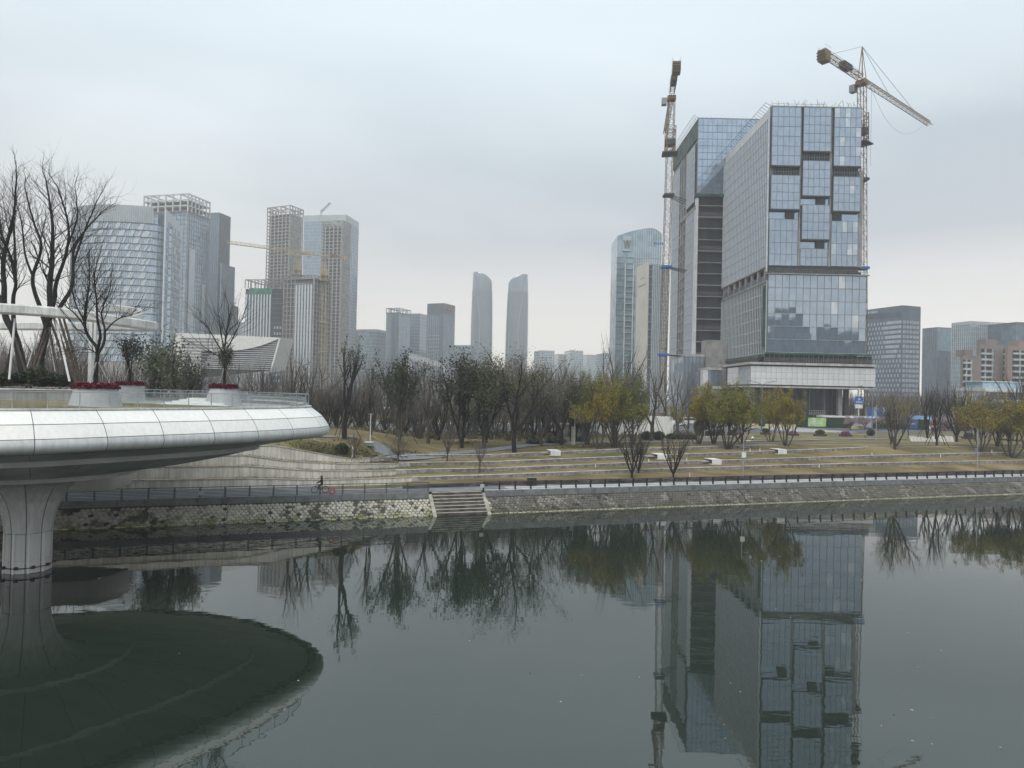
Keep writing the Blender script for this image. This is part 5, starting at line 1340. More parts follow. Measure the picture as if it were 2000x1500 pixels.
# ---- centre skyline
B = Bld('glass_block', 'pale glass block with a dark roof rim right of the concrete towers', 734, 643, 760, 694, 752, -20, group='blocks of the middle skyline'); B.curtain(4, 9, 8, G['teal'], M['spandrel_pale'], M['mull'], .4, .2, top=3)
MB().bar((-14, -.5, B.h*.45), (-12, -.5, B.h*.62), .5, 4).build('sign_mast', M['mull'], B.root)
B = Bld('slab_tower', 'dark slab tower with a framed top in the middle skyline', 778, 610, 820, 753, 800, -22, group='blocks of the middle skyline'); B.curtain(4, 6, 7, G['far'], M['spandrel'], M['mull'], .6, .3, top=2); B.crown(B.h, 5, 5, 3, M['mull'], 1, .35); B.box(-9, -.3, 0, -5.5, .1, B.h-6, 'dark_strip', M['spandrel'])
B = Bld('slab_tower', 'pale slab tower just right of the framed top tower', 819, 612, 860, 794, 835, -18, group='blocks of the middle skyline'); B.curtain(4, 5, 5, G['far'], M['spandrel_pale'], M['mull'], .4, .3)
B = Bld('lattice_fronted_tower', 'dark square tower with a pale lattice front and red roof sign', 866, 592, 800, 833, 887, -24, group='blocks of the middle skyline')
B.curtain(4.2, 5, 7, G['fard'], M['spandrel'], M['mull'], .5, .3, top=12)
b = MB()
for i in range(6): x = B.x0+2+i*2.8; b.box(x-.12, -.6, 4, x+.12, -.3, B.h-16)
for i in range(16): z = 6+i*4.4; b.box(B.x0+1.5, -.6, z-.2, B.x0+17, -.3, z+.2) if z < B.h-16 else None
b.build('lattice', M['mull_white'], B.root); B.box(.3, 6, B.h-8, 1., B.d-8, B.h-4, 'roof_sign', M['redsign']) if B.sgn < 0 else None
Bld('far_flats', 'low far block left of the first twin tower', 912, 674, 1000, 886, 921, -14, depth=40).curtain(4, 6, 5, G['far'], M['spandrel_pale'], M['mull'])
def twin(px0, px1, top, flip, label):
    Y = 1150; c = at((px0+px1)/2, 712, Y); R_ = (px1-px0)/2*Y/FPX; ht = at((px0+px1)/2, top, Y).z-PLAT
    root = thing('twin_tower', label, 'skyscraper', (at((px0+px1)/2, 640, Y).x, Y, PLAT), 0, 'twin curved skyscrapers')
    n = 36
    def sec(t, grow=0.):
        k = 1-.15*max(0, (t-.25)/.75)**2.0-.02*(1-t)-.045*max(0, (t-.94)/.06)**2; out = []
        for i in range(n):
            a = 2*math.pi*i/n; ca, sa = math.cos(a), math.sin(a); e = .62
            x = (R_*k+grow)*math.copysign(abs(ca)**e, ca); y = (R_*.9*k+grow)*math.copysign(abs(sa)**e, sa)
            x += flip*R_*.06*t
            u = (x*-flip/(R_)+1)/2      # 0 at the apex side, 1 at the low shoulder
            zt = ht*(1-.085*max(0, u)**2.6); out.append((x, y, min(ht*t, zt-ht*.12*(1-t)) if t > .86 else ht*t))
        return out
    ts = list(np.linspace(0, .86, 26))+[.9, .94, .96, .975, .99, 1.]
    rows = [sec(t) for t in ts]; b = MB(); b.loft(rows, True); b.add(rows[-1], [tuple(range(n))]); b.build('glazing', G['twin'], root, True)
    for i in range(1, 46):
        t = .86*i/46; a, z = sec(t, .35), ht*t; MB().loft([[(p[0], p[1], z-.7) for p in a], [(p[0], p[1], z+.7) for p in a]], True).build('floor_band', M['spandrel'], root, True)
    # the pale leaf-shaped seam line
    pts = []
    for t in np.linspace(.1, .99, 24):
        x = flip*R_*(.98-1.35*min(1, (1-t)*2.6)**.7*.62)+flip*R_*.02; x = max(-R_*.95, min(R_*.95, x))
        s_ = sec(t); y = min(p[1] for p in s_ if abs(p[0]-x) < R_*.45)-.6; zz = min(ht*t, ht*(1-.085*max(0, (x*-flip/R_+1)/2)**2.6)); pts.append((x, y, zz))
    MB().tube(pts, .45, 4).build('seam_rib', M['mull_pale'], root)
twin(920, 963, 533, -1, 'left of the twin curved skyscrapers, its peak on the left')
twin(987, 1031, 537, 1, 'right of the twin curved skyscrapers, its peak on the right')
for xc, yt, Y, xf, xs, lb in ((1082, 685, 950, 1054, 1086, 'low bluish office block right of the twin skyscrapers'), (1112, 692, 1100, 1090, 1120, 'pale far flats, leftmost of a stepped row'), (1138, 685, 1050, 1114, 1148, 'pale far flats, tallest of a stepped row'), (1164, 693, 1100, 1146, 1172, 'pale far flats, rightmost of a stepped row'), (1200, 690, 1000, 1180, 1212, 'pale far flats at the foot of the tower with a roof emblem')):
    Bld('far_flats', lb, xc, yt, Y, xf, xs, 10 if xc > 1000 else -10, depth=40, group='far pale blocks').curtain(3.6, 8, 6, G['teal'], M['spandrel_pale'], M['mull_white'], .9, .6)
# truss roof of a stadium-like hall, seen over the trees
tr = thing('truss_roof', 'pale steel truss roof sloping down over the wood below the lattice fronted tower', 'roof')
for k in range(3):
    b = MB(); a0, a1 = at(795+k*4, 694+k*4, 330+k*8), at(868, 716+k*2, 330+k*8)
    up = Vector((0, 0, 1.3)); n = 14
    for i in range(n):
        p, q_ = a0.lerp(a1, i/n), a0.lerp(a1, (i+1)/n); b.bar(p, q_, .14, 3); b.bar(p+up, q_+up, .14, 3); b.bar(p, q_+up, .1, 3); b.bar(p, p+up, .1, 3)
    b.bar(a1, (a1.x, a1.y, PLAT), .3, 4); b.bar(a0, (a0.x, a0.y, PLAT), .3, 4); b.build('truss', M['mull_white'], tr)
# ---- right of centre: hotel with a big letter on its roof screen
B = Bld('emblem_tower', 'tall pale blue tower with a curved roof screen carrying a large W', 1290, 441, 430, 1209, 1308, 14, depth=26, group='towers beside the left construction crane')
hw = B.h
B.root.rotation_euler.z = 0
w_ = abs(B.w); 
def emblem():
    r = B.root; x0, x1 = B.x0, B.x1; n = 20
    def zt(x): u = (x-x0)/(x1-x0); return hw-1-6.5*(1-u)**2*.9-(4*max(0, (u-.72)/.28)**2)
    xs = np.linspace(x0, x1, n+1); b = MB()
    V0 = [(x, .2, 0) for x in xs]; V1 = [(x, .2, zt(x)) for x in xs]; V2 = [(x, 26, zt(x)) for x in xs]; V3 = [(x, 26, 0) for x in xs]
    b.loft([V0, V1, V2, V3]); b.add([V0[0], V1[0], V2[0], V3[0]], [(0, 1, 2, 3)]); b.add([V0[-1], V1[-1], V2[-1], V3[-1]], [(3, 2, 1, 0)]); b.build('wall', G['teal'], r)
    for i in range(1, 27):
        z = i*3.6
        if z < hw-18:
            MB().box(x0-.5, -.1, z-.2, x0+w_*.16, .3, z+.2).build('floor_band', M['mull'], r)
            if i % 1 == 0: MB().box(x0+w_*.2, -.7, z-.18, x0+w_*.36, .3, z+.18).build('balcony', M['mull_pale'], r)
            MB().box(x0+w_*.42, -.05, z-.18, x1, .3, z+.18).build('floor_band', M['spandrel_pale'], r)
    b = MB()
    for i in range(13): x = x0+w_*(.38+.62*i/12); b.box(x-.1, -.1, 0, x+.1, .25, zt(x)-1)
    for u in (.19, .37): b.box(x0+w_*u-.25, -.9, 0, x0+w_*u+.25, .25, hw-24)
    tag(b.build('mullion', M['mull_white'], r), kind='stuff')
    MB().box(x0+w_*.12, -.8, hw-16.5, x0+w_*.31, .15, hw-7.2).build('sign_panel', M['spandrel_pale'], r)
    b = MB(); zc, hh = hw-12, 2.4; xc = x0+w_*.215; ww = 2.5
    for sx in (-1, 1):
        for k in range(2): 
            o = (k-.5)*.9
            b.bar((xc+sx*ww*.78+o*.6, -.95, zc+hh), (xc+sx*ww*.36+o*.6, -.95, zc-hh), .28, 4); b.bar((xc+sx*ww*.36+o*.6, -.97, zc-hh), (xc+o*.6, -.97, zc+hh), .28, 4)
    b.build('sign_letter', M['mull'], r)
    for k in range(3): MB().box(x0+w_*.57, -.12, hw-27-k*4.2, x0+w_*.66, .25, hw-25-k*4.2).build('dark_opening', M['spandrel'], r)
    for k in range(5): MB().box(x0+w_*.84+k*1.2-.35, -.1, hw-12+(k % 2)*.6, x0+w_*.84+k*1.2+.35, .1, hw-10.4).build('sign_letter', M['blue_paint'], r)
emblem()
B = Bld('striped_block', 'white block with a blank cream side wall and vertical white stripes on its front', 1264, 516, 330, 1304, 1243, 8, group='towers beside the left construction crane')
B.curtain(3.6, 12, 1, G['blue'], M['spandrel_pale'], M['mull'], .3, .08, top=.6)
for i in range(9): x = 2.2+i*(B.w-2.4)/9; B.box(x, -.4, 0, x+.4, .2, B.h, 'stripe', M['fin'])
B.box(-.4, -.3, 0, .3, B.d, B.h+1.2, 'side_wall', M['cream']); B.box(-.46, 2, B.h-9.3, -.39, B.d-3, B.h-8.9, 'groove', M['mull']); B.box(-.46, 4, B.h-5.8, -.39, B.d-6, B.h-5.5, 'groove', M['mull'])
# ---- right skyline
B = Bld('chequered_hotel', 'slate hotel with chequered pale windows on its left face and a small white roof sign', 1762, 596, 430, 1798, 1688, 20, group='towers of the right skyline')
B.core(0, B.h, M['slate']); q = random.Random(12); nw = 0
wm = MB().box(0, 0, 0, 1, 1, 1).mesh('window'); wm.materials.append(M['winpale']); fh = 3.05; nrow = int((B.h-7)/fh)
for i in range(nrow):
    z = 1.5+i*fh
    for j in range(22):
        y = 1+j*(B.d-2)/22; solid = i > nrow-9 and j < 9+ (i % 3) and (i+j) % 9 != 4
        if (solid or (i+j) % 2 == 0) and nw < 300: inst('window', wm, B.root, (-.06, y, z), (0, 0, 0), (.2, (B.d-2)/22*(.92 if solid else .7), fh*.62)); nw += 1
b = MB()
for i in range(nrow):
    for j in range(10):
        x = .8+j*(B.w-1.4)/10; b.box(x, -.06, 1.5+i*fh, x+(B.w-1.4)/10*(.62 if j % 2 == 0 else .3), .2, 3.3+i*fh)
tag(b.build('front_window', M['winpale'], B.root), kind='stuff')
for i in range(26):
    y = 2+i*(B.d-4)/26; B.box(-.08, y, B.h-6.4, .2, y+.9, B.h-3.8, 'roof_louvre', M['spandrel'])
for i in range(9): B.box(-.2, B.d*.66+i*1.5, B.h-2.9, -.05, B.d*.66+i*1.5+(.95 if i % 3 else .6), B.h-1.5+.4*(i > 4), 'sign_letter', M['fin'])
B = Bld('glass_wedge_tower', 'dark teal glass tower with a lighter top right of the chequered hotel', 1829, 639, 560, 1862, 1801, 14, group='towers of the right skyline'); B.curtain(3.6, 9, 7, G['fard'], M['spandrel'], M['mull'], .3, .2, top=.8); B.box(.3, -.4, B.h*.72, B.w, .3, B.h-1, 'upper_glazing', G['teal'])
B = Bld('banner_block', 'wide teal office slab with a tall white banner of two text columns', 1894, 627, 520, 1996, 1858, 12, depth=None, group='towers of the right skyline'); B.curtain(3.6, 28, 9, G['teal'], M['spandrel_pale'], M['mull_white'], .35, .22, top=2.4)
bx0 = at(1943, 660, 520).x-B.root.location.x; bx1 = bx0+8.3; zt_ = B.z_of(634, 1950); zb_ = B.z_of(674, 1950)
B.box(bx0, -.9, zb_, bx1, -.35, zt_, 'banner', M['fin'])
q = random.Random(9)
for c_ in (.2, .76):
    for i in range(6):
        b = MB(); x = bx0+8.3*c_-.55; z = zt_-1.6-i*(zt_-zb_-2.4)/6
        for k in range(5):
            if k % 2: b.box(x+q.uniform(0, .3), -1., z-.28*k, x+q.uniform(.8, 1.25), -.92, z-.28*k+.13)
            else: xx = x+q.uniform(.1, 1.); b.box(xx, -.98, z-1.1+q.uniform(0, .3), xx+.15, -.91, z+.15)
        b.build('text_character', M['spandrel'], B.root)
for xx in (.42, .5, .97): B.box(B.w*xx-3, -.5, B.h-1.9, B.w*xx-.5, -.12, B.h-.3, 'roof_letters', M['fin'])
B = Bld('blue_slab', 'dark blue glass slab at the right edge behind the brown flats', 1984, 629, 500, 2040, 1978, 10, depth=30, group='towers of the right skyline'); B.curtain(3.6, 14, 5, G['fard'], M['spandrel'], M['mull'], .3, .2)
def flats(xc, yt, Y, xf, xs, yaw, label, m, bays):
    B = Bld('brown_flats', label, xc, yt, Y, xf, xs, yaw, group='brown flats with white balconies'); B.core(0, B.h, m, 0.)
    n = int(B.h/3.)
    for (u0, u1) in bays:
        B.box(B.w*u0, -.1, 0, B.w*u1, .3, B.h-2, 'balcony_recess', M['shadow'])
        for i in range(1, n): B.box(B.w*u0, -.9, i*3-.5, B.w*u1, .2, i*3+.45, 'balcony', M['mull_white'])
        tag(MB().box(B.w*(u0*.66+u1*.34)-.15, -.92, 0, B.w*(u0*.66+u1*.34)+.15, 0, B.h-2).box(B.w*u1-.15, -.92, 0, B.w*u1+.15, 0, B.h-2).build('balcony_pier', M['mull_white'], B.root))
    for i in range(1, n): B.box(B.w*.47-.5, -.08, i*3+.6, B.w*.47+.5, .2, i*3+2, 'window', G['fard'])
    B.box(B.w*.3, 2, B.h, B.w*.7, 8, B.h+3, 'stair_head', m); return B
flats(1880, 694, 330, 1916, 1876, 8, 'brown flats with white balconies, left and lower of the row', M['brick'], ((.02, .42),))
flats(1913, 673, 350, 1972, 1908, 8, 'taller brown flats with two bays of white balconies in the middle of the row', M['brick'], ((.04, .40), (.78, .98)))
flats(1968, 676, 345, 2060, 1962, 8, 'orange brown flats with white balconies cut by the right edge', M['brick_orange'], ((.10, .5), (.6, .95)))
B = Bld('white_hall', 'low white hall with pale blue roof and strip windows before the brown flats', 1922, 758, 270, 2080, 1918, 6, depth=14); B.core(0, B.h, M['white_matt'], 0.)
B.box(B.w*.03, -.06, B.h-4.3, B.w, .3, B.h-1.6, 'window_band', G['dark']); B.box(B.w*.03, -.06, B.h-8, B.w, .3, B.h-5.6, 'window_band', G['dark'])
for i in range(9): B.box(B.w*(.05+.105*i), -.16, B.h-8.2, B.w*(.05+.105*i)+.7, .3, B.h-1.5, 'pier', M['brick_orange'])
M['pale_blue_roof'] = mat('pale_blue_roof', (.36, .50, .60), .5, var=.1); B.box(2, 3, B.h, B.w*.55, 12, B.h+2.6, 'roof_hut', M['pale_blue_roof']); B.box(1, 2.6, B.h+2.6, B.w*.56, 12.4, B.h+2.9, 'hut_roof', M['white_matt']); B.box(-.3, -.4, B.h-1.3, B.w, 14.2, B.h+.1, 'roof_edge', M['white_matt'])

# blocks on the near bank: they stand behind the camera and show only as dark mirror images in the lower glass of the tower
for x0, x1, y, h, lb in ((208, 258, -140, 72, 'dark stepped block mirrored in the lower glass of the nearest tower'), (262, 330, -150, 58, 'lower dark block mirrored at the right end of the lower tower glass'), (120, 204, -170, 52, 'low dark block mirrored at the left end of the lower tower glass')):
    t = thing('riverside_block', lb, 'building', (x0, y, 0), 0, 'near bank blocks mirrored in the tower glass')
    MB().box(0, -30, 0, x1-x0, 0, h).build('wall', M['slate'], t); MB().box(6, -26, h, (x1-x0)*.6, -4, h+7).build('roof_storey', M['slate'], t)
    for i in range(int(h/4)): MB().box(1, -.1, i*4+1, x1-x0-1, .2, i*4+2.6).build('window_band', G['fard'], t)
a, c = at(-70, 745, 150), at(285, 745, 150); t = thing('garden_wall', 'long grey wall behind the platform garden trees', 'wall', (a.x, 150, PLAT))
for i in range(14): MB().box((c.x-a.x)*i/14+.03, 0, -.3, (c.x-a.x)*(i+1)/14-.03, .4, at(100, 705, 150).z-PLAT).build('panel', M['concrete'], t)
# ------------------------------------------------------------------ the two half built towers, podium, cranes
YT = 215.
C0 = Vector((at(1501, 480, YT).x, YT, PLAT))
def zT(py, px=1590, Y=YT): return at(px, py, Y).z-PLAT
def xT(px, py=470, Y=YT): return at(px, py, Y).x-C0.x
T = thing('office_tower', 'half built glass tower with three bays of stacked glass boxes, nearest the river', 'building', tuple(C0))
qt = random.Random(21)
wT = xT(1692, 612); zA, zB, zC, zD = zT(690), zT(537), zT(519), zT(209); DT = 47.
pane_m = {}
npane = 0
def panes(root, x0, x1, z0, z1, nx, nz, y, skip=()):
    """separate panes of glass in a plane y, each slightly out of true"""
    global npane
    pw, ph = (x1-x0)/nx, (z1-z0)/nz
    key = (round(pw, 2), round(ph, 2))
    if key not in pane_m:
        me = MB().box(-pw/2+.045, -.05, -ph/2+.05, pw/2-.045, .05, ph/2-.05).mesh('pane'); me.materials.append(G['blue_pane']); pane_m[key] = me
    for i in range(nx):
        for j in range(nz):
            o = inst('pane', pane_m[key], root, (x0+(i+.5)*pw, y, z0+(j+.5)*ph), (qt.gauss(0, .006), 0, qt.gauss(0, .006))); npane += 1
def frame_grid(root, x0, x1, z0, z1, nx, nz, y, m, t=.05, name='glazing_bar'):
    b = MB()
    for i in range(nx+1): x = x0+(x1-x0)*i/nx; b.box(x-t, y-.09, z0, x+t, y+.04, z1)
    for j in range(nz+1): z = z0+(z1-z0)*j/nz; b.box(x0, y-.10, z-t*1.3, x1, y+.03, z+t*1.3)
    return tag(b.build(name, m, root), kind='stuff')
# lower glass block
MB().box(0, .35, zA, wT, DT, zB).build('lower_block', M['spandrel'], T)
panes(T, .15, wT-.1, zA+.1, zB-.05, 14, 6, .05); frame_grid(T, .15, wT-.1, zA+.1, zB-.05, 14, 6, 0, M['mull'], .055)
for j in range(7):
    z = zA+.1+(zB-zA-.15)*j/6; MB().box(.1, -.22, z-.07, wT-.05, .02, z+.07).build('transom', M['mull_pale'], T)
# upper body
xr = xT(1681, 400)
MB().box(.9, 1.6, zB-1, xr-.3, DT, zD+.3).build('upper_body', M['spandrel'], T)
MB().box(.5, 1.2, zB, 1.6, 3, zD+.6).build('corner_column', M['concrete_raw'], T)
MB().bar((-.1, 1.0, zC-2), (-.1, 1.0, zD-1), .28, 8).build('rubbish_chute', M['mull_white'], T)
bays = [(1505.5, 1562), (1567, 1621), (1627, 1680)]
SPEC = [   # (top row, bottom row, kind) of each bay, measured on the photograph
    [(209, 324, 'box', 6), (324, 342, 'gap', 0), (342, 409, 'box', 4), (409, 426, 'notch', 1), (426, 519, 'flat', 4)],
    [(210, 296, 'box', 5), (296, 314, 'gap', 0), (314, 383, 'box', 4), (383, 400, 'notch', 1), (400, 468, 'box', 4), (468, 484, 'notch', 1), (484, 519, 'flat', 2)],
    [(211, 325, 'box', 6), (326, 344, 'gap', 0), (345, 413, 'box', 4), (413, 430, 'notch', 1), (430, 520, 'flat', 4)]]
for bi, ((pa, pb), spec) in enumerate(zip(bays, SPEC)):
    x0, x1 = xT(pa, 360), xT(pb, 360); pxm = (pa+pb)/2
    for (t_, b_, kd, nr) in spec:
        z1, z0 = zT(t_, pxm), zT(b_, pxm)
        if kd in ('box', 'flat'):
            y = -.2 if kd == 'box' else .75
            bx = MB().box(x0, y+.15, z0, x1, 1.7, z1-.05).build('glass_box', M['spandrel'], T)
            panes(T, x0+.05, x1-.05, z0+.1, z1-.1, 5, nr, y); frame_grid(T, x0+.05, x1-.05, z0+.1, z1-.1, 5, nr, y-.03, M['mull'], .045)
            if kd == 'box':
                MB().box(x0-.1, y-.15, z0-.35, x1+.1, 1.6, z0+.04).build('underside_shade', M['dark_paint'], T)  # dark strip paints in the shade under each glass box
        elif kd == 'gap':
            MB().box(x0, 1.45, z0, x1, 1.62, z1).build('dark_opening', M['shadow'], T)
            b = MB(); n = 11
            for k in range(n+1): x = x0+(x1-x0)*k/n; b.box(x-.05, .5, z0+.05, x+.05, .6, z1-.2)
            b.box(x0, .48, z0+1.2, x1, .58, z0+1.3); b.box(x0, .48, z1-.35, x1, .58, z1-.25); tag(b.build('guard_rail', M['steel_grey'], T), kind='stuff')
        else:
            xm = x0+(x1-x0)*(.72 if bi != 2 else .22)
            MB().box(x0, 1.0, z0, x1, 1.65, z1).build('recessed_glazing', G['blue'], T)
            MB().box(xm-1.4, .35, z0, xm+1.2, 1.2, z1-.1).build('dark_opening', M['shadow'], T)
for pa, pb in ((1562, 1567), (1621, 1627)):
    x0, x1 = xT(pa, 360)+.05, xT(pb, 360)-.05
    MB().box(x0+.1, .7, zC, x1-.1, 1.7, zD+.4).build('concrete_strip', M['concrete_raw'], T)
MB().box(xr-.3, 1.0, zC, xr+1.2, DT-4, zT(330)).build('end_wall', M['concrete_raw'], T)
# slot between the blocks, with plants and net
b = MB(); b.box(-.5, -.9, zB-.05, wT+.4, 1.8, zB+.25); b.build('slot_floor', M['concrete_raw'], T)
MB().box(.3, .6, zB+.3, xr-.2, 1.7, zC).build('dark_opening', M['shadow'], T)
b = MB()
for i in range(40):
    x = .2+i*(wT-.4)/39; b.bar((x, -.7, zB+.2), (x+qt.uniform(-.2, .2), -.7, zB+1.3+qt.uniform(0, .9)), .05, 3)
b.box(.1, -.75, zB+.9, wT, -.68, zB+.98); b.box(.1, -.75, zB+1.5, wT, -.68, zB+1.57); tag(b.build('scaffold', M['scaffold'], T), kind='stuff')
MB().box(.4, -.6, zB+.3, xr, -.5, zB+.95).build('safety_net', M['net'], T)
# left face: tall fins over grey glass, upper and lower parts with a slot of columns between
def side_face(root, x, y0, y1, z0, z1, nfl, nfin, gm=None):
    MB().box(x+.0, y0, z0, x+.9, y1, z1).build('side_glazing', gm or G['grey'], root)
    for j in range(nfl+1):
        z = z0+(z1-z0)*j/nfl; MB().box(x-.12, y0, z-.16, x+.05, y1, z+.16).build('transom', M['mull_pale'], root)
    b = MB()
    for i in range(nfin+1):
        y = y0+(y1-y0)*i/nfin; b.box(x-.26, y-.07, z0, x+.05, y+.07, z1)
    tag(b.build('fin', M['fin'], root), kind='stuff')
zS1, zS0 = zT(521, 1500), zT(545, 1500)
side_face(T, 0, 1.8, DT, zS1+.4, zD-3.2, 14, 30); side_face(T, 0, .6, DT, zA-.2, zS0-.4, 6, 30)
MB().box(.35, 1.8, zD-3.2, .9, DT, zD+.1).build('top_screen', M['stone_panel'], T)
MB().box(.9, 1, zS0-.3, 1.2, DT, zS1+.3).build('dark_opening', M['shadow'], T)
for i in range(8): MB().box(-.05, 2.5+i*6, zS0-.3, .75, 3.6+i*6, zS1+.3).build('column', M['concrete_raw'], T)
MB().box(-.3, 1.5, zS0-.75, .9, DT, zS0-.2).build('slab_edge', M['concrete_raw'], T); MB().box(-.3, 1.5, zS1+.05, .9, DT, zS1+.45).build('slab_edge', M['concrete_raw'], T)
MB().box(-.7, .8, zS0-2, -.1, 2.2, zA+2).build('safety_net', M['net'], T)
MB().box(.5, 40, zA, xr-.2, DT-.1, zD-.2).build('rear_wall', M['concrete_raw'], T)
# roof: parapet, outriggers and scaffold poles
b = MB()
for i in range(34):
    x = 1+i*(xr-1.5)/33+qt.uniform(-.3, .3)
    b.bar((x, .5, zD), (x+qt.uniform(-1.6, 1.6), .5+qt.uniform(-1, 1.5), zD+qt.uniform(1., 2.6)), .06, 3)
for i in range(26):
    y = 1+i*1.8; b.bar((1.2, y, zD-.2), (-1.5, y-.5, zD+1.3), .07, 3); b.bar((-1.5, y-.5, zD+1.3), (-1.5, y+1.3, zD+1.3), .06, 3)
b.box(.8, .3, zD+.9, xr*.6, .38, zD+.98)
tag(b.build('roof_scaffold', M['scaffold'], T), kind='stuff')
MB().box(.7, .2, zD, xr, DT, zD+.32).build('roof_slab', M['concrete_raw'], T)
for i, (y, w) in enumerate(((9, 10), (24, 8))): MB().box(6+i*5, y, zD+.3, 6+i*5+w, y+8, zD+1.2).build('roof_plinth', M['concrete_raw'], T)
# construction gap above the podium: net, raking props, dark storey
zP1 = zT(709)
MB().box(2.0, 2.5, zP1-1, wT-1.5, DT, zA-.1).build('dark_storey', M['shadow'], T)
MB().box(-.4, -.9, zA-.55, wT+1.4, .4, zA-.02).build('safety_net', M['net'], T)
MB().box(-1.2, 0, zA-1.4, -.5, DT, zA-.6).build('safety_net', M['net'], T)
b = MB()
for i in range(24):
    x = -1+i*(wT+4)/23
    b.bar((x-.9, -3.2, zP1-.3), (x+.3, -.6, zA-.4), .06, 3); b.bar((x, -3.2, zP1-.3), (x, -3.2, zP1+1.4), .05, 3)
for k in range(3): b.bar((-2, -3.2, zP1+.4*k+.3), (wT+4.5, -3.2, zP1+.4*k+.3), .045, 3)
for i in range(24):
    y = i*2.; b.bar((-3, y, zP1-.5), (-3, y, zP1+2.2), .05, 3); b.bar((-3, y, zP1), (-.4, y+1, zA-.5), .05, 3)
for k in range(4): b.bar((-3, -1, zP1+.5*k), (-3, DT, zP1+.5*k), .045, 3)
tag(b.build('scaffold', M['scaffold'], T), kind='stuff')
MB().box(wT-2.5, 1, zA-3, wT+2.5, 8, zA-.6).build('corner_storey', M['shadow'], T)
print('panes', npane)

G['sky_bright_pane'] = glass('pane_sky_bright', (.58, .63, .68), (50, 50, 50), .06, .8, .12, .01)
bright = {}
for o in list(T.children):      # a few paler panes stand in for bright sky seen through and mirrored
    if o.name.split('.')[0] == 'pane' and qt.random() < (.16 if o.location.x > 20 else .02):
        if o.data.name not in bright: bright[o.data.name] = o.data.copy(); bright[o.data.name].materials[0] = G['sky_bright_pane']
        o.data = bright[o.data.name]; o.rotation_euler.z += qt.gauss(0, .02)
# ---- podium
YP = 207.
P0 = Vector((at(1466, 735, YP).x, YP, PLAT))
def zP(py, px=1590): return at(px, py, YP).z-PLAT
PD = thing('podium', 'low podium with a floating band of pale stone panels and a dark glass lobby below', 'building', tuple(P0))
wP = at(1710, 735, YP).x-P0.x; z0, z1 = zP(753), zP(717); zt = zP(709.5); zb = zP(758.5)
MB().box(0, .2, z0, wP, 24, z1).build('band_core', M['seam'], PD)
np_ = 24; pm = MB().box(.03, -.0, .03, wP/np_-.03, .22, (z1-z0)/3-.03).mesh('stone_panel'); pm.materials.append(M['stone_panel'])
for i in range(np_):
    for j in range(3): inst('stone_panel', pm, PD, (i*wP/np_, qt.uniform(-.03, .02), z0+j*(z1-z0)/3))
MB().box(-.6, -.6, z1+.45, wP+.05, 26, zt).build('upper_cornice', M['concrete'], PD); MB().box(.2, .5, z1, wP-.4, 25, z1+.45).build('shadow_gap', M['dark_paint'], PD)
MB().box(-.6, -.6, zb, wP-.2, 26, z0-.4).build('lower_cornice', M['concrete'], PD); MB().box(.2, .5, z0-.4, wP-.4, 25, z0).build('shadow_gap', M['dark_paint'], PD)
# left return: glazed strip, then panels
for i in range(10):
    y = .3+i*1.0; MB().box(-.18, y, z0, .05, y+.22, z1).build('glazing_bar', M['mull_white'], PD)
MB().box(-.05, .3, z0, .02, 10.3, z1).build('corner_glazing', G['blue'], PD)
for j in range(3):
    for i in range(4): MB().box(-.3, 10.6+i*2.7, z0+j*(z1-z0)/3+.03, .05, 13.2+i*2.7, z0+(j+1)*(z1-z0)/3-.03).build('stone_panel', M['stone_panel'], PD)
# lobby
MB().box(2.5, 6.5, 0, wP-6.8, 24, zb).build('lobby_glazing', G['dark'], PD)
for i in range(10): x = 2.5+i*(wP-12.5)/9; MB().box(x-.09, 6.2, 0, x+.09, 6.6, zb).build('lobby_fin', M['mull'], PD)
for x, m in ((wP-9.6, 'concrete_raw'), (wP-7.6, 'dark_paint')): MB().box(x, 3, 0, x+1.2, 4.4, zb).build('column', M[m], PD)
for i in range(6): MB().box(.2+i*.75, 4.+i*.6, 0, .5+i*.75, 4.5+i*.6, zb).build('white_fin', M['fin'], PD)
MB().box(wP-14, 5, 3, wP-3, 6, 3.4).build('lobby_canopy', M['teal_roof'] if 'teal_roof' in M else M['mull_pale'], PD)
# ---- podium annexes to the left
def annex(px0, px1, y1, y0, Y, label, body, depth=20, capm='concrete'):
    a, c = at(px0, y0, Y), at(px1, y1, Y); t = thing('podium_annex', label, 'building', (a.x, Y, PLAT), 0, 'podium blocks left of the pale band'); h = c.z-PLAT; w = c.x-a.x
    MB().box(0, 0, 0, w, depth, h-.9).build('wall', body, t); MB().box(-.2, -.3, h-.9, w+.2, depth+.2, h).build('roof_edge', M[capm], t)
    b = MB(); n = max(3, int(w/1.3))
    for i in range(n+1): b.box(w*i/n-.09, -.3, 0, w*i/n+.09, .1, h-.9)
    tag(b.build('fin', M['mull'], t), kind='stuff'); return t, w, h
annex(1336, 1375, 692, 770, 250, 'tall annex of dark ribbed glass with a pale roof edge below the rear tower', G['grey'])
t, w, h = annex(1381, 1409, 718, 770, 238, 'small annex of dark glass between two pale panels beside the podium', G['grey'], 14)
MB().box(-1.6, -.4, h-6.6, .1, 3, h-1).build('pale_panel', M['stone_panel'], t)
t, w, h = annex(1409, 1424, 712, 770, 240, 'raw concrete link between the small annex and the podium', M['concrete_raw'], 14, 'concrete_raw')
t, w, h = annex(1378, 1470, 756, 772, 232, 'low raw concrete storey under the annexes', M['concrete_raw'], 10, 'concrete')

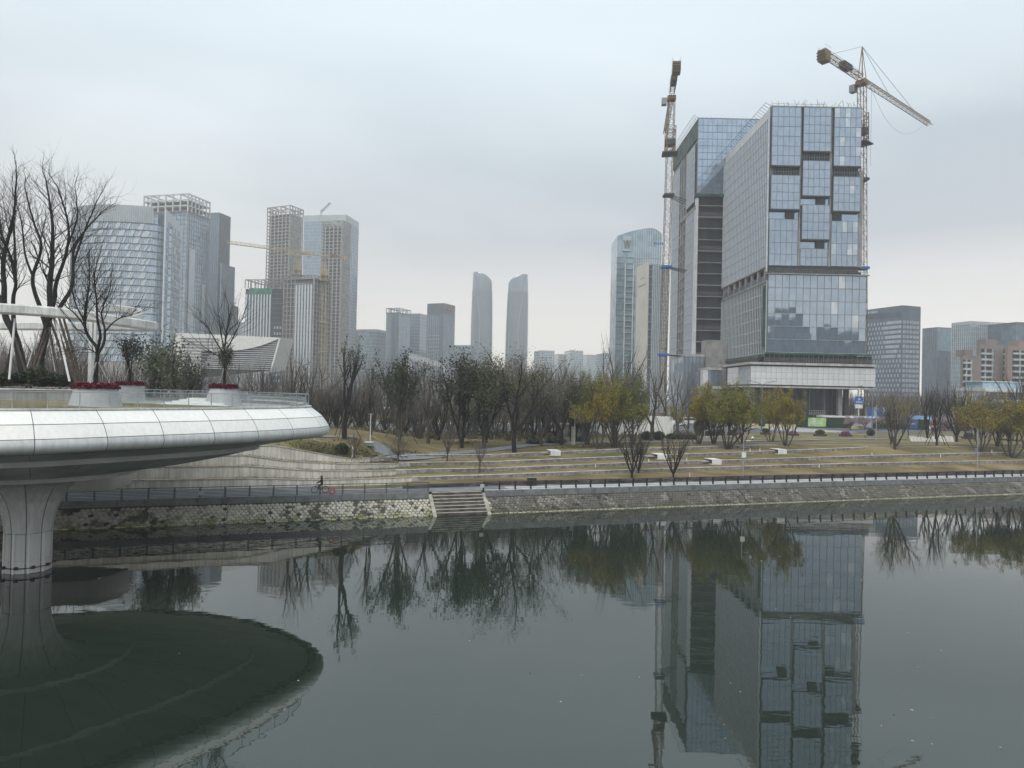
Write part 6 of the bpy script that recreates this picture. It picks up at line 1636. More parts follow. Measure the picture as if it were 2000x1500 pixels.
# ---- rear tower
M['net_dull'] = mat('net_dull', (.10, .135, .12), .9, var=.3, scale=.25)
YS = 262.
S0 = Vector((at(1359, 480, YS).x, YS, PLAT))
R2 = thing('office_tower', 'half built rear glass tower with a dark recess in its lower front', 'building', tuple(S0))
def zS(py, px=1400): return at(px, py, YS).z-PLAT
wS = at(1500, 480, YS).x-S0.x; hS = zS(231); zM = zS(379); DS = 40.
MB().box(.3, .4, zM, wS, DS, hS).build('upper_block', M['spandrel'], R2)
nx, nz = 15, 11
panes(R2, .2, wS, zM+.1, hS-.1, 15, 9, .3) if npane < 150 else tag(MB().box(.1, .1, zM, wS, .38, hS).build('glazing', G['blue'], R2), kind='stuff')
frame_grid(R2, .2, wS, zM+.1, hS-.1, nx, nz, .1, M['mull'], .05)
MB().box(1.4, 2.4, 0, wS, DS, zM).build('recess_glazing', G['dark'], R2)
for j in range(14):
    z = zS(690)+(zM-zS(690))*j/14; MB().box(1.0, .6, z-.12, wS, 2.6, z+.12).build('floor_slab', M['concrete_raw'] if j % 3 else M['mull_pale'], R2)
b = MB()
for j in (2, 5, 9, 12):
    z = zS(690)+(zM-zS(690))*j/14
    for i in range(16): b.bar((1.4+i*.62, .8, z+.2), (1.4+i*.62, .8, z+1.7), .05, 3)
    b.bar((1.4, .8, z+1.2), (11.5, .8, z+1.2), .05, 3); b.bar((1.4, .8, z+1.7), (11.5, .8, z+1.7), .05, 3)
tag(b.build('guard_rail', M['scaffold'], R2), kind='stuff')
MB().box(0, .3, 0, .8, 2.4, zM-1.5).build('corner_pier', M['stone_panel'], R2)
MB().box(-.2, -.4, zM-1.0, wS, 1.5, zM).build('slab_edge', M['net'], R2)
zs_ = zS(400, 1360)
def side2(y0, y1, z0, z1, nfl, nfin, m=None): side_face(R2, 0, y0, y1, z0, z1, nfl, nfin, m)
side2(2.4, 14.8, 0, zs_-1, 24, 8); side2(4, 15, zs_+2.2, hS-9, 10, 7); side2(28, 40, 0, hS-10, 22, 7)
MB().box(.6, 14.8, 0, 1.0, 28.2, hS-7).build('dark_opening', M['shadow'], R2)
for j in range(27): MB().box(.1, 14.8, 2+j*3.6, .9, 28.2, 2.5+j*3.6).build('floor_slab', M['concrete_raw'], R2)
for y in (16.5, 20.5, 24.6): MB().box(-.1, y, 0, .8, y+.8, hS-7).build('column', M['concrete_raw'], R2)
MB().box(-.1, 1.2, hS-7.6, .5, DS, hS-.3).build('safety_net', M['net_dull'], R2)
MB().box(-.2, 1.2, zs_-1.2, .7, 26, zs_+.1).build('slab_edge', M['concrete_raw'], R2); MB().box(.5, 1.2, zs_, .9, 26, zs_+2.4).build('dark_opening', M['shadow'], R2)
MB().box(.2, .8, zM, 1.1, 3.6, hS-9).build('dark_opening', M['shadow'], R2)
b = MB()
for i in range(22):
    y = .5+i*1.8; b.bar((.5, y, hS-.4), (-1.6, y-.4, hS+1.2), .07, 3); b.bar((-1.6, y-.4, hS+1.2), (-1.6, y+1.4, hS+1.2), .06, 3); b.bar((-.5, y, hS+.4), (-.5, y+1.8, hS+.4), .05, 3)
for i in range(12): b.bar((i*1.7, .3, hS), (i*1.7, .3, hS+.7), .06, 3)
tag(b.build('roof_scaffold', M['scaffold'], R2), kind='stuff')
MB().box(.2, .3, hS, wS, DS, hS+.25).build('roof_slab', M['concrete_raw'], R2)
tag(MB().box(S0.x+2, YS-9, PLAT, S0.x+10, YS-3, zS(668)+PLAT).build('site_shed', M['concrete_raw']), 'low raw concrete shed between the rear tower and the nearest tower', 'building')

# ---- tower cranes
def lattice(b, p, q, w, n, rc, rb, tri=False):
    p, q = Vector(p), Vector(q); d = (q-p).normalized()
    a = d.cross(Vector((0, 0, 1))) if abs(d.z) < .9 else Vector((1, 0, 0)); a.normalize(); c = d.cross(a).normalized()
    if c.z < 0 and abs(d.z) < .9: c = -c
    cor = [a*(w/2)-c*(w/2), -a*(w/2)-c*(w/2), c*(w/2)] if tri else [a*(w/2)+c*(w/2), a*(w/2)-c*(w/2), -a*(w/2)-c*(w/2), -a*(w/2)+c*(w/2)]
    for o in cor: b.bar(p+o, q+o, rc, 4)
    m = len(cor)
    for i in range(n):
        u, v = p.lerp(q, i/n), p.lerp(q, (i+1)/n)
        for k in range(m):
            o1, o2 = cor[k], cor[(k+1) % m]
            b.bar(u+o1, v+o2, rb, 3) if (i+k) % 2 else b.bar(u+o2, v+o1, rb, 3)
            b.bar(u+o1, u+o2, rb, 3)
    return b
def crane(label, base, top, mastw, jibdir, jl, cl, m, collars=(), k=1., aframe=10., group='tower cranes', detail=True):
    base, top = Vector(base), Vector(top); t = thing('tower_crane', label, 'crane', tuple(base), 0, group)
    def bld(b, name, mm):
        o = b.build(name, mm, t); o.matrix_parent_inverse = Matrix.Translation(-base); return o
    H_ = (top-base).length
    bld(lattice(MB(), base, top, mastw, max(8, int(H_/(mastw*1.25))), .13*k, .06*k), 'mast', m)
    j = Vector((math.cos(jibdir), math.sin(jibdir), 0)); n = Vector((-j.y, j.x, 0)); up = Vector((0, 0, 1))
    bld(MB().hexa([top+j*a*1.5+n*c*1.5+up*z for z in (0, 1.3) for a, c in ((-1, -1), (1, -1), (1, 1), (-1, 1))]), 'slewing_unit', m)
    jr = top+up*2.0
    bld(lattice(MB(), jr+j*1.2, jr+j*jl+up*.2, 1.7*k**.5, int(jl/1.6), .11*k, .055*k, True), 'jib', m)
    bld(lattice(MB(), jr-j*1.2, jr-j*cl, 1.5, int(cl/1.8), .13*k, .06*k), 'counter_jib', m)
    b = MB()
    for i in range(3):
        c = jr-j*(cl-.8-i*1.1)-up*.9; b.hexa([c+j*a*.42+n*e*1.3+up*z for z in (-1.6, 1.8) for a, e in ((-1, -1), (1, -1), (1, 1), (-1, 1))])
    bld(b, 'counterweight', m)
    if detail:
        b = MB()
        for i in range(3):
            c = jr-j*(cl+.1)-up*(.1+i*.9); b.hexa([c+j*a*.06+n*e*1.3+up*z for z in (-.22, .22) for a, e in ((-1, -1), (1, -1), (1, 1), (-1, 1))])
        bld(b, 'hazard_stripe', M['dark_paint'])
    apex = jr+up*aframe-j*.3
    if aframe > 3:
        b = MB()
        for e in (-1, 1): b.bar(jr+n*e*.7-j*1.2, apex, .14*k, 4); b.bar(jr+n*e*.7+j*1.4, apex, .11*k, 4)
        bld(b, 'apex_frame', m)
        b = MB()
        for f in (.36, .74): b.bar(apex, jr+j*jl*f+up*.8, .06*k, 4)
        b.bar(apex, jr-j*cl*.82+up*.7, .06*k, 4); bld(b, 'tie_rod', M['steel_dark'])
    b = MB()
    for e in (-1, 1):
        b.bar(jr-j*1.2+n*e*1.1+up*1.0, jr-j*cl+n*e*1.1+up*1.0, .05*k, 3); b.bar(jr-j*cl+n*e*1.3+up*1.9, jr-j*(cl-4)+n*e*1.3+up*1.9, .05*k, 3)
        for i in range(8): c = jr-j*(1.5+i*(cl-2)/7)+n*e*1.1; b.bar(c, c+up*1.1, .05*k, 3)
    bld(b, 'walkway_rail', M['steel_grey'])
    c = jr-j*(cl*.42)+up*.3; bld(MB().hexa([c+j*a*2.6+n*e*1.0+up*z for z in (-.6, 1.1) for a, e in ((-1, -1), (1, -1), (1, 1), (-1, 1))]), 'winch_house', M['yellow_paint'] if not detail else M['dark_paint'])
    c = top+n*2.6-j*.5-up*.4; bld(MB().hexa([c+j*a*1.0+n*e*.9+up*z for z in (-1.4, .9) for a, e in ((-1, -1), (1, -1), (1, 1), (-1, 1))]), 'cab', M['steel_grey'])
    # climbing cage and work deck under the cab
    dn = (base-top).normalized()
    bld(lattice(MB(), top+dn*9.5, top+dn*19, mastw*1.42, 6, .16*k, .09*k), 'climbing_cage', m)
    b = MB(); c = top+dn*19.3
    b.hexa([c+j*a*mastw*1.25+n*e*mastw*1.25+up*z for z in (-.2, .2) for a, e in ((-1, -1), (1, -1), (1, 1), (-1, 1))])
    bld(b, 'work_deck', M['dark_paint'])
    bld(MB().hexa([top+dn*15+j*a*mastw*.78+n*e*mastw*.78+up*z for z in (-1.2, .6) for a, e in ((-1, -1), (1, -1), (1, 1), (-1, 1))]), 'hydraulic_unit', M['dark_paint'])
    for (frac, cm, tie) in collars:
        c = base.lerp(top, frac)
        bld(MB().hexa([c+Vector((a*mastw*.8, e*mastw*.8, z)) for z in (-.38, .38) for a, e in ((-1, -1), (1, -1), (1, 1), (-1, 1))]), 'collar', M[cm])
        if tie: 
            b = MB()
            for e in (-1.2, 0, 1.2): b.bar(c+Vector((0, e, 0)), c+Vector(tie)+Vector((0, e*2, 0)), .16, 4)
            bld(b, 'wall_tie', M['steel_dark'])
    return t, jr, j
YR = 224.
tb, tt = at(1689, 600, YR), at(1683.5, 166, YR); tb.z = PLAT
t, jr, j = crane('yellow tower crane behind the nearest tower, its jib reaching down to the right', tb, tt, 2.0, math.radians(39), 56, 27, M['yellow_paint'], ((.46, 'blue_paint', None), (.72, 'dark_paint', (-4, 0, 0))), 1., 10.5)
b = MB(); pts = [jr+j*6-Vector((0, 0, 1)), jr+j*20-Vector((0, 0, 9)), jr+j*36-Vector((0, 0, 9)), jr+j*53-Vector((0, 0, .5))]
A = spline([tuple(p) for p in pts], 24, False); b.tube([tuple(a) for a in A], .035, 3); b.bar(jr+j*7, jr+j*7-Vector((0, 0, 27)), .04, 3)
o = b.build('hoist_rope', M['steel_dark'], t); o.matrix_parent_inverse = Matrix.Translation(-tb)
YL = 246.
tb, tt = at(1293, 735, YL), at(1311.5, 196, YL); tb.z = PLAT
dirv = math.atan2(283-YL, at(1299, 262, 283).x-tt.x)
crane('yellow tower crane left of the rear tower, seen end on along its jib', tb, tt, 2.2, dirv, 36, 24, M['yellow_paint'], ((.20, 'blue_paint', (8, 8, 0)), (.475, 'blue_paint', (9, 8, 0)), (.70, 'dark_paint', (8, 8, 0))), 1., 2.5)
YF = 545.
tb, tt = at(632, 735, YF), at(633.5, 503, YF); tb.z = PLAT
p1, p2 = at(452, 475, 506), at(682, 499, 556)
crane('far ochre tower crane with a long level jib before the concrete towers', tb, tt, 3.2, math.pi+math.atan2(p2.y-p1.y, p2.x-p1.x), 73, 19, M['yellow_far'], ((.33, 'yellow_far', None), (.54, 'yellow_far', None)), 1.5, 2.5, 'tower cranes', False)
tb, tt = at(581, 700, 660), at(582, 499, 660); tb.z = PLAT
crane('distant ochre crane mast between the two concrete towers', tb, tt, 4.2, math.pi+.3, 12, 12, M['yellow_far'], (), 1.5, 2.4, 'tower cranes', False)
t = thing('roof_crane', 'small luffing crane on the roof of the plain blue tower', 'crane', tuple(at(628, 416, 880)))
o = MB().bar(at(627, 420, 880), at(627, 410, 880), 1.0, 4).build('mast', M['mull_pale'], t); o.matrix_parent_inverse = Matrix.Translation(-t.location)
o = lattice(MB(), at(627, 414, 880), at(645, 396, 880), 1.6, 12, .4, .25).build('jib', M['mull_pale'], t); o.matrix_parent_inverse = Matrix.Translation(-t.location)
# ------------------------------------------------------------------ promenade railings
def bar_bw(b, s0, s1, w, z, r): return b.bar(bw(s0, w, z), bw(s1, w, z), r, 5)
M['rail_dark'] = mat('rail_dark', (.085, .088, .095), .5, .3, var=.1)
rl = thing('river_railing', 'grey bar railing along the promenade left of the river steps', 'railing', tuple(bw(-8.9, 2.6, 2.3)))
def bldw(b, name, m, par):
    o = b.build(name, m, par); o.matrix_parent_inverse = Matrix.Translation(-par.location); return o
s = -8.95; i = 0
while s > -75:
    b = MB(); p = bw(s, 2.62, 2.3)
    for ds in (-.05, .05): b.bar(bw(s+ds, 2.62, 2.28), bw(s+ds, 2.62, 3.38), .04, 4)
    bldw(b, 'post', M['rail_dark'], rl); s -= 2.4
for k in range(6): bldw(bar_bw(MB(), -75, -8.9, 2.62, 2.42+k*.145, .034), 'rail', M['rail_dark'], rl)
bldw(bar_bw(MB(), -75, -8.9, 2.62, 3.39, .045), 'handrail', M['rail_dark'], rl)
rr = thing('river_railing', 'dark railing with curved posts and thin wires along the promenade right of the river steps', 'railing', tuple(bw(-2.3, 2.6, 2.3)))
pm = MB(); prof = [(0, 0, .16), (.07, .35, .17), (.05, .75, .16), (-.09, 1.02, .12)]
for (y0, z0_, w0), (y1, z1_, w1) in zip(prof, prof[1:]):
    pm.hexa([(-.085, y0-w0/2, z0_), (.085, y0-w0/2, z0_), (.085, y0+w0/2, z0_), (-.085, y0+w0/2, z0_), (-.085, y1-w1/2, z1_), (.085, y1-w1/2, z1_), (.085, y1+w1/2, z1_), (-.085, y1+w1/2, z1_)])
pmm = pm.mesh('post'); pmm.materials.append(M['steel_dark'])
s = -2.35
while s < 122:
    o = inst('post', pmm, rr, (0, 0, 0), (0, 0, TH)); o.location = bw(s, 2.66, 2.31)-rr.location; s += 1.98
for k in range(4): bldw(bar_bw(MB(), -2.4, 122, 2.68, 2.5+k*.2, .014), 'wire', M['steel_dark'], rr)
bldw(bar_bw(MB(), -2.4, 122, 2.58, 3.32, .045), 'handrail', M['steel_rust'], rr)
for (px, py, lb) in ((393, 963, 'small white notice on the left railing, near the column'), (942, 949, 'small white notice at the right railing beside the river steps')):
    s_, z_ = bank(px, py, 2.5); t = thing('notice_sign', lb, 'sign', tuple(bw(s_, 2.5, z_)), TH)
    MB().box(-.22, -.015, -.2, .22, .015, .2).build('plate', M['white_matt'], t)
    for k in range(3): MB().box(-.17, -.02, .08-k*.11, .17, -.016, .12-k*.11).build('text_line', M['steel_grey'], t)
s_, z_ = bank(649, 960, 2.45); p = bw(s_, 2.45, z_)
M['lifebuoy'] = mat('lifebuoy_red', (.45, .05, .06), .6, var=.15)
t = thing('lifebuoy', 'red lifebuoy hanging on the railing behind the cyclist', 'lifebuoy', tuple(p), TH)
MB().tube([(.27*math.cos(a), 0, .27*math.sin(a)) for a in np.linspace(0, 2*math.pi, 25)[:-1]], .065, 8, True).build('ring', M['lifebuoy'], t, True)
# ---- cyclist -----------------------------------------------------------------
s_, z_ = bank(625, 965.5, 4.1); pc = bw(s_, 4.1, 2.28); rz = TH+math.pi      # rides to the left
bk = thing('bicycle', 'black bicycle ridden to the left along the promenade', 'bicycle', tuple(pc), rz); bk.scale = (1.12, 1.12, 1.12)
for x in (-.52, .52):
    wv = MB().tube([(x+.315*math.cos(a), 0, .335+.315*math.sin(a)) for a in np.linspace(0, 2*math.pi, 29)[:-1]], .04, 6, True).build('wheel', M['rubber'], bk, True)
    b = MB()
    for k in range(10): a = 2*math.pi*k/10; b.bar((x, 0, .335), (x+.3*math.cos(a), 0, .335+.3*math.sin(a)), .004, 3)
    b.bar((x, -.05, .335), (x, .05, .335), .03, 8); b.build('spokes', M['steel_grey'], wv)
b = MB()
for a, c in (((-.52, 0, .335), (-.08, 0, .30)), ((-.08, 0, .30), (-.22, 0, .80)), ((-.52, 0, .335), (-.2, 0, .72)), ((-.2, 0, .72), (.36, 0, .78)), ((-.08, 0, .3), (.38, 0, .68)), ((.52, 0, .335), (.34, 0, .92))): b.bar(a, c, .02, 6)
b.build('frame', M['steel_dark'], bk)
MB().bar((.31, -.26, 1.0), (.31, .26, 1.0), .015, 6).bar((.34, 0, .9), (.31, 0, 1.0), .018, 6).build('handlebar', M['steel_dark'], bk)
MB().hexa([(-.36, -.09, .81), (-.08, -.03, .81), (-.08, .03, .81), (-.36, .09, .81), (-.36, -.1, .86), (-.08, -.03, .85), (-.08, .03, .85), (-.36, .1, .86)]).build('saddle', M['rubber'], bk)
MB().bar((-.08, -.12, .3), (-.08, .12, .3), .015, 5).bar((-.08, -.12, .3), (-.02, -.12, .14), .013, 5).bar((-.08, .12, .3), (-.14, .12, .46), .013, 5).build('crank', M['steel_dark'], bk)
def skin_body(name, J, E_, m, parent, sub=2):
    me = bpy.data.meshes.new(name); me.from_pydata([j[0] for j in J], E_, []); me.materials.append(m)
    o = new_obj(name, me, None, parent); md = o.modifiers.new('skin', 'SKIN'); me.skin_vertices.new() if not me.skin_vertices else None
    for v, j in zip(me.skin_vertices[0].data, J): v.radius = (j[1], j[1]*j[2] if len(j) > 2 else j[1])
    me.skin_vertices[0].data[0].use_root = True; md.use_smooth_shade = True
    sb = o.modifiers.new('sub', 'SUBSURF'); sb.levels = sub; sb.render_levels = sub; return o
M['coat'] = mat('dark_coat', (.018, .018, .024), .85, var=.25, scale=6); M['skin'] = mat('skin', (.42, .27, .20), .6, var=.05); M['hair'] = mat('black_hair', (.012, .01, .01), .6, var=.2)
rider = thing('person', 'cyclist in a dark coat with long black hair riding along the promenade', 'person', tuple(pc), rz); rider.scale = (1.12, 1.12, 1.12)
J = [((-.20, 0, .92), .16), ((-.17, 0, 1.12), .15), ((-.12, 0, 1.32), .17), ((-.09, 0, 1.42), .10), ((-.07, 0, 1.50), .055),
     ((-.13, .17, 1.38), .075), ((-.02, .22, 1.16), .055), ((.20, .22, 1.05), .042), ((.29, .22, 1.02), .03),
     ((-.13, -.17, 1.38), .075), ((-.02, -.22, 1.16), .055), ((.20, -.22, 1.05), .042), ((.29, -.22, 1.02), .03),
     ((-.12, .10, .86), .11), ((.18, .11, .72), .085), ((.02, .12, .40), .055), ((-.10, .12, .48), .05), ((.0, .13, .44), .04),
     ((-.12, -.10, .86), .11), ((.16, -.11, .58), .085), ((.03, -.12, .24), .055), ((.0, -.12, .17), .05), ((.12, -.13, .15), .04)]
Ed = [(0, 1), (1, 2), (2, 3), (3, 4), (2, 5), (5, 6), (6, 7), (7, 8), (2, 9), (9, 10), (10, 11), (11, 12), (0, 13), (13, 14), (14, 15), (15, 16), (15, 17), (0, 18), (18, 19), (19, 20), (20, 21), (21, 22)]
skin_body('body', J, Ed, M['coat'], rider)
hd = skin_body('head', [((-.065, 0, 1.49), .05), ((-.05, 0, 1.57), .085), ((-.045, 0, 1.66), .095), ((-.05, 0, 1.72), .06), ((.05, 0, 1.60), .02)], [(0, 1), (1, 2), (2, 3), (1, 4)], M['skin'], rider)
skin_body('hair', [((-.075, 0, 1.73), .085), ((-.12, 0, 1.66), .10), ((-.15, 0, 1.54), .09), ((-.17, 0, 1.40), .07), ((-.18, 0, 1.30), .04)], [(0, 1), (1, 2), (2, 3), (3, 4)], M['hair'], rider)
for sy in (-1, 1):
    hb = MB(); y0 = sy*.22
    for k in range(4): hb.tube([(.27, y0+sy*(.02-.02*k), 1.03), (.325, y0+sy*(.02-.02*k), 1.03), (.335, y0+sy*(.02-.02*k), 1.0), (.315, y0+sy*(.02-.02*k), .985)], [.011, .010, .009, .008], 6)
    hb.tube([(.27, y0-sy*.03, 1.02), (.30, y0-sy*.045, 1.0), (.32, y0-sy*.045, .985)], [.011, .010, .009], 6); hb.build('hand', M['skin'], rider, True)
# ---- concrete bench tunnels, bins, bollard lights, poles -------------------------
def ground_obj(px, py): return on_ground(px, py)
for (px, py, lb) in ((1083, 890, 'white tunnel bench on the third terrace behind the row of bare trees'), (1290, 897, 'white tunnel bench half hidden by a dark leafless tree'), (1396, 907, 'white tunnel bench on the second terrace near the camera pole'), (1524, 887, 'white tunnel bench on the upper terrace before the podium')):
    p = ground_obj(px, py); t = thing('tunnel_bench', lb, 'bench', (p.x, p.y, p.z), TH-.12, 'white tunnel benches on the terraces')
    w, h, d, th_ = 1.55, .78, 2.4, .07
    MB().box(-w/2, -.6, 0, w/2, d-.6, th_).box(-w/2, -.6, h-th_, w/2, d-.6, h).box(w/2-th_, -.6, th_, w/2, d-.6, h-th_).build('shell', M['white_matt'], t)
    MB().box(-w/2+.02, -.62, th_, w/2, -.55, h-th_).build('front_panel', M['white_matt'], t)
    MB().box(-w/2-1.3, .3, .28, -w/2+.6, 1.2, .36).box(-w/2-1.2, .35, 0, -w/2-1.1, 1.1, .28).build('seat_plank', M['stake_pale'], t)
for (px, py, lb) in ((640, 897, 'dark metal litter bin on the upper wall ledge'),):
    p = bw(*bank(640, 903, 14.4)[:1], 14.4, TOPS[2](bank(640, 903, 14.4)[0])); t = thing('speaker_post', 'black box on a short post on the wall ledge left of the bare young tree', 'box', tuple(p), TH)
    MB().box(-.2, -.15, .22, .2, .15, .75).build('box', M['steel_dark'], t); MB().bar((0, 0, 0), (0, 0, .25), .06, 6).build('post', M['steel_dark'], t)
s_, z_ = bank(1038, 943, 5.6); t = thing('litter_bin', 'pair of dark litter bins in one frame against the low clad wall', 'bin', tuple(bw(s_, 5.5, 2.28)), TH)
for x in (-.3, .3): MB().box(x-.27, -.2, .1, x+.27, .2, 1.0).build('bin', M['steel_dark'], t)
MB().box(-.65, -.25, 1.0, .65, .25, 1.06).build('lid', M['steel_grey'], t)
bl = ['left of the leafless pair on the lowest lawn', 'left of the half hidden tunnel bench', 'right of the half hidden tunnel bench', 'on the lowest lawn right of the single vase tree', 'below the end of the upper terrace wall', 'on the terrace left of the lamp pole with a box', 'right of the lamp pole with a box', 'just right of the camera pole', 'second right of the camera pole', 'low on the lawn between the benches and the railing']
for px, py in ((1163, 913), (1267, 903), (1341, 906), (1347, 931), (1703, 890), (1837, 893), (1937, 884), (1465, 884), (1484, 884), (1600, 913)):
    p = ground_obj(px, py); t = thing('bollard_light', 'small white bollard light '+bl.pop(0), 'light', tuple(p), 0, 'bollard lights on the terraces')
    MB().bar((0, 0, -.05), (0, 0, .48), .075, 8).build('post', M['white_matt'], t); MB().bar((0, 0, .48), (0, 0, .56), .10, 8).build('cap', M['galv'], t)
p = ground_obj(1451, 932); t = thing('camera_pole', 'grey pole with a white control box and a dome camera on its arm', 'camera pole', tuple(p)); k = p.y/FPX
hgt = at(1451, 850, p.y).z-p.z
MB().bar((0, 0, -.1), (0, 0, hgt), .07, 8, .05).build('pole', M['galv'], t)
MB().box(-.28, -.35, hgt-3.1, .30, -.08, hgt-2.4).build('control_box', M['white_matt'], t)
MB().bar((0, 0, hgt-.1), (1.35, 0, hgt-.1), .04, 6).build('arm', M['galv'], t)
MB().lathe([(.02, hgt-.16), (.15, hgt-.22), (.16, hgt-.42)], 14, (1.25, 0)).build('camera_housing', M['white_matt'], t, True); MB().lathe([(.15, hgt-.42), (.12, hgt-.55), (.02, hgt-.6)], 14, (1.25, 0)).build('camera_dome', M['steel_dark'], t, True)
MB().bar((.3, 0, hgt-.75), (1.0, 0, hgt-.78), .05, 6).build('side_camera', M['white_matt'], t)
p = ground_obj(1909, 917); t = thing('lamp_pole', 'tall grey pole with a small box beside the yellow tree on the right', 'pole', tuple(p)); hgt = at(1909, 838, p.y).z-p.z
MB().bar((0, 0, -.1), (0, 0, hgt), .08, 8, .05).build('pole', M['galv'], t); MB().box(-.5, -.2, hgt*.42, -.1, .2, hgt*.52).build('box', M['steel_grey'], t)
def slim(px, py, ptop, lb, m='white_matt', r=.06, cross=True):
    p = ground_obj(px, py); h = at(px, ptop, p.y).z-p.z; t = thing('lamp_post', lb, 'lamp post', tuple(p), 0, 'slim park lamp posts')
    MB().bar((0, 0, -.1), (0, 0, h), r, 6).build('post', M[m], t)
    if cross: MB().box(-.35, -.12, h-.08, .35, .12, h).build('lamp_head', M['galv'], t)
slim(723, 863, 808, 'slim white lamp post at the bend of the grey footpath'); slim(965, 858, 815, 'slim white lamp post left of the broad olive tree'); slim(1122, 868, 815, 'slim lamp post beside the stone gate pier')
slim(1137, 866, 832, 'short blue post right of the stone gate pier', 'blue_paint', .08, False)
slim(1376, 862, 775, 'thin grey pole among the yellow trees', 'galv', .07, False); slim(1549, 862, 795, 'thin grey pole right of the golden tufted tree', 'galv', .07, False); slim(1711, 862, 790, 'thin grey pole left of the thin orange tree', 'galv', .07, False)
def street_lamp(px, py, ptop, D, lb, arm=3.2):
    a = at(px, py, D); h = at(px, ptop, D).z-PLAT; t = thing('street_lamp', lb, 'street lamp', (a.x, D, PLAT), 0, 'double arm street lamps')
    MB().bar((0, 0, 0), (0, 0, h), .17, 8, .10).build('post', M['steel_grey'], t)
    for sx in (-1, 1):
        MB().tube([(0, 0, h-.2), (sx*arm*.35, 0, h+.35), (sx*arm, 0, h+.75)], [.09, .08, .06], 6).build('arm', M['steel_grey'], t)
        MB().hexa([(sx*arm-.6, -.16, h+.66), (sx*arm+.6, -.16, h+.80), (sx*arm+.6, .16, h+.80), (sx*arm-.6, .16, h+.66), (sx*arm-.6, -.16, h+.80), (sx*arm+.6, -.12, h+.90), (sx*arm+.6, .12, h+.90), (sx*arm-.6, .16, h+.80)]).build('lamp_head', M['steel_grey'], t)
street_lamp(1487, 845, 750, 172, 'double arm street lamp in front of the podium corner'); street_lamp(1703, 840, 760, 186, 'double arm street lamp at the right end of the podium')
street_lamp(590, 800, 714, 150, 'double arm street lamp right of the white museum', 1.8); street_lamp(614, 800, 719, 160, 'double arm street lamp at the edge of the wood', 1.6)
# ---- footpath, street, hoarding -----------------------------------------------------
def flat_ribbon(name, pts, width, m, dz=.03, kind='structure'):
    A = spline(pts, 70, False); rows = [[], []]
    for i in range(len(A)):
        d = A[min(i+1, 69)]-A[max(i-1, 0)]; d = d/np.linalg.norm(d); n = np.array((-d[1], d[0]))
        for k, sg in enumerate((1, -1)):
            x, y = A[i][:2]+n*width/2*sg; s_, w_ = sw(Vector((x, y, 0))); rows[k].append((x, y, (ground_z(s_, w_) if w_ < 62 else PLAT)+dz))
    return tag(MB().loft(rows).build(name, m), kind=kind)
fp = [tuple(on_ground(px, py))[:2] for px, py in ((628, 859), (700, 862), (760, 867), (830, 873), (900, 874.5), (980, 870), (1060, 868), (1180, 865), (1300, 863), (1450, 862), (1560, 860), (1660, 858), (1760, 857), (1900, 858), (2080, 858))]
def crest(p):
    s_, w_ = sw(Vector((p[0], p[1], 0))); k_ = max(0, min(1, (s_+10)/26)); q_ = bw(s_, 18.2*(1-k_)+max(w_, 18.2)*k_); return (q_.x, q_.y)
fp = [crest(p) for p in fp]
flat_ribbon('footpath', [tuple(bw(-48, 21))[:2], tuple(bw(-34, 19))[:2]]+fp[1:], 2.6, M['footpath'], .10)
YW = 62.2
def sbox(name, s0, s1, w0, w1, z, m):
    return tag(MB().add([bw(s0, w0, z), bw(s1, w0, z), bw(s1, w1, z), bw(s0, w1, z)], [(0, 1, 2, 3)]).build(name, m), kind='structure')
sbox('road', -200, 400, 60, 92, PLAT+.03, M['asphalt']); sbox('pavement', -200, 400, 92, 100, PLAT+.05, M['paving'])
M['road_paint'] = mat('road_paint', (.65, .65, .62), .8, var=.15, coord='World')
for w in (66, 72, 80, 86):
    b = MB(); s = -100.
    while s < 220:
        b.add([bw(s, w, PLAT+.036), bw(s+4, w, PLAT+.036), bw(s+4, w+.3, PLAT+.036), bw(s, w+.3, PLAT+.036)], [(0, 1, 2, 3)]); s += 8
    tag(b.build('road_marking', M['road_paint']), kind='structure')
b = MB()
for i in range(12): b.add([bw(96+i*1.5, 62, PLAT+.036), bw(96.8+i*1.5, 62, PLAT+.036), bw(96.8+i*1.5, 90, PLAT+.036), bw(96+i*1.5, 90, PLAT+.036)], [(0, 1, 2, 3)])
tag(b.build('road_marking', M['road_paint']), kind='structure')
# roadside park fence
pf = thing('park_fence', 'thin dark wire fence between the park wood and the road', 'fence', tuple(bw(0, 59.5, PLAT)))
b = MB(); s = -60.
while s < 60: b.bar(bw(s, 59.5, PLAT), bw(s, 59.5, PLAT+1.3), .05, 4); s += 2.2
tag(bldw(b, 'post', M['steel_dark'], pf), kind='stuff')
for z in (.3, .75, 1.25): bldw(MB().bar(bw(-60, 59.5, PLAT+z), bw(60, 59.5, PLAT+z), .035, 4), 'rail', M['steel_grey'], pf)
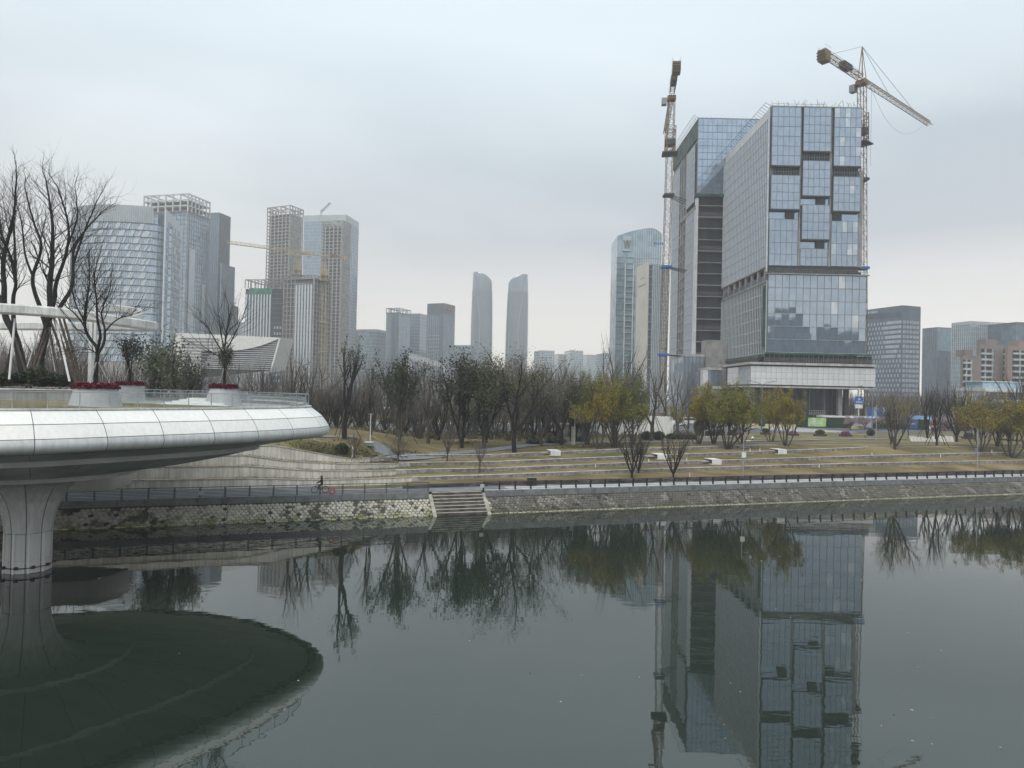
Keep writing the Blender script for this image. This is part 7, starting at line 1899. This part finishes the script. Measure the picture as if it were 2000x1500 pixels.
# hoarding with posters
YH = 198.
hx0 = at(1472, 830, YH).x; hx1 = at(1815, 830, YH).x; hz0, hz1 = PLAT+.2, at(1600, 815, YH).z
ho = thing('site_hoarding', 'green planted site hoarding with coloured posters before the half built towers', 'hoarding', (hx0, YH, PLAT))
n = 26
for i in range(n):
    MB().box((hx1-hx0)*i/n+.03, rt.uniform(-.05, .05), .1, (hx1-hx0)*(i+1)/n-.03, .3, hz1-PLAT).build('panel', M['hedge'], ho)
M['poster_green'] = mat('poster_green', (.22, .42, .10), .6, var=.4, scale=.9, col2=(.55, .68, .40)); M['poster_red'] = mat('poster_red', (.50, .10, .12), .6, var=.3, scale=.8, col2=(.12, .05, .10))
M['poster_purple'] = mat('poster_purple', (.30, .24, .36), .6, var=.3, scale=.7, col2=(.5, .45, .5)); M['poster_blue'] = mat('poster_blue', (.06, .12, .30), .6, var=.3, scale=.7); M['poster_grey'] = mat('poster_grey', (.35, .30, .30), .6, var=.3, scale=.8, col2=(.12, .10, .10))
def poster(px0, px1, m, lb, lines=2):
    a, c = at(px0, 825, YH).x-hx0, at(px1, 825, YH).x-hx0; h0, h1 = .35, hz1-PLAT-.15
    o = MB().box(a, -.14, h0, c, -.07, h1).build('poster', M[m], ho); o['label'] = lb
    q = random.Random(int(px0))
    for l in range(lines):
        z = h0+(h1-h0)*(.52-.22*l); w_ = (c-a)*.62/8
        for k in range(8):
            x = a+(c-a)*.19+k*w_; b = MB()
            b.box(x, -.18, z, x+w_*.75, -.145, z+.1).box(x+q.uniform(0, .1), -.175, z-.2, x+w_*.18, -.145, z+.34).box(x, -.17, z+.22, x+w_*q.uniform(.5, .8), -.146, z+.31)
            b.build('text_character', M['white_matt'], o)
poster(1446, 1473, 'poster_red', 'red poster with white text', 2); poster(1513, 1546, 'poster_grey', 'faded grey poster with white lettering', 1); poster(1578, 1613, 'poster_green', 'bright green leafy poster with two lines of white text', 2)
poster(1665, 1702, 'poster_purple', 'pale purple flower poster', 0); poster(1766, 1792, 'poster_blue', 'dark blue poster near the right end', 1)
# yellow and white mesh barrier along the foot
def check_mat():
    m, nt, N, L, b = nodes('barrier_check'); setb(b, .6)
    tc = N.new('ShaderNodeTexCoord'); ch = N.new('ShaderNodeTexChecker'); ch.inputs['Scale'].default_value = 2.6; ch.inputs[1].default_value = (.50, .36, .07, 1); ch.inputs[2].default_value = (.55, .54, .45, 1)
    L.new(tc.outputs['Object'], ch.inputs[0]); L.new(ch.outputs[0], b.inputs['Base Color']); return m
M['check'] = check_mat()
for (px0, px1, lb) in ((1438, 1482, 'yellow and white checked barrier left of the double arm lamp'), (1494, 1556, 'yellow and white checked barrier below the grey poster'), (1662, 1690, 'short yellow and white checked barrier below the flower poster')):
    a, c = at(px0, 835, 192), at(px1, 835, 192); t = thing('road_barrier', lb, 'barrier', (a.x, 192, PLAT), 0, 'checked barriers along the hoarding')
    n = max(2, int((c.x-a.x)/2))
    for i in range(n): MB().box((c.x-a.x)*i/n+.05, -.05, .12, (c.x-a.x)*(i+1)/n-.05, .05, 1.0).build('panel', M['check'], t)
sbox('verge', 80, 170, 92.2, 97.8, PLAT+.06, M['lawn'])
# site huts, canopy and gondola
M['hut_blue'] = mat('hut_blue_roof', (.14, .27, .50), .5, var=.15, scale=.3)
def hut(px0, px1, y1, Y, lb, m='hut_blue', wall='white_matt'):
    a, c = at(px0, y1, Y), at(px1, y1, Y); t = thing('site_hut', lb, 'hut', (a.x, Y, PLAT), 0, 'site huts behind the hoarding'); h = a.z-PLAT; w = c.x-a.x
    MB().box(0, 0, 0, w, 5, h-1.1).build('wall', M[wall], t); MB().add([(-.3, -.4, h-1.1), (w+.3, -.4, h-1.1), (w+.3, 2.5, h), (-.3, 2.5, h), (w+.3, 5.4, h-1.1), (-.3, 5.4, h-1.1)], [(0, 1, 2, 3), (3, 2, 4, 5), (1, 4, 2), (0, 3, 5)]).build('roof', M[m], t)
    for i in range(max(2, int(w/3))): MB().box(.6+i*3, -.06, h-2.6, 1.9+i*3, .1, h-1.6).build('window', G['dark'], t)
hut(1664, 1722, 813, 203, 'long pale blue roofed site hut behind the flower poster', 'pale_blue_roof'); hut(1782, 1812, 812, 206, 'bright blue roofed site hut left of the parked cars'); hut(1814, 1826, 814, 206, 'small blue roofed hut beside the bright blue one')
M['teal_glass'] = mat('teal_glass', (.16, .25, .23), .2, var=.2)
a, c = at(1608, 812, 201), at(1662, 812, 201); t = thing('bus_shelter', 'green glass shelter with a flat pale roof above the green poster', 'shelter', (a.x, 201, PLAT))
MB().box(0, 0, 0, c.x-a.x, 3, a.z-PLAT-.4).build('glass_wall', M['teal_glass'], t); MB().box(-.5, -.6, a.z-PLAT-.4, c.x-a.x+.5, 3.5, a.z-PLAT).build('roof', M['white_matt'], t)
for i in range(6): x = (c.x-a.x)*i/5; MB().box(x-.08, -.1, 0, x+.08, .05, a.z-PLAT-.4).build('post', M['galv'], t)
a, c = at(1581, 809, 209), at(1612, 809, 209); t = thing('work_gondola', 'hanging work gondola in front of the dark lobby glass', 'gondola', (a.x, 209, a.z)); w = c.x-a.x
MB().box(0, 0, 0, w, .8, .12).build('floor', M['stake_pale'], t); b = MB()
for i in range(8): b.bar((w*i/7, 0, 0), (w*i/7, 0, 1.15), .05, 4)
b.bar((0, 0, 1.15), (w, 0, 1.15), .06, 4); b.bar((0, 0, .55), (w, 0, .55), .05, 4); b.build('guard_rail', M['stake_pale'], t)
MB().bar((.1, .4, 0), (.1, .4, 9.), .04, 4).bar((w-.1, .4, 0), (w-.1, .4, 9.), .04, 4).build('cable', M['galv'], t)
# blue road sign
a = at(1677, 814, 200); t = thing('road_sign', 'blue direction sign above a white one on a pale pole at the podium corner', 'sign', (a.x, 200, PLAT)); hp = at(1677, 758, 200).z-PLAT
MB().bar((0, 0, 0), (0, 0, hp), .14, 8).build('pole', M['white_matt'], t)
zz = [at(1677, y, 200).z-PLAT for y in (775, 788.5, 790, 797.5)]
o = MB().box(-1.25, -.32, zz[1], 1.15, -.18, zz[0]).build('blue_panel', M['blue_paint'], t)
MB().bar((-.1, -.36, zz[1]+.9), (-.1, -.36, zz[0]-.5), .09, 4).bar((-.1, -.36, zz[0]-.4), (-.45, -.36, zz[0]-.85), .08, 4).bar((-.1, -.36, zz[0]-.4), (.25, -.36, zz[0]-.85), .08, 4).build('arrow', M['white_matt'], o)
b = MB()
for k in range(4): b.box(-.9+k*.45, -.36, zz[1]+.35, -.58+k*.45, -.33, zz[1]+.62)
b.build('text_character', M['white_matt'], o); MB().box(-1.2, -.30, zz[3], .95, -.18, zz[2]).build('white_panel', M['white_matt'], t)
# planters and clipped shrubs along the plaza
def trough(px, py, w_px, m, lb, top, hp):
    p = on_ground(px, py); k = p.y/FPX; t = thing('planter_box', lb, 'planter', tuple(p), 0, 'planter boxes along the plaza'); w = w_px*k
    MB().box(-w/2, -.5, 0, w/2, .8, .42).build('box', M[m], t); MB().box(-w/2+.06, -.44, .42, w/2-.06, .74, .46).build('soil', M['bed_soil'], t)
    o = tag(bpy.data.objects.new('shrub', SHRUB[top][rt.randrange(2)]), 'plant growing in the '+lb.split(',')[0], 'shrub', 'plants of the plaza planters'); C.objects.link(o); o.location = (p.x, p.y+.1, p.z+.42); o.scale = (w*.8 if hp < 12 else hp*k*1.1, 1.2, hp*k)
trough(1602, 852, 22, 'steel_rust', 'brown trough planter with a grey conical shrub below the green poster', 'leaf_olive', 9); trough(1652, 852.5, 21, 'steel_rust', 'brown trough planter with pink flowers, right of the grey conical shrub', 'pink', 7)
trough(1550, 851, 18, 'steel_rust', 'brown trough planter with pink flowers beside the golden tufted tree', 'pink', 6); trough(1701, 855, 20, 'brick_orange', 'terracotta trough planter with a dark clipped ball', 'leaf_dark', 13); trough(1496, 849, 18, 'steel_rust', 'dark trough planter with a clipped ball under the double arm lamp', 'leaf_mid', 9)
trough(1892, 858, 22, 'steel_rust', 'dark trough planter right of the white slab wall', 'leaf_mid', 9)
for px, py, wp, hp, m, lb in ((1337, 848, 16, 6, 'pink', 'purple pink flower mound at the street corner'), (1388, 847, 16, 6, 'pink', 'purple pink flower mound behind the yellow trees'), (1441, 848, 14, 6, 'pink', 'purple pink flower mound left of the lamp'), (850, 834, 20, 5, 'pink', 'purple flower mound beyond the tall dark leaved trees'), (924, 826, 16, 5, 'pink', 'purple flower mound behind the pointed evergreen'),
    (1262, 859, 22, 17, 'leaf_dark', 'dark clipped bush left of the forked leafless tree'), (1286, 859, 24, 17, 'leaf_dark', 'dark clipped bush right of the forked leafless tree'), (1298, 848, 16, 16, 'leaf_dark', 'round clipped bush at the end of the white wall'), (1311, 858, 20, 12, 'leaf_mid', 'low brownish hedge bush at the street corner'), (1328, 858, 18, 12, 'leaf_mid', 'low brownish hedge bush, second at the street corner'),
    (1348, 858, 30, 10, 'leaf_dark', 'low dark hedge below the leftmost yellow tree'), (1384, 856, 22, 14, 'leaf_dark', 'dark round bush under the yellow trees'), (1430, 855, 18, 15, 'leaf_dark', 'dark round bush at the end of the long low bench wall'), (1406, 853, 16, 14, 'leaf_dark', 'dark round bush between two yellow tree trunks'), (1368, 848, 26, 30, 'leaf_dark', 'small dark pine behind the leftmost yellow tree'),
    (1085, 866, 40, 12, 'leaf_mid', 'green shrubs along the footpath left of the stone gate pier'), (1045, 867, 34, 10, 'leaf_mid', 'low green shrubs behind the broad olive tree'), (1135, 862, 20, 9, 'leaf_olive', 'yellow green low shrub right of the stone gate pier'), (668, 886, 26, 20, 'leaf_dark', 'dark green shrub mound beside the green box on the slope')):
    shrub(px, py, wp, hp, m, lb, 'clipped bushes along the footpath' if m.startswith('leaf') else 'flower mounds by the road')
a, c = on_ground(1355, 858), on_ground(1446, 856); t = thing('bench_wall', 'long low pale bench wall under the yellow trees', 'wall', tuple(a))
o = MB().bar(a+Vector((0, 0, .25)), c+Vector((0, 0, .25)), .42, 4).build('wall', M['concrete'], t); o.matrix_parent_inverse = Matrix.Translation(-a)
# white walls and piers
a, c = at(1165, 850, 142), at(1314, 850, 142); zt_ = at(1250, 812, 142).z
t = thing('white_wall', 'plain white wall behind the leafy clump and the forked leafless tree', 'wall', (a.x, 142, PLAT)); n = 5
for i in range(n): MB().box((c.x-a.x)*i/n+.01, 0, -.3, (c.x-a.x)*(i+1)/n-.01, .6, zt_-PLAT).build('panel', M['white_matt'], t)
p = on_ground(1119, 868); t = thing('gate_pier', 'pair of pale stone piers with a small lamp by the footpath', 'pier', tuple(p)); k = p.y/FPX
MB().box(-.28, -.3, 0, .35, .4, 2.9).build('pier', M['concrete'], t); MB().box(-1.8, 3, 0, -.5, 4, 3.1).build('rear_pier', M['stone'], t); MB().box(-1.9, 2.9, 3.1, -.4, 4.1, 3.3).build('cap', M['concrete'], t)
p = on_ground(1780, 862); t = thing('slab_wall', 'row of slanted white slabs under the propped leafless trees', 'wall', tuple(p)); k = p.y/FPX; q = random.Random(2)
hs = [1.1, 1.1, 1.0, 1.0, .8, .75, 1.25, 1.5, 1.3, 1.1, 1.35, 1.3]
for i, h_ in enumerate(hs):
    x = i*7.1*k; d_ = 7.1*k*.93; b = MB(); sl = .45
    b.hexa([(x, 0, -.1), (x+d_, 0, -.1), (x+d_, .35, -.1), (x, .35, -.1), (x-sl, 0, h_), (x+d_-sl, 0, h_-.12), (x+d_-sl, .35, h_-.12), (x-sl, .35, h_)]); b.build('slab', M['white_matt'], t)
p = on_ground(720, 871); t = thing('utility_box', 'small pale green box lid set in the weedy slope', 'box', tuple(p), .4)
MB().box(-.55, -.4, 0, .55, .4, .42).build('body', M['teal_glass'], t); MB().box(-.6, -.45, .42, .6, .45, .5).build('lid', M['white_matt'], t)
# slope retaining edge beside the platform
a, c, d = on_ground(612, 861), on_ground(690, 877), on_ground(688, 897)
t = thing('slope_edging', 'pale stone edging framing the weedy slope behind the top wall', 'edging', tuple(a)); 
for u, v in ((a, c), (c, d)):
    o = MB().bar(u+Vector((0, 0, .15)), v+Vector((0, 0, .15)), .14, 4).build('kerb_strip', M['nosing'], t); o.matrix_parent_inverse = Matrix.Translation(-a)
# low pavilion roofs in the wood
a, c = at(715, 778, 190), at(752, 778, 190); t = thing('park_pavilion', 'glass park pavilion with a thin white roof glimpsed through the wood', 'pavilion', (a.x, 190, PLAT))
MB().box(0, 0, 0, c.x-a.x, 5, 2.9).build('glass_wall', M['teal_glass'], t); MB().box(-.6, -.6, 2.9, c.x-a.x+.6, 5.6, 3.2).build('roof', M['white_matt'], t)
a, c = at(838, 764, 230), at(884, 764, 230); t = thing('cream_pavilion', 'low cream building glimpsed through the wood below the twin towers', 'building', (a.x, 230, PLAT)); MB().box(0, 0, 0, c.x-a.x, 8, at(850, 758, 230).z-PLAT).build('wall', M['cream'], t); MB().box(-.5, -.5, at(850, 758, 230).z-PLAT, c.x-a.x+.5, 8.5, at(850, 756, 230).z-PLAT).build('roof', M['white_matt'], t)
# grassy bank beyond the road
mb = MB(); rows = []
for w, z in ((101, .1), (106, 1.6), (112, 2.6), (122, 2.8)): rows.append([bw(s, w, PLAT+z*max(0, min(1, (62-s)/20))*max(0, min(1, (s+70)/20))) for s in range(-75, 70, 5)])
tag(mb.loft(rows).build('grass_bank', M['lawn'], None, True), kind='structure')
# ---- cars -----------------------------------------------------------------------
def car_proto(name, label, col, van=False):
    t = thing(name, label, 'car' if not van else 'van', (0, 0, 0), 0, 'cars on the street')
    pm = mat(name+'_paint', col, .3, .1, var=.03, spec=.6)
    prof = [(-2.2, .35), (2.2, .35), (2.25, .7), (2.15, .92), (1.1, 1.0), (.5, 1.42), (-1.2, 1.46), (-2.0, 1.0), (-2.25, .9)] if not van else [(-2.4, .35), (2.4, .35), (2.45, .9), (2.0, 1.2), (1.5, 2.0), (-2.35, 2.05)]
    n = len(prof); V = [(x, y, z) for y in (-.88, .88) for x, z in prof]
    MB().add(V, [tuple(range(n))[::-1] if False else tuple(range(n)), tuple(range(2*n-1, n-1, -1))]+[((i+1) % n, i, n+i, n+(i+1) % n) for i in range(n)]).build('body', pm, t)
    b = MB()
    for sy in (-.9, .88):
        w = [(1.0, 1.0), (.48, 1.36), (-1.15, 1.4), (-1.8, 1.02)] if not van else [(1.8, 1.25), (1.4, 1.85), (-2.1, 1.85), (-2.1, 1.25)]
        b.add([(x, sy, z) for x, z in w]+[(x, sy+.02, z) for x, z in w], [(0, 1, 2, 3), (7, 6, 5, 4), (0, 4, 5, 1), (1, 5, 6, 2), (2, 6, 7, 3), (3, 7, 4, 0)])
    b.build('side_window', G['dark'], t)
    for x in (-1.4, 1.4):
        for sy in (-.9, .72):
            w_ = MB().bar((x, sy, .34), (x, sy+.2, .34), .34, 14).build('wheel', M['rubber'], t); MB().bar((x, sy-.01, .34), (x, sy+.21, .34), .19, 10).build('rim', M['galv'], w_)
    for sy in (-.7, .45): MB().box(2.2, sy, .68, 2.27, sy+.28, .82).build('headlight', M['white_matt'], t); MB().box(-2.28, sy, .75, -2.2, sy+.28, .88).build('tail_light', M['redsign'], t)
    return t
cars = [car_proto('parked_car', 'dark red car parked among the blossom trees', (.18, .02, .03)), car_proto('parked_car', 'black car parked among the blossom trees', (.015, .015, .018)), car_proto('parked_car', 'white car on the street behind the yellow trees', (.7, .7, .7)), car_proto('delivery_van', 'white van on the street left of the yellow trees', (.72, .72, .72), True)]
def place(o, px, D, rz, lb=None, copy=False):
    a = at(px, 800, D); o2 = dup(o, (a.x, D, PLAT+.05), rz, lb) if copy else o
    o2.location = (a.x, D, PLAT+.05); o2.rotation_euler = (0, 0, rz)
place(cars[0], 1836, 194, .3); place(cars[1], 1858, 195, .3); place(cars[2], 1400, 190, .33); place(cars[3], 1345, 200, .33)
place(cars[1], 1887, 197, .3, 'black car parked at the right end of the blossom row', True); place(cars[0], 1880, 200, .3, 'dark red car parked behind the right end of the blossom row', True); place(cars[2], 1325, 188, .33, 'white car at the street corner left of the van', True); place(cars[1], 1425, 196, .33, 'black car on the street right of the white one', True); place(cars[2], 900, 170, .33, 'white car on the park road behind the pointed evergreen', True); place(cars[1], 760, 160, .33, 'black car on the park road behind the tall dark leaved trees', True)
# blue site fence at the far right beyond the podium
a, c = at(1690, 805, 225), at(1735, 805, 225); t = thing('blue_site_fence', 'blue and white site fence beyond the right end of the podium', 'fence', (a.x, 225, PLAT)); n = 8
for i in range(n): MB().box((c.x-a.x)*i/n+.04, 0, 0, (c.x-a.x)*(i+1)/n-.04, .2, at(1700, 795, 225).z-PLAT).build('panel', M['blue_paint'] if i % 3 else M['pale_blue_roof'], t)
fl = []; q = random.Random(41)
for i in range(90):
    y = q.uniform(22, 74); x = q.uniform(-.5, .72)*y; 
    if y < 70+x*.3: fl.append((x, y, .012))
tag(new_obj('floating_leaves', leaves_mesh('floating_leaves', fl, .13, M['stake_pale'], 3, 1.)), 'scattered pale leaves floating on the river', 'leaves', None, 'stuff')
# ---- haze -----------------------------------------------------------------------
hz = bpy.data.materials.new('haze'); hz.use_nodes = True; hz.node_tree.nodes.clear()
_o = hz.node_tree.nodes.new('ShaderNodeOutputMaterial'); _v = hz.node_tree.nodes.new('ShaderNodeVolumePrincipled')
_v.inputs['Color'].default_value = (.93, .945, .95, 1); _v.inputs['Density'].default_value = HAZE; _v.inputs['Anisotropy'].default_value = .0
hz.node_tree.links.new(_v.outputs[0], _o.inputs['Volume'])
tag(MB().box(-1500, -950, -1.7, 1500, 1500, 262).build('haze', hz), kind='stuff')
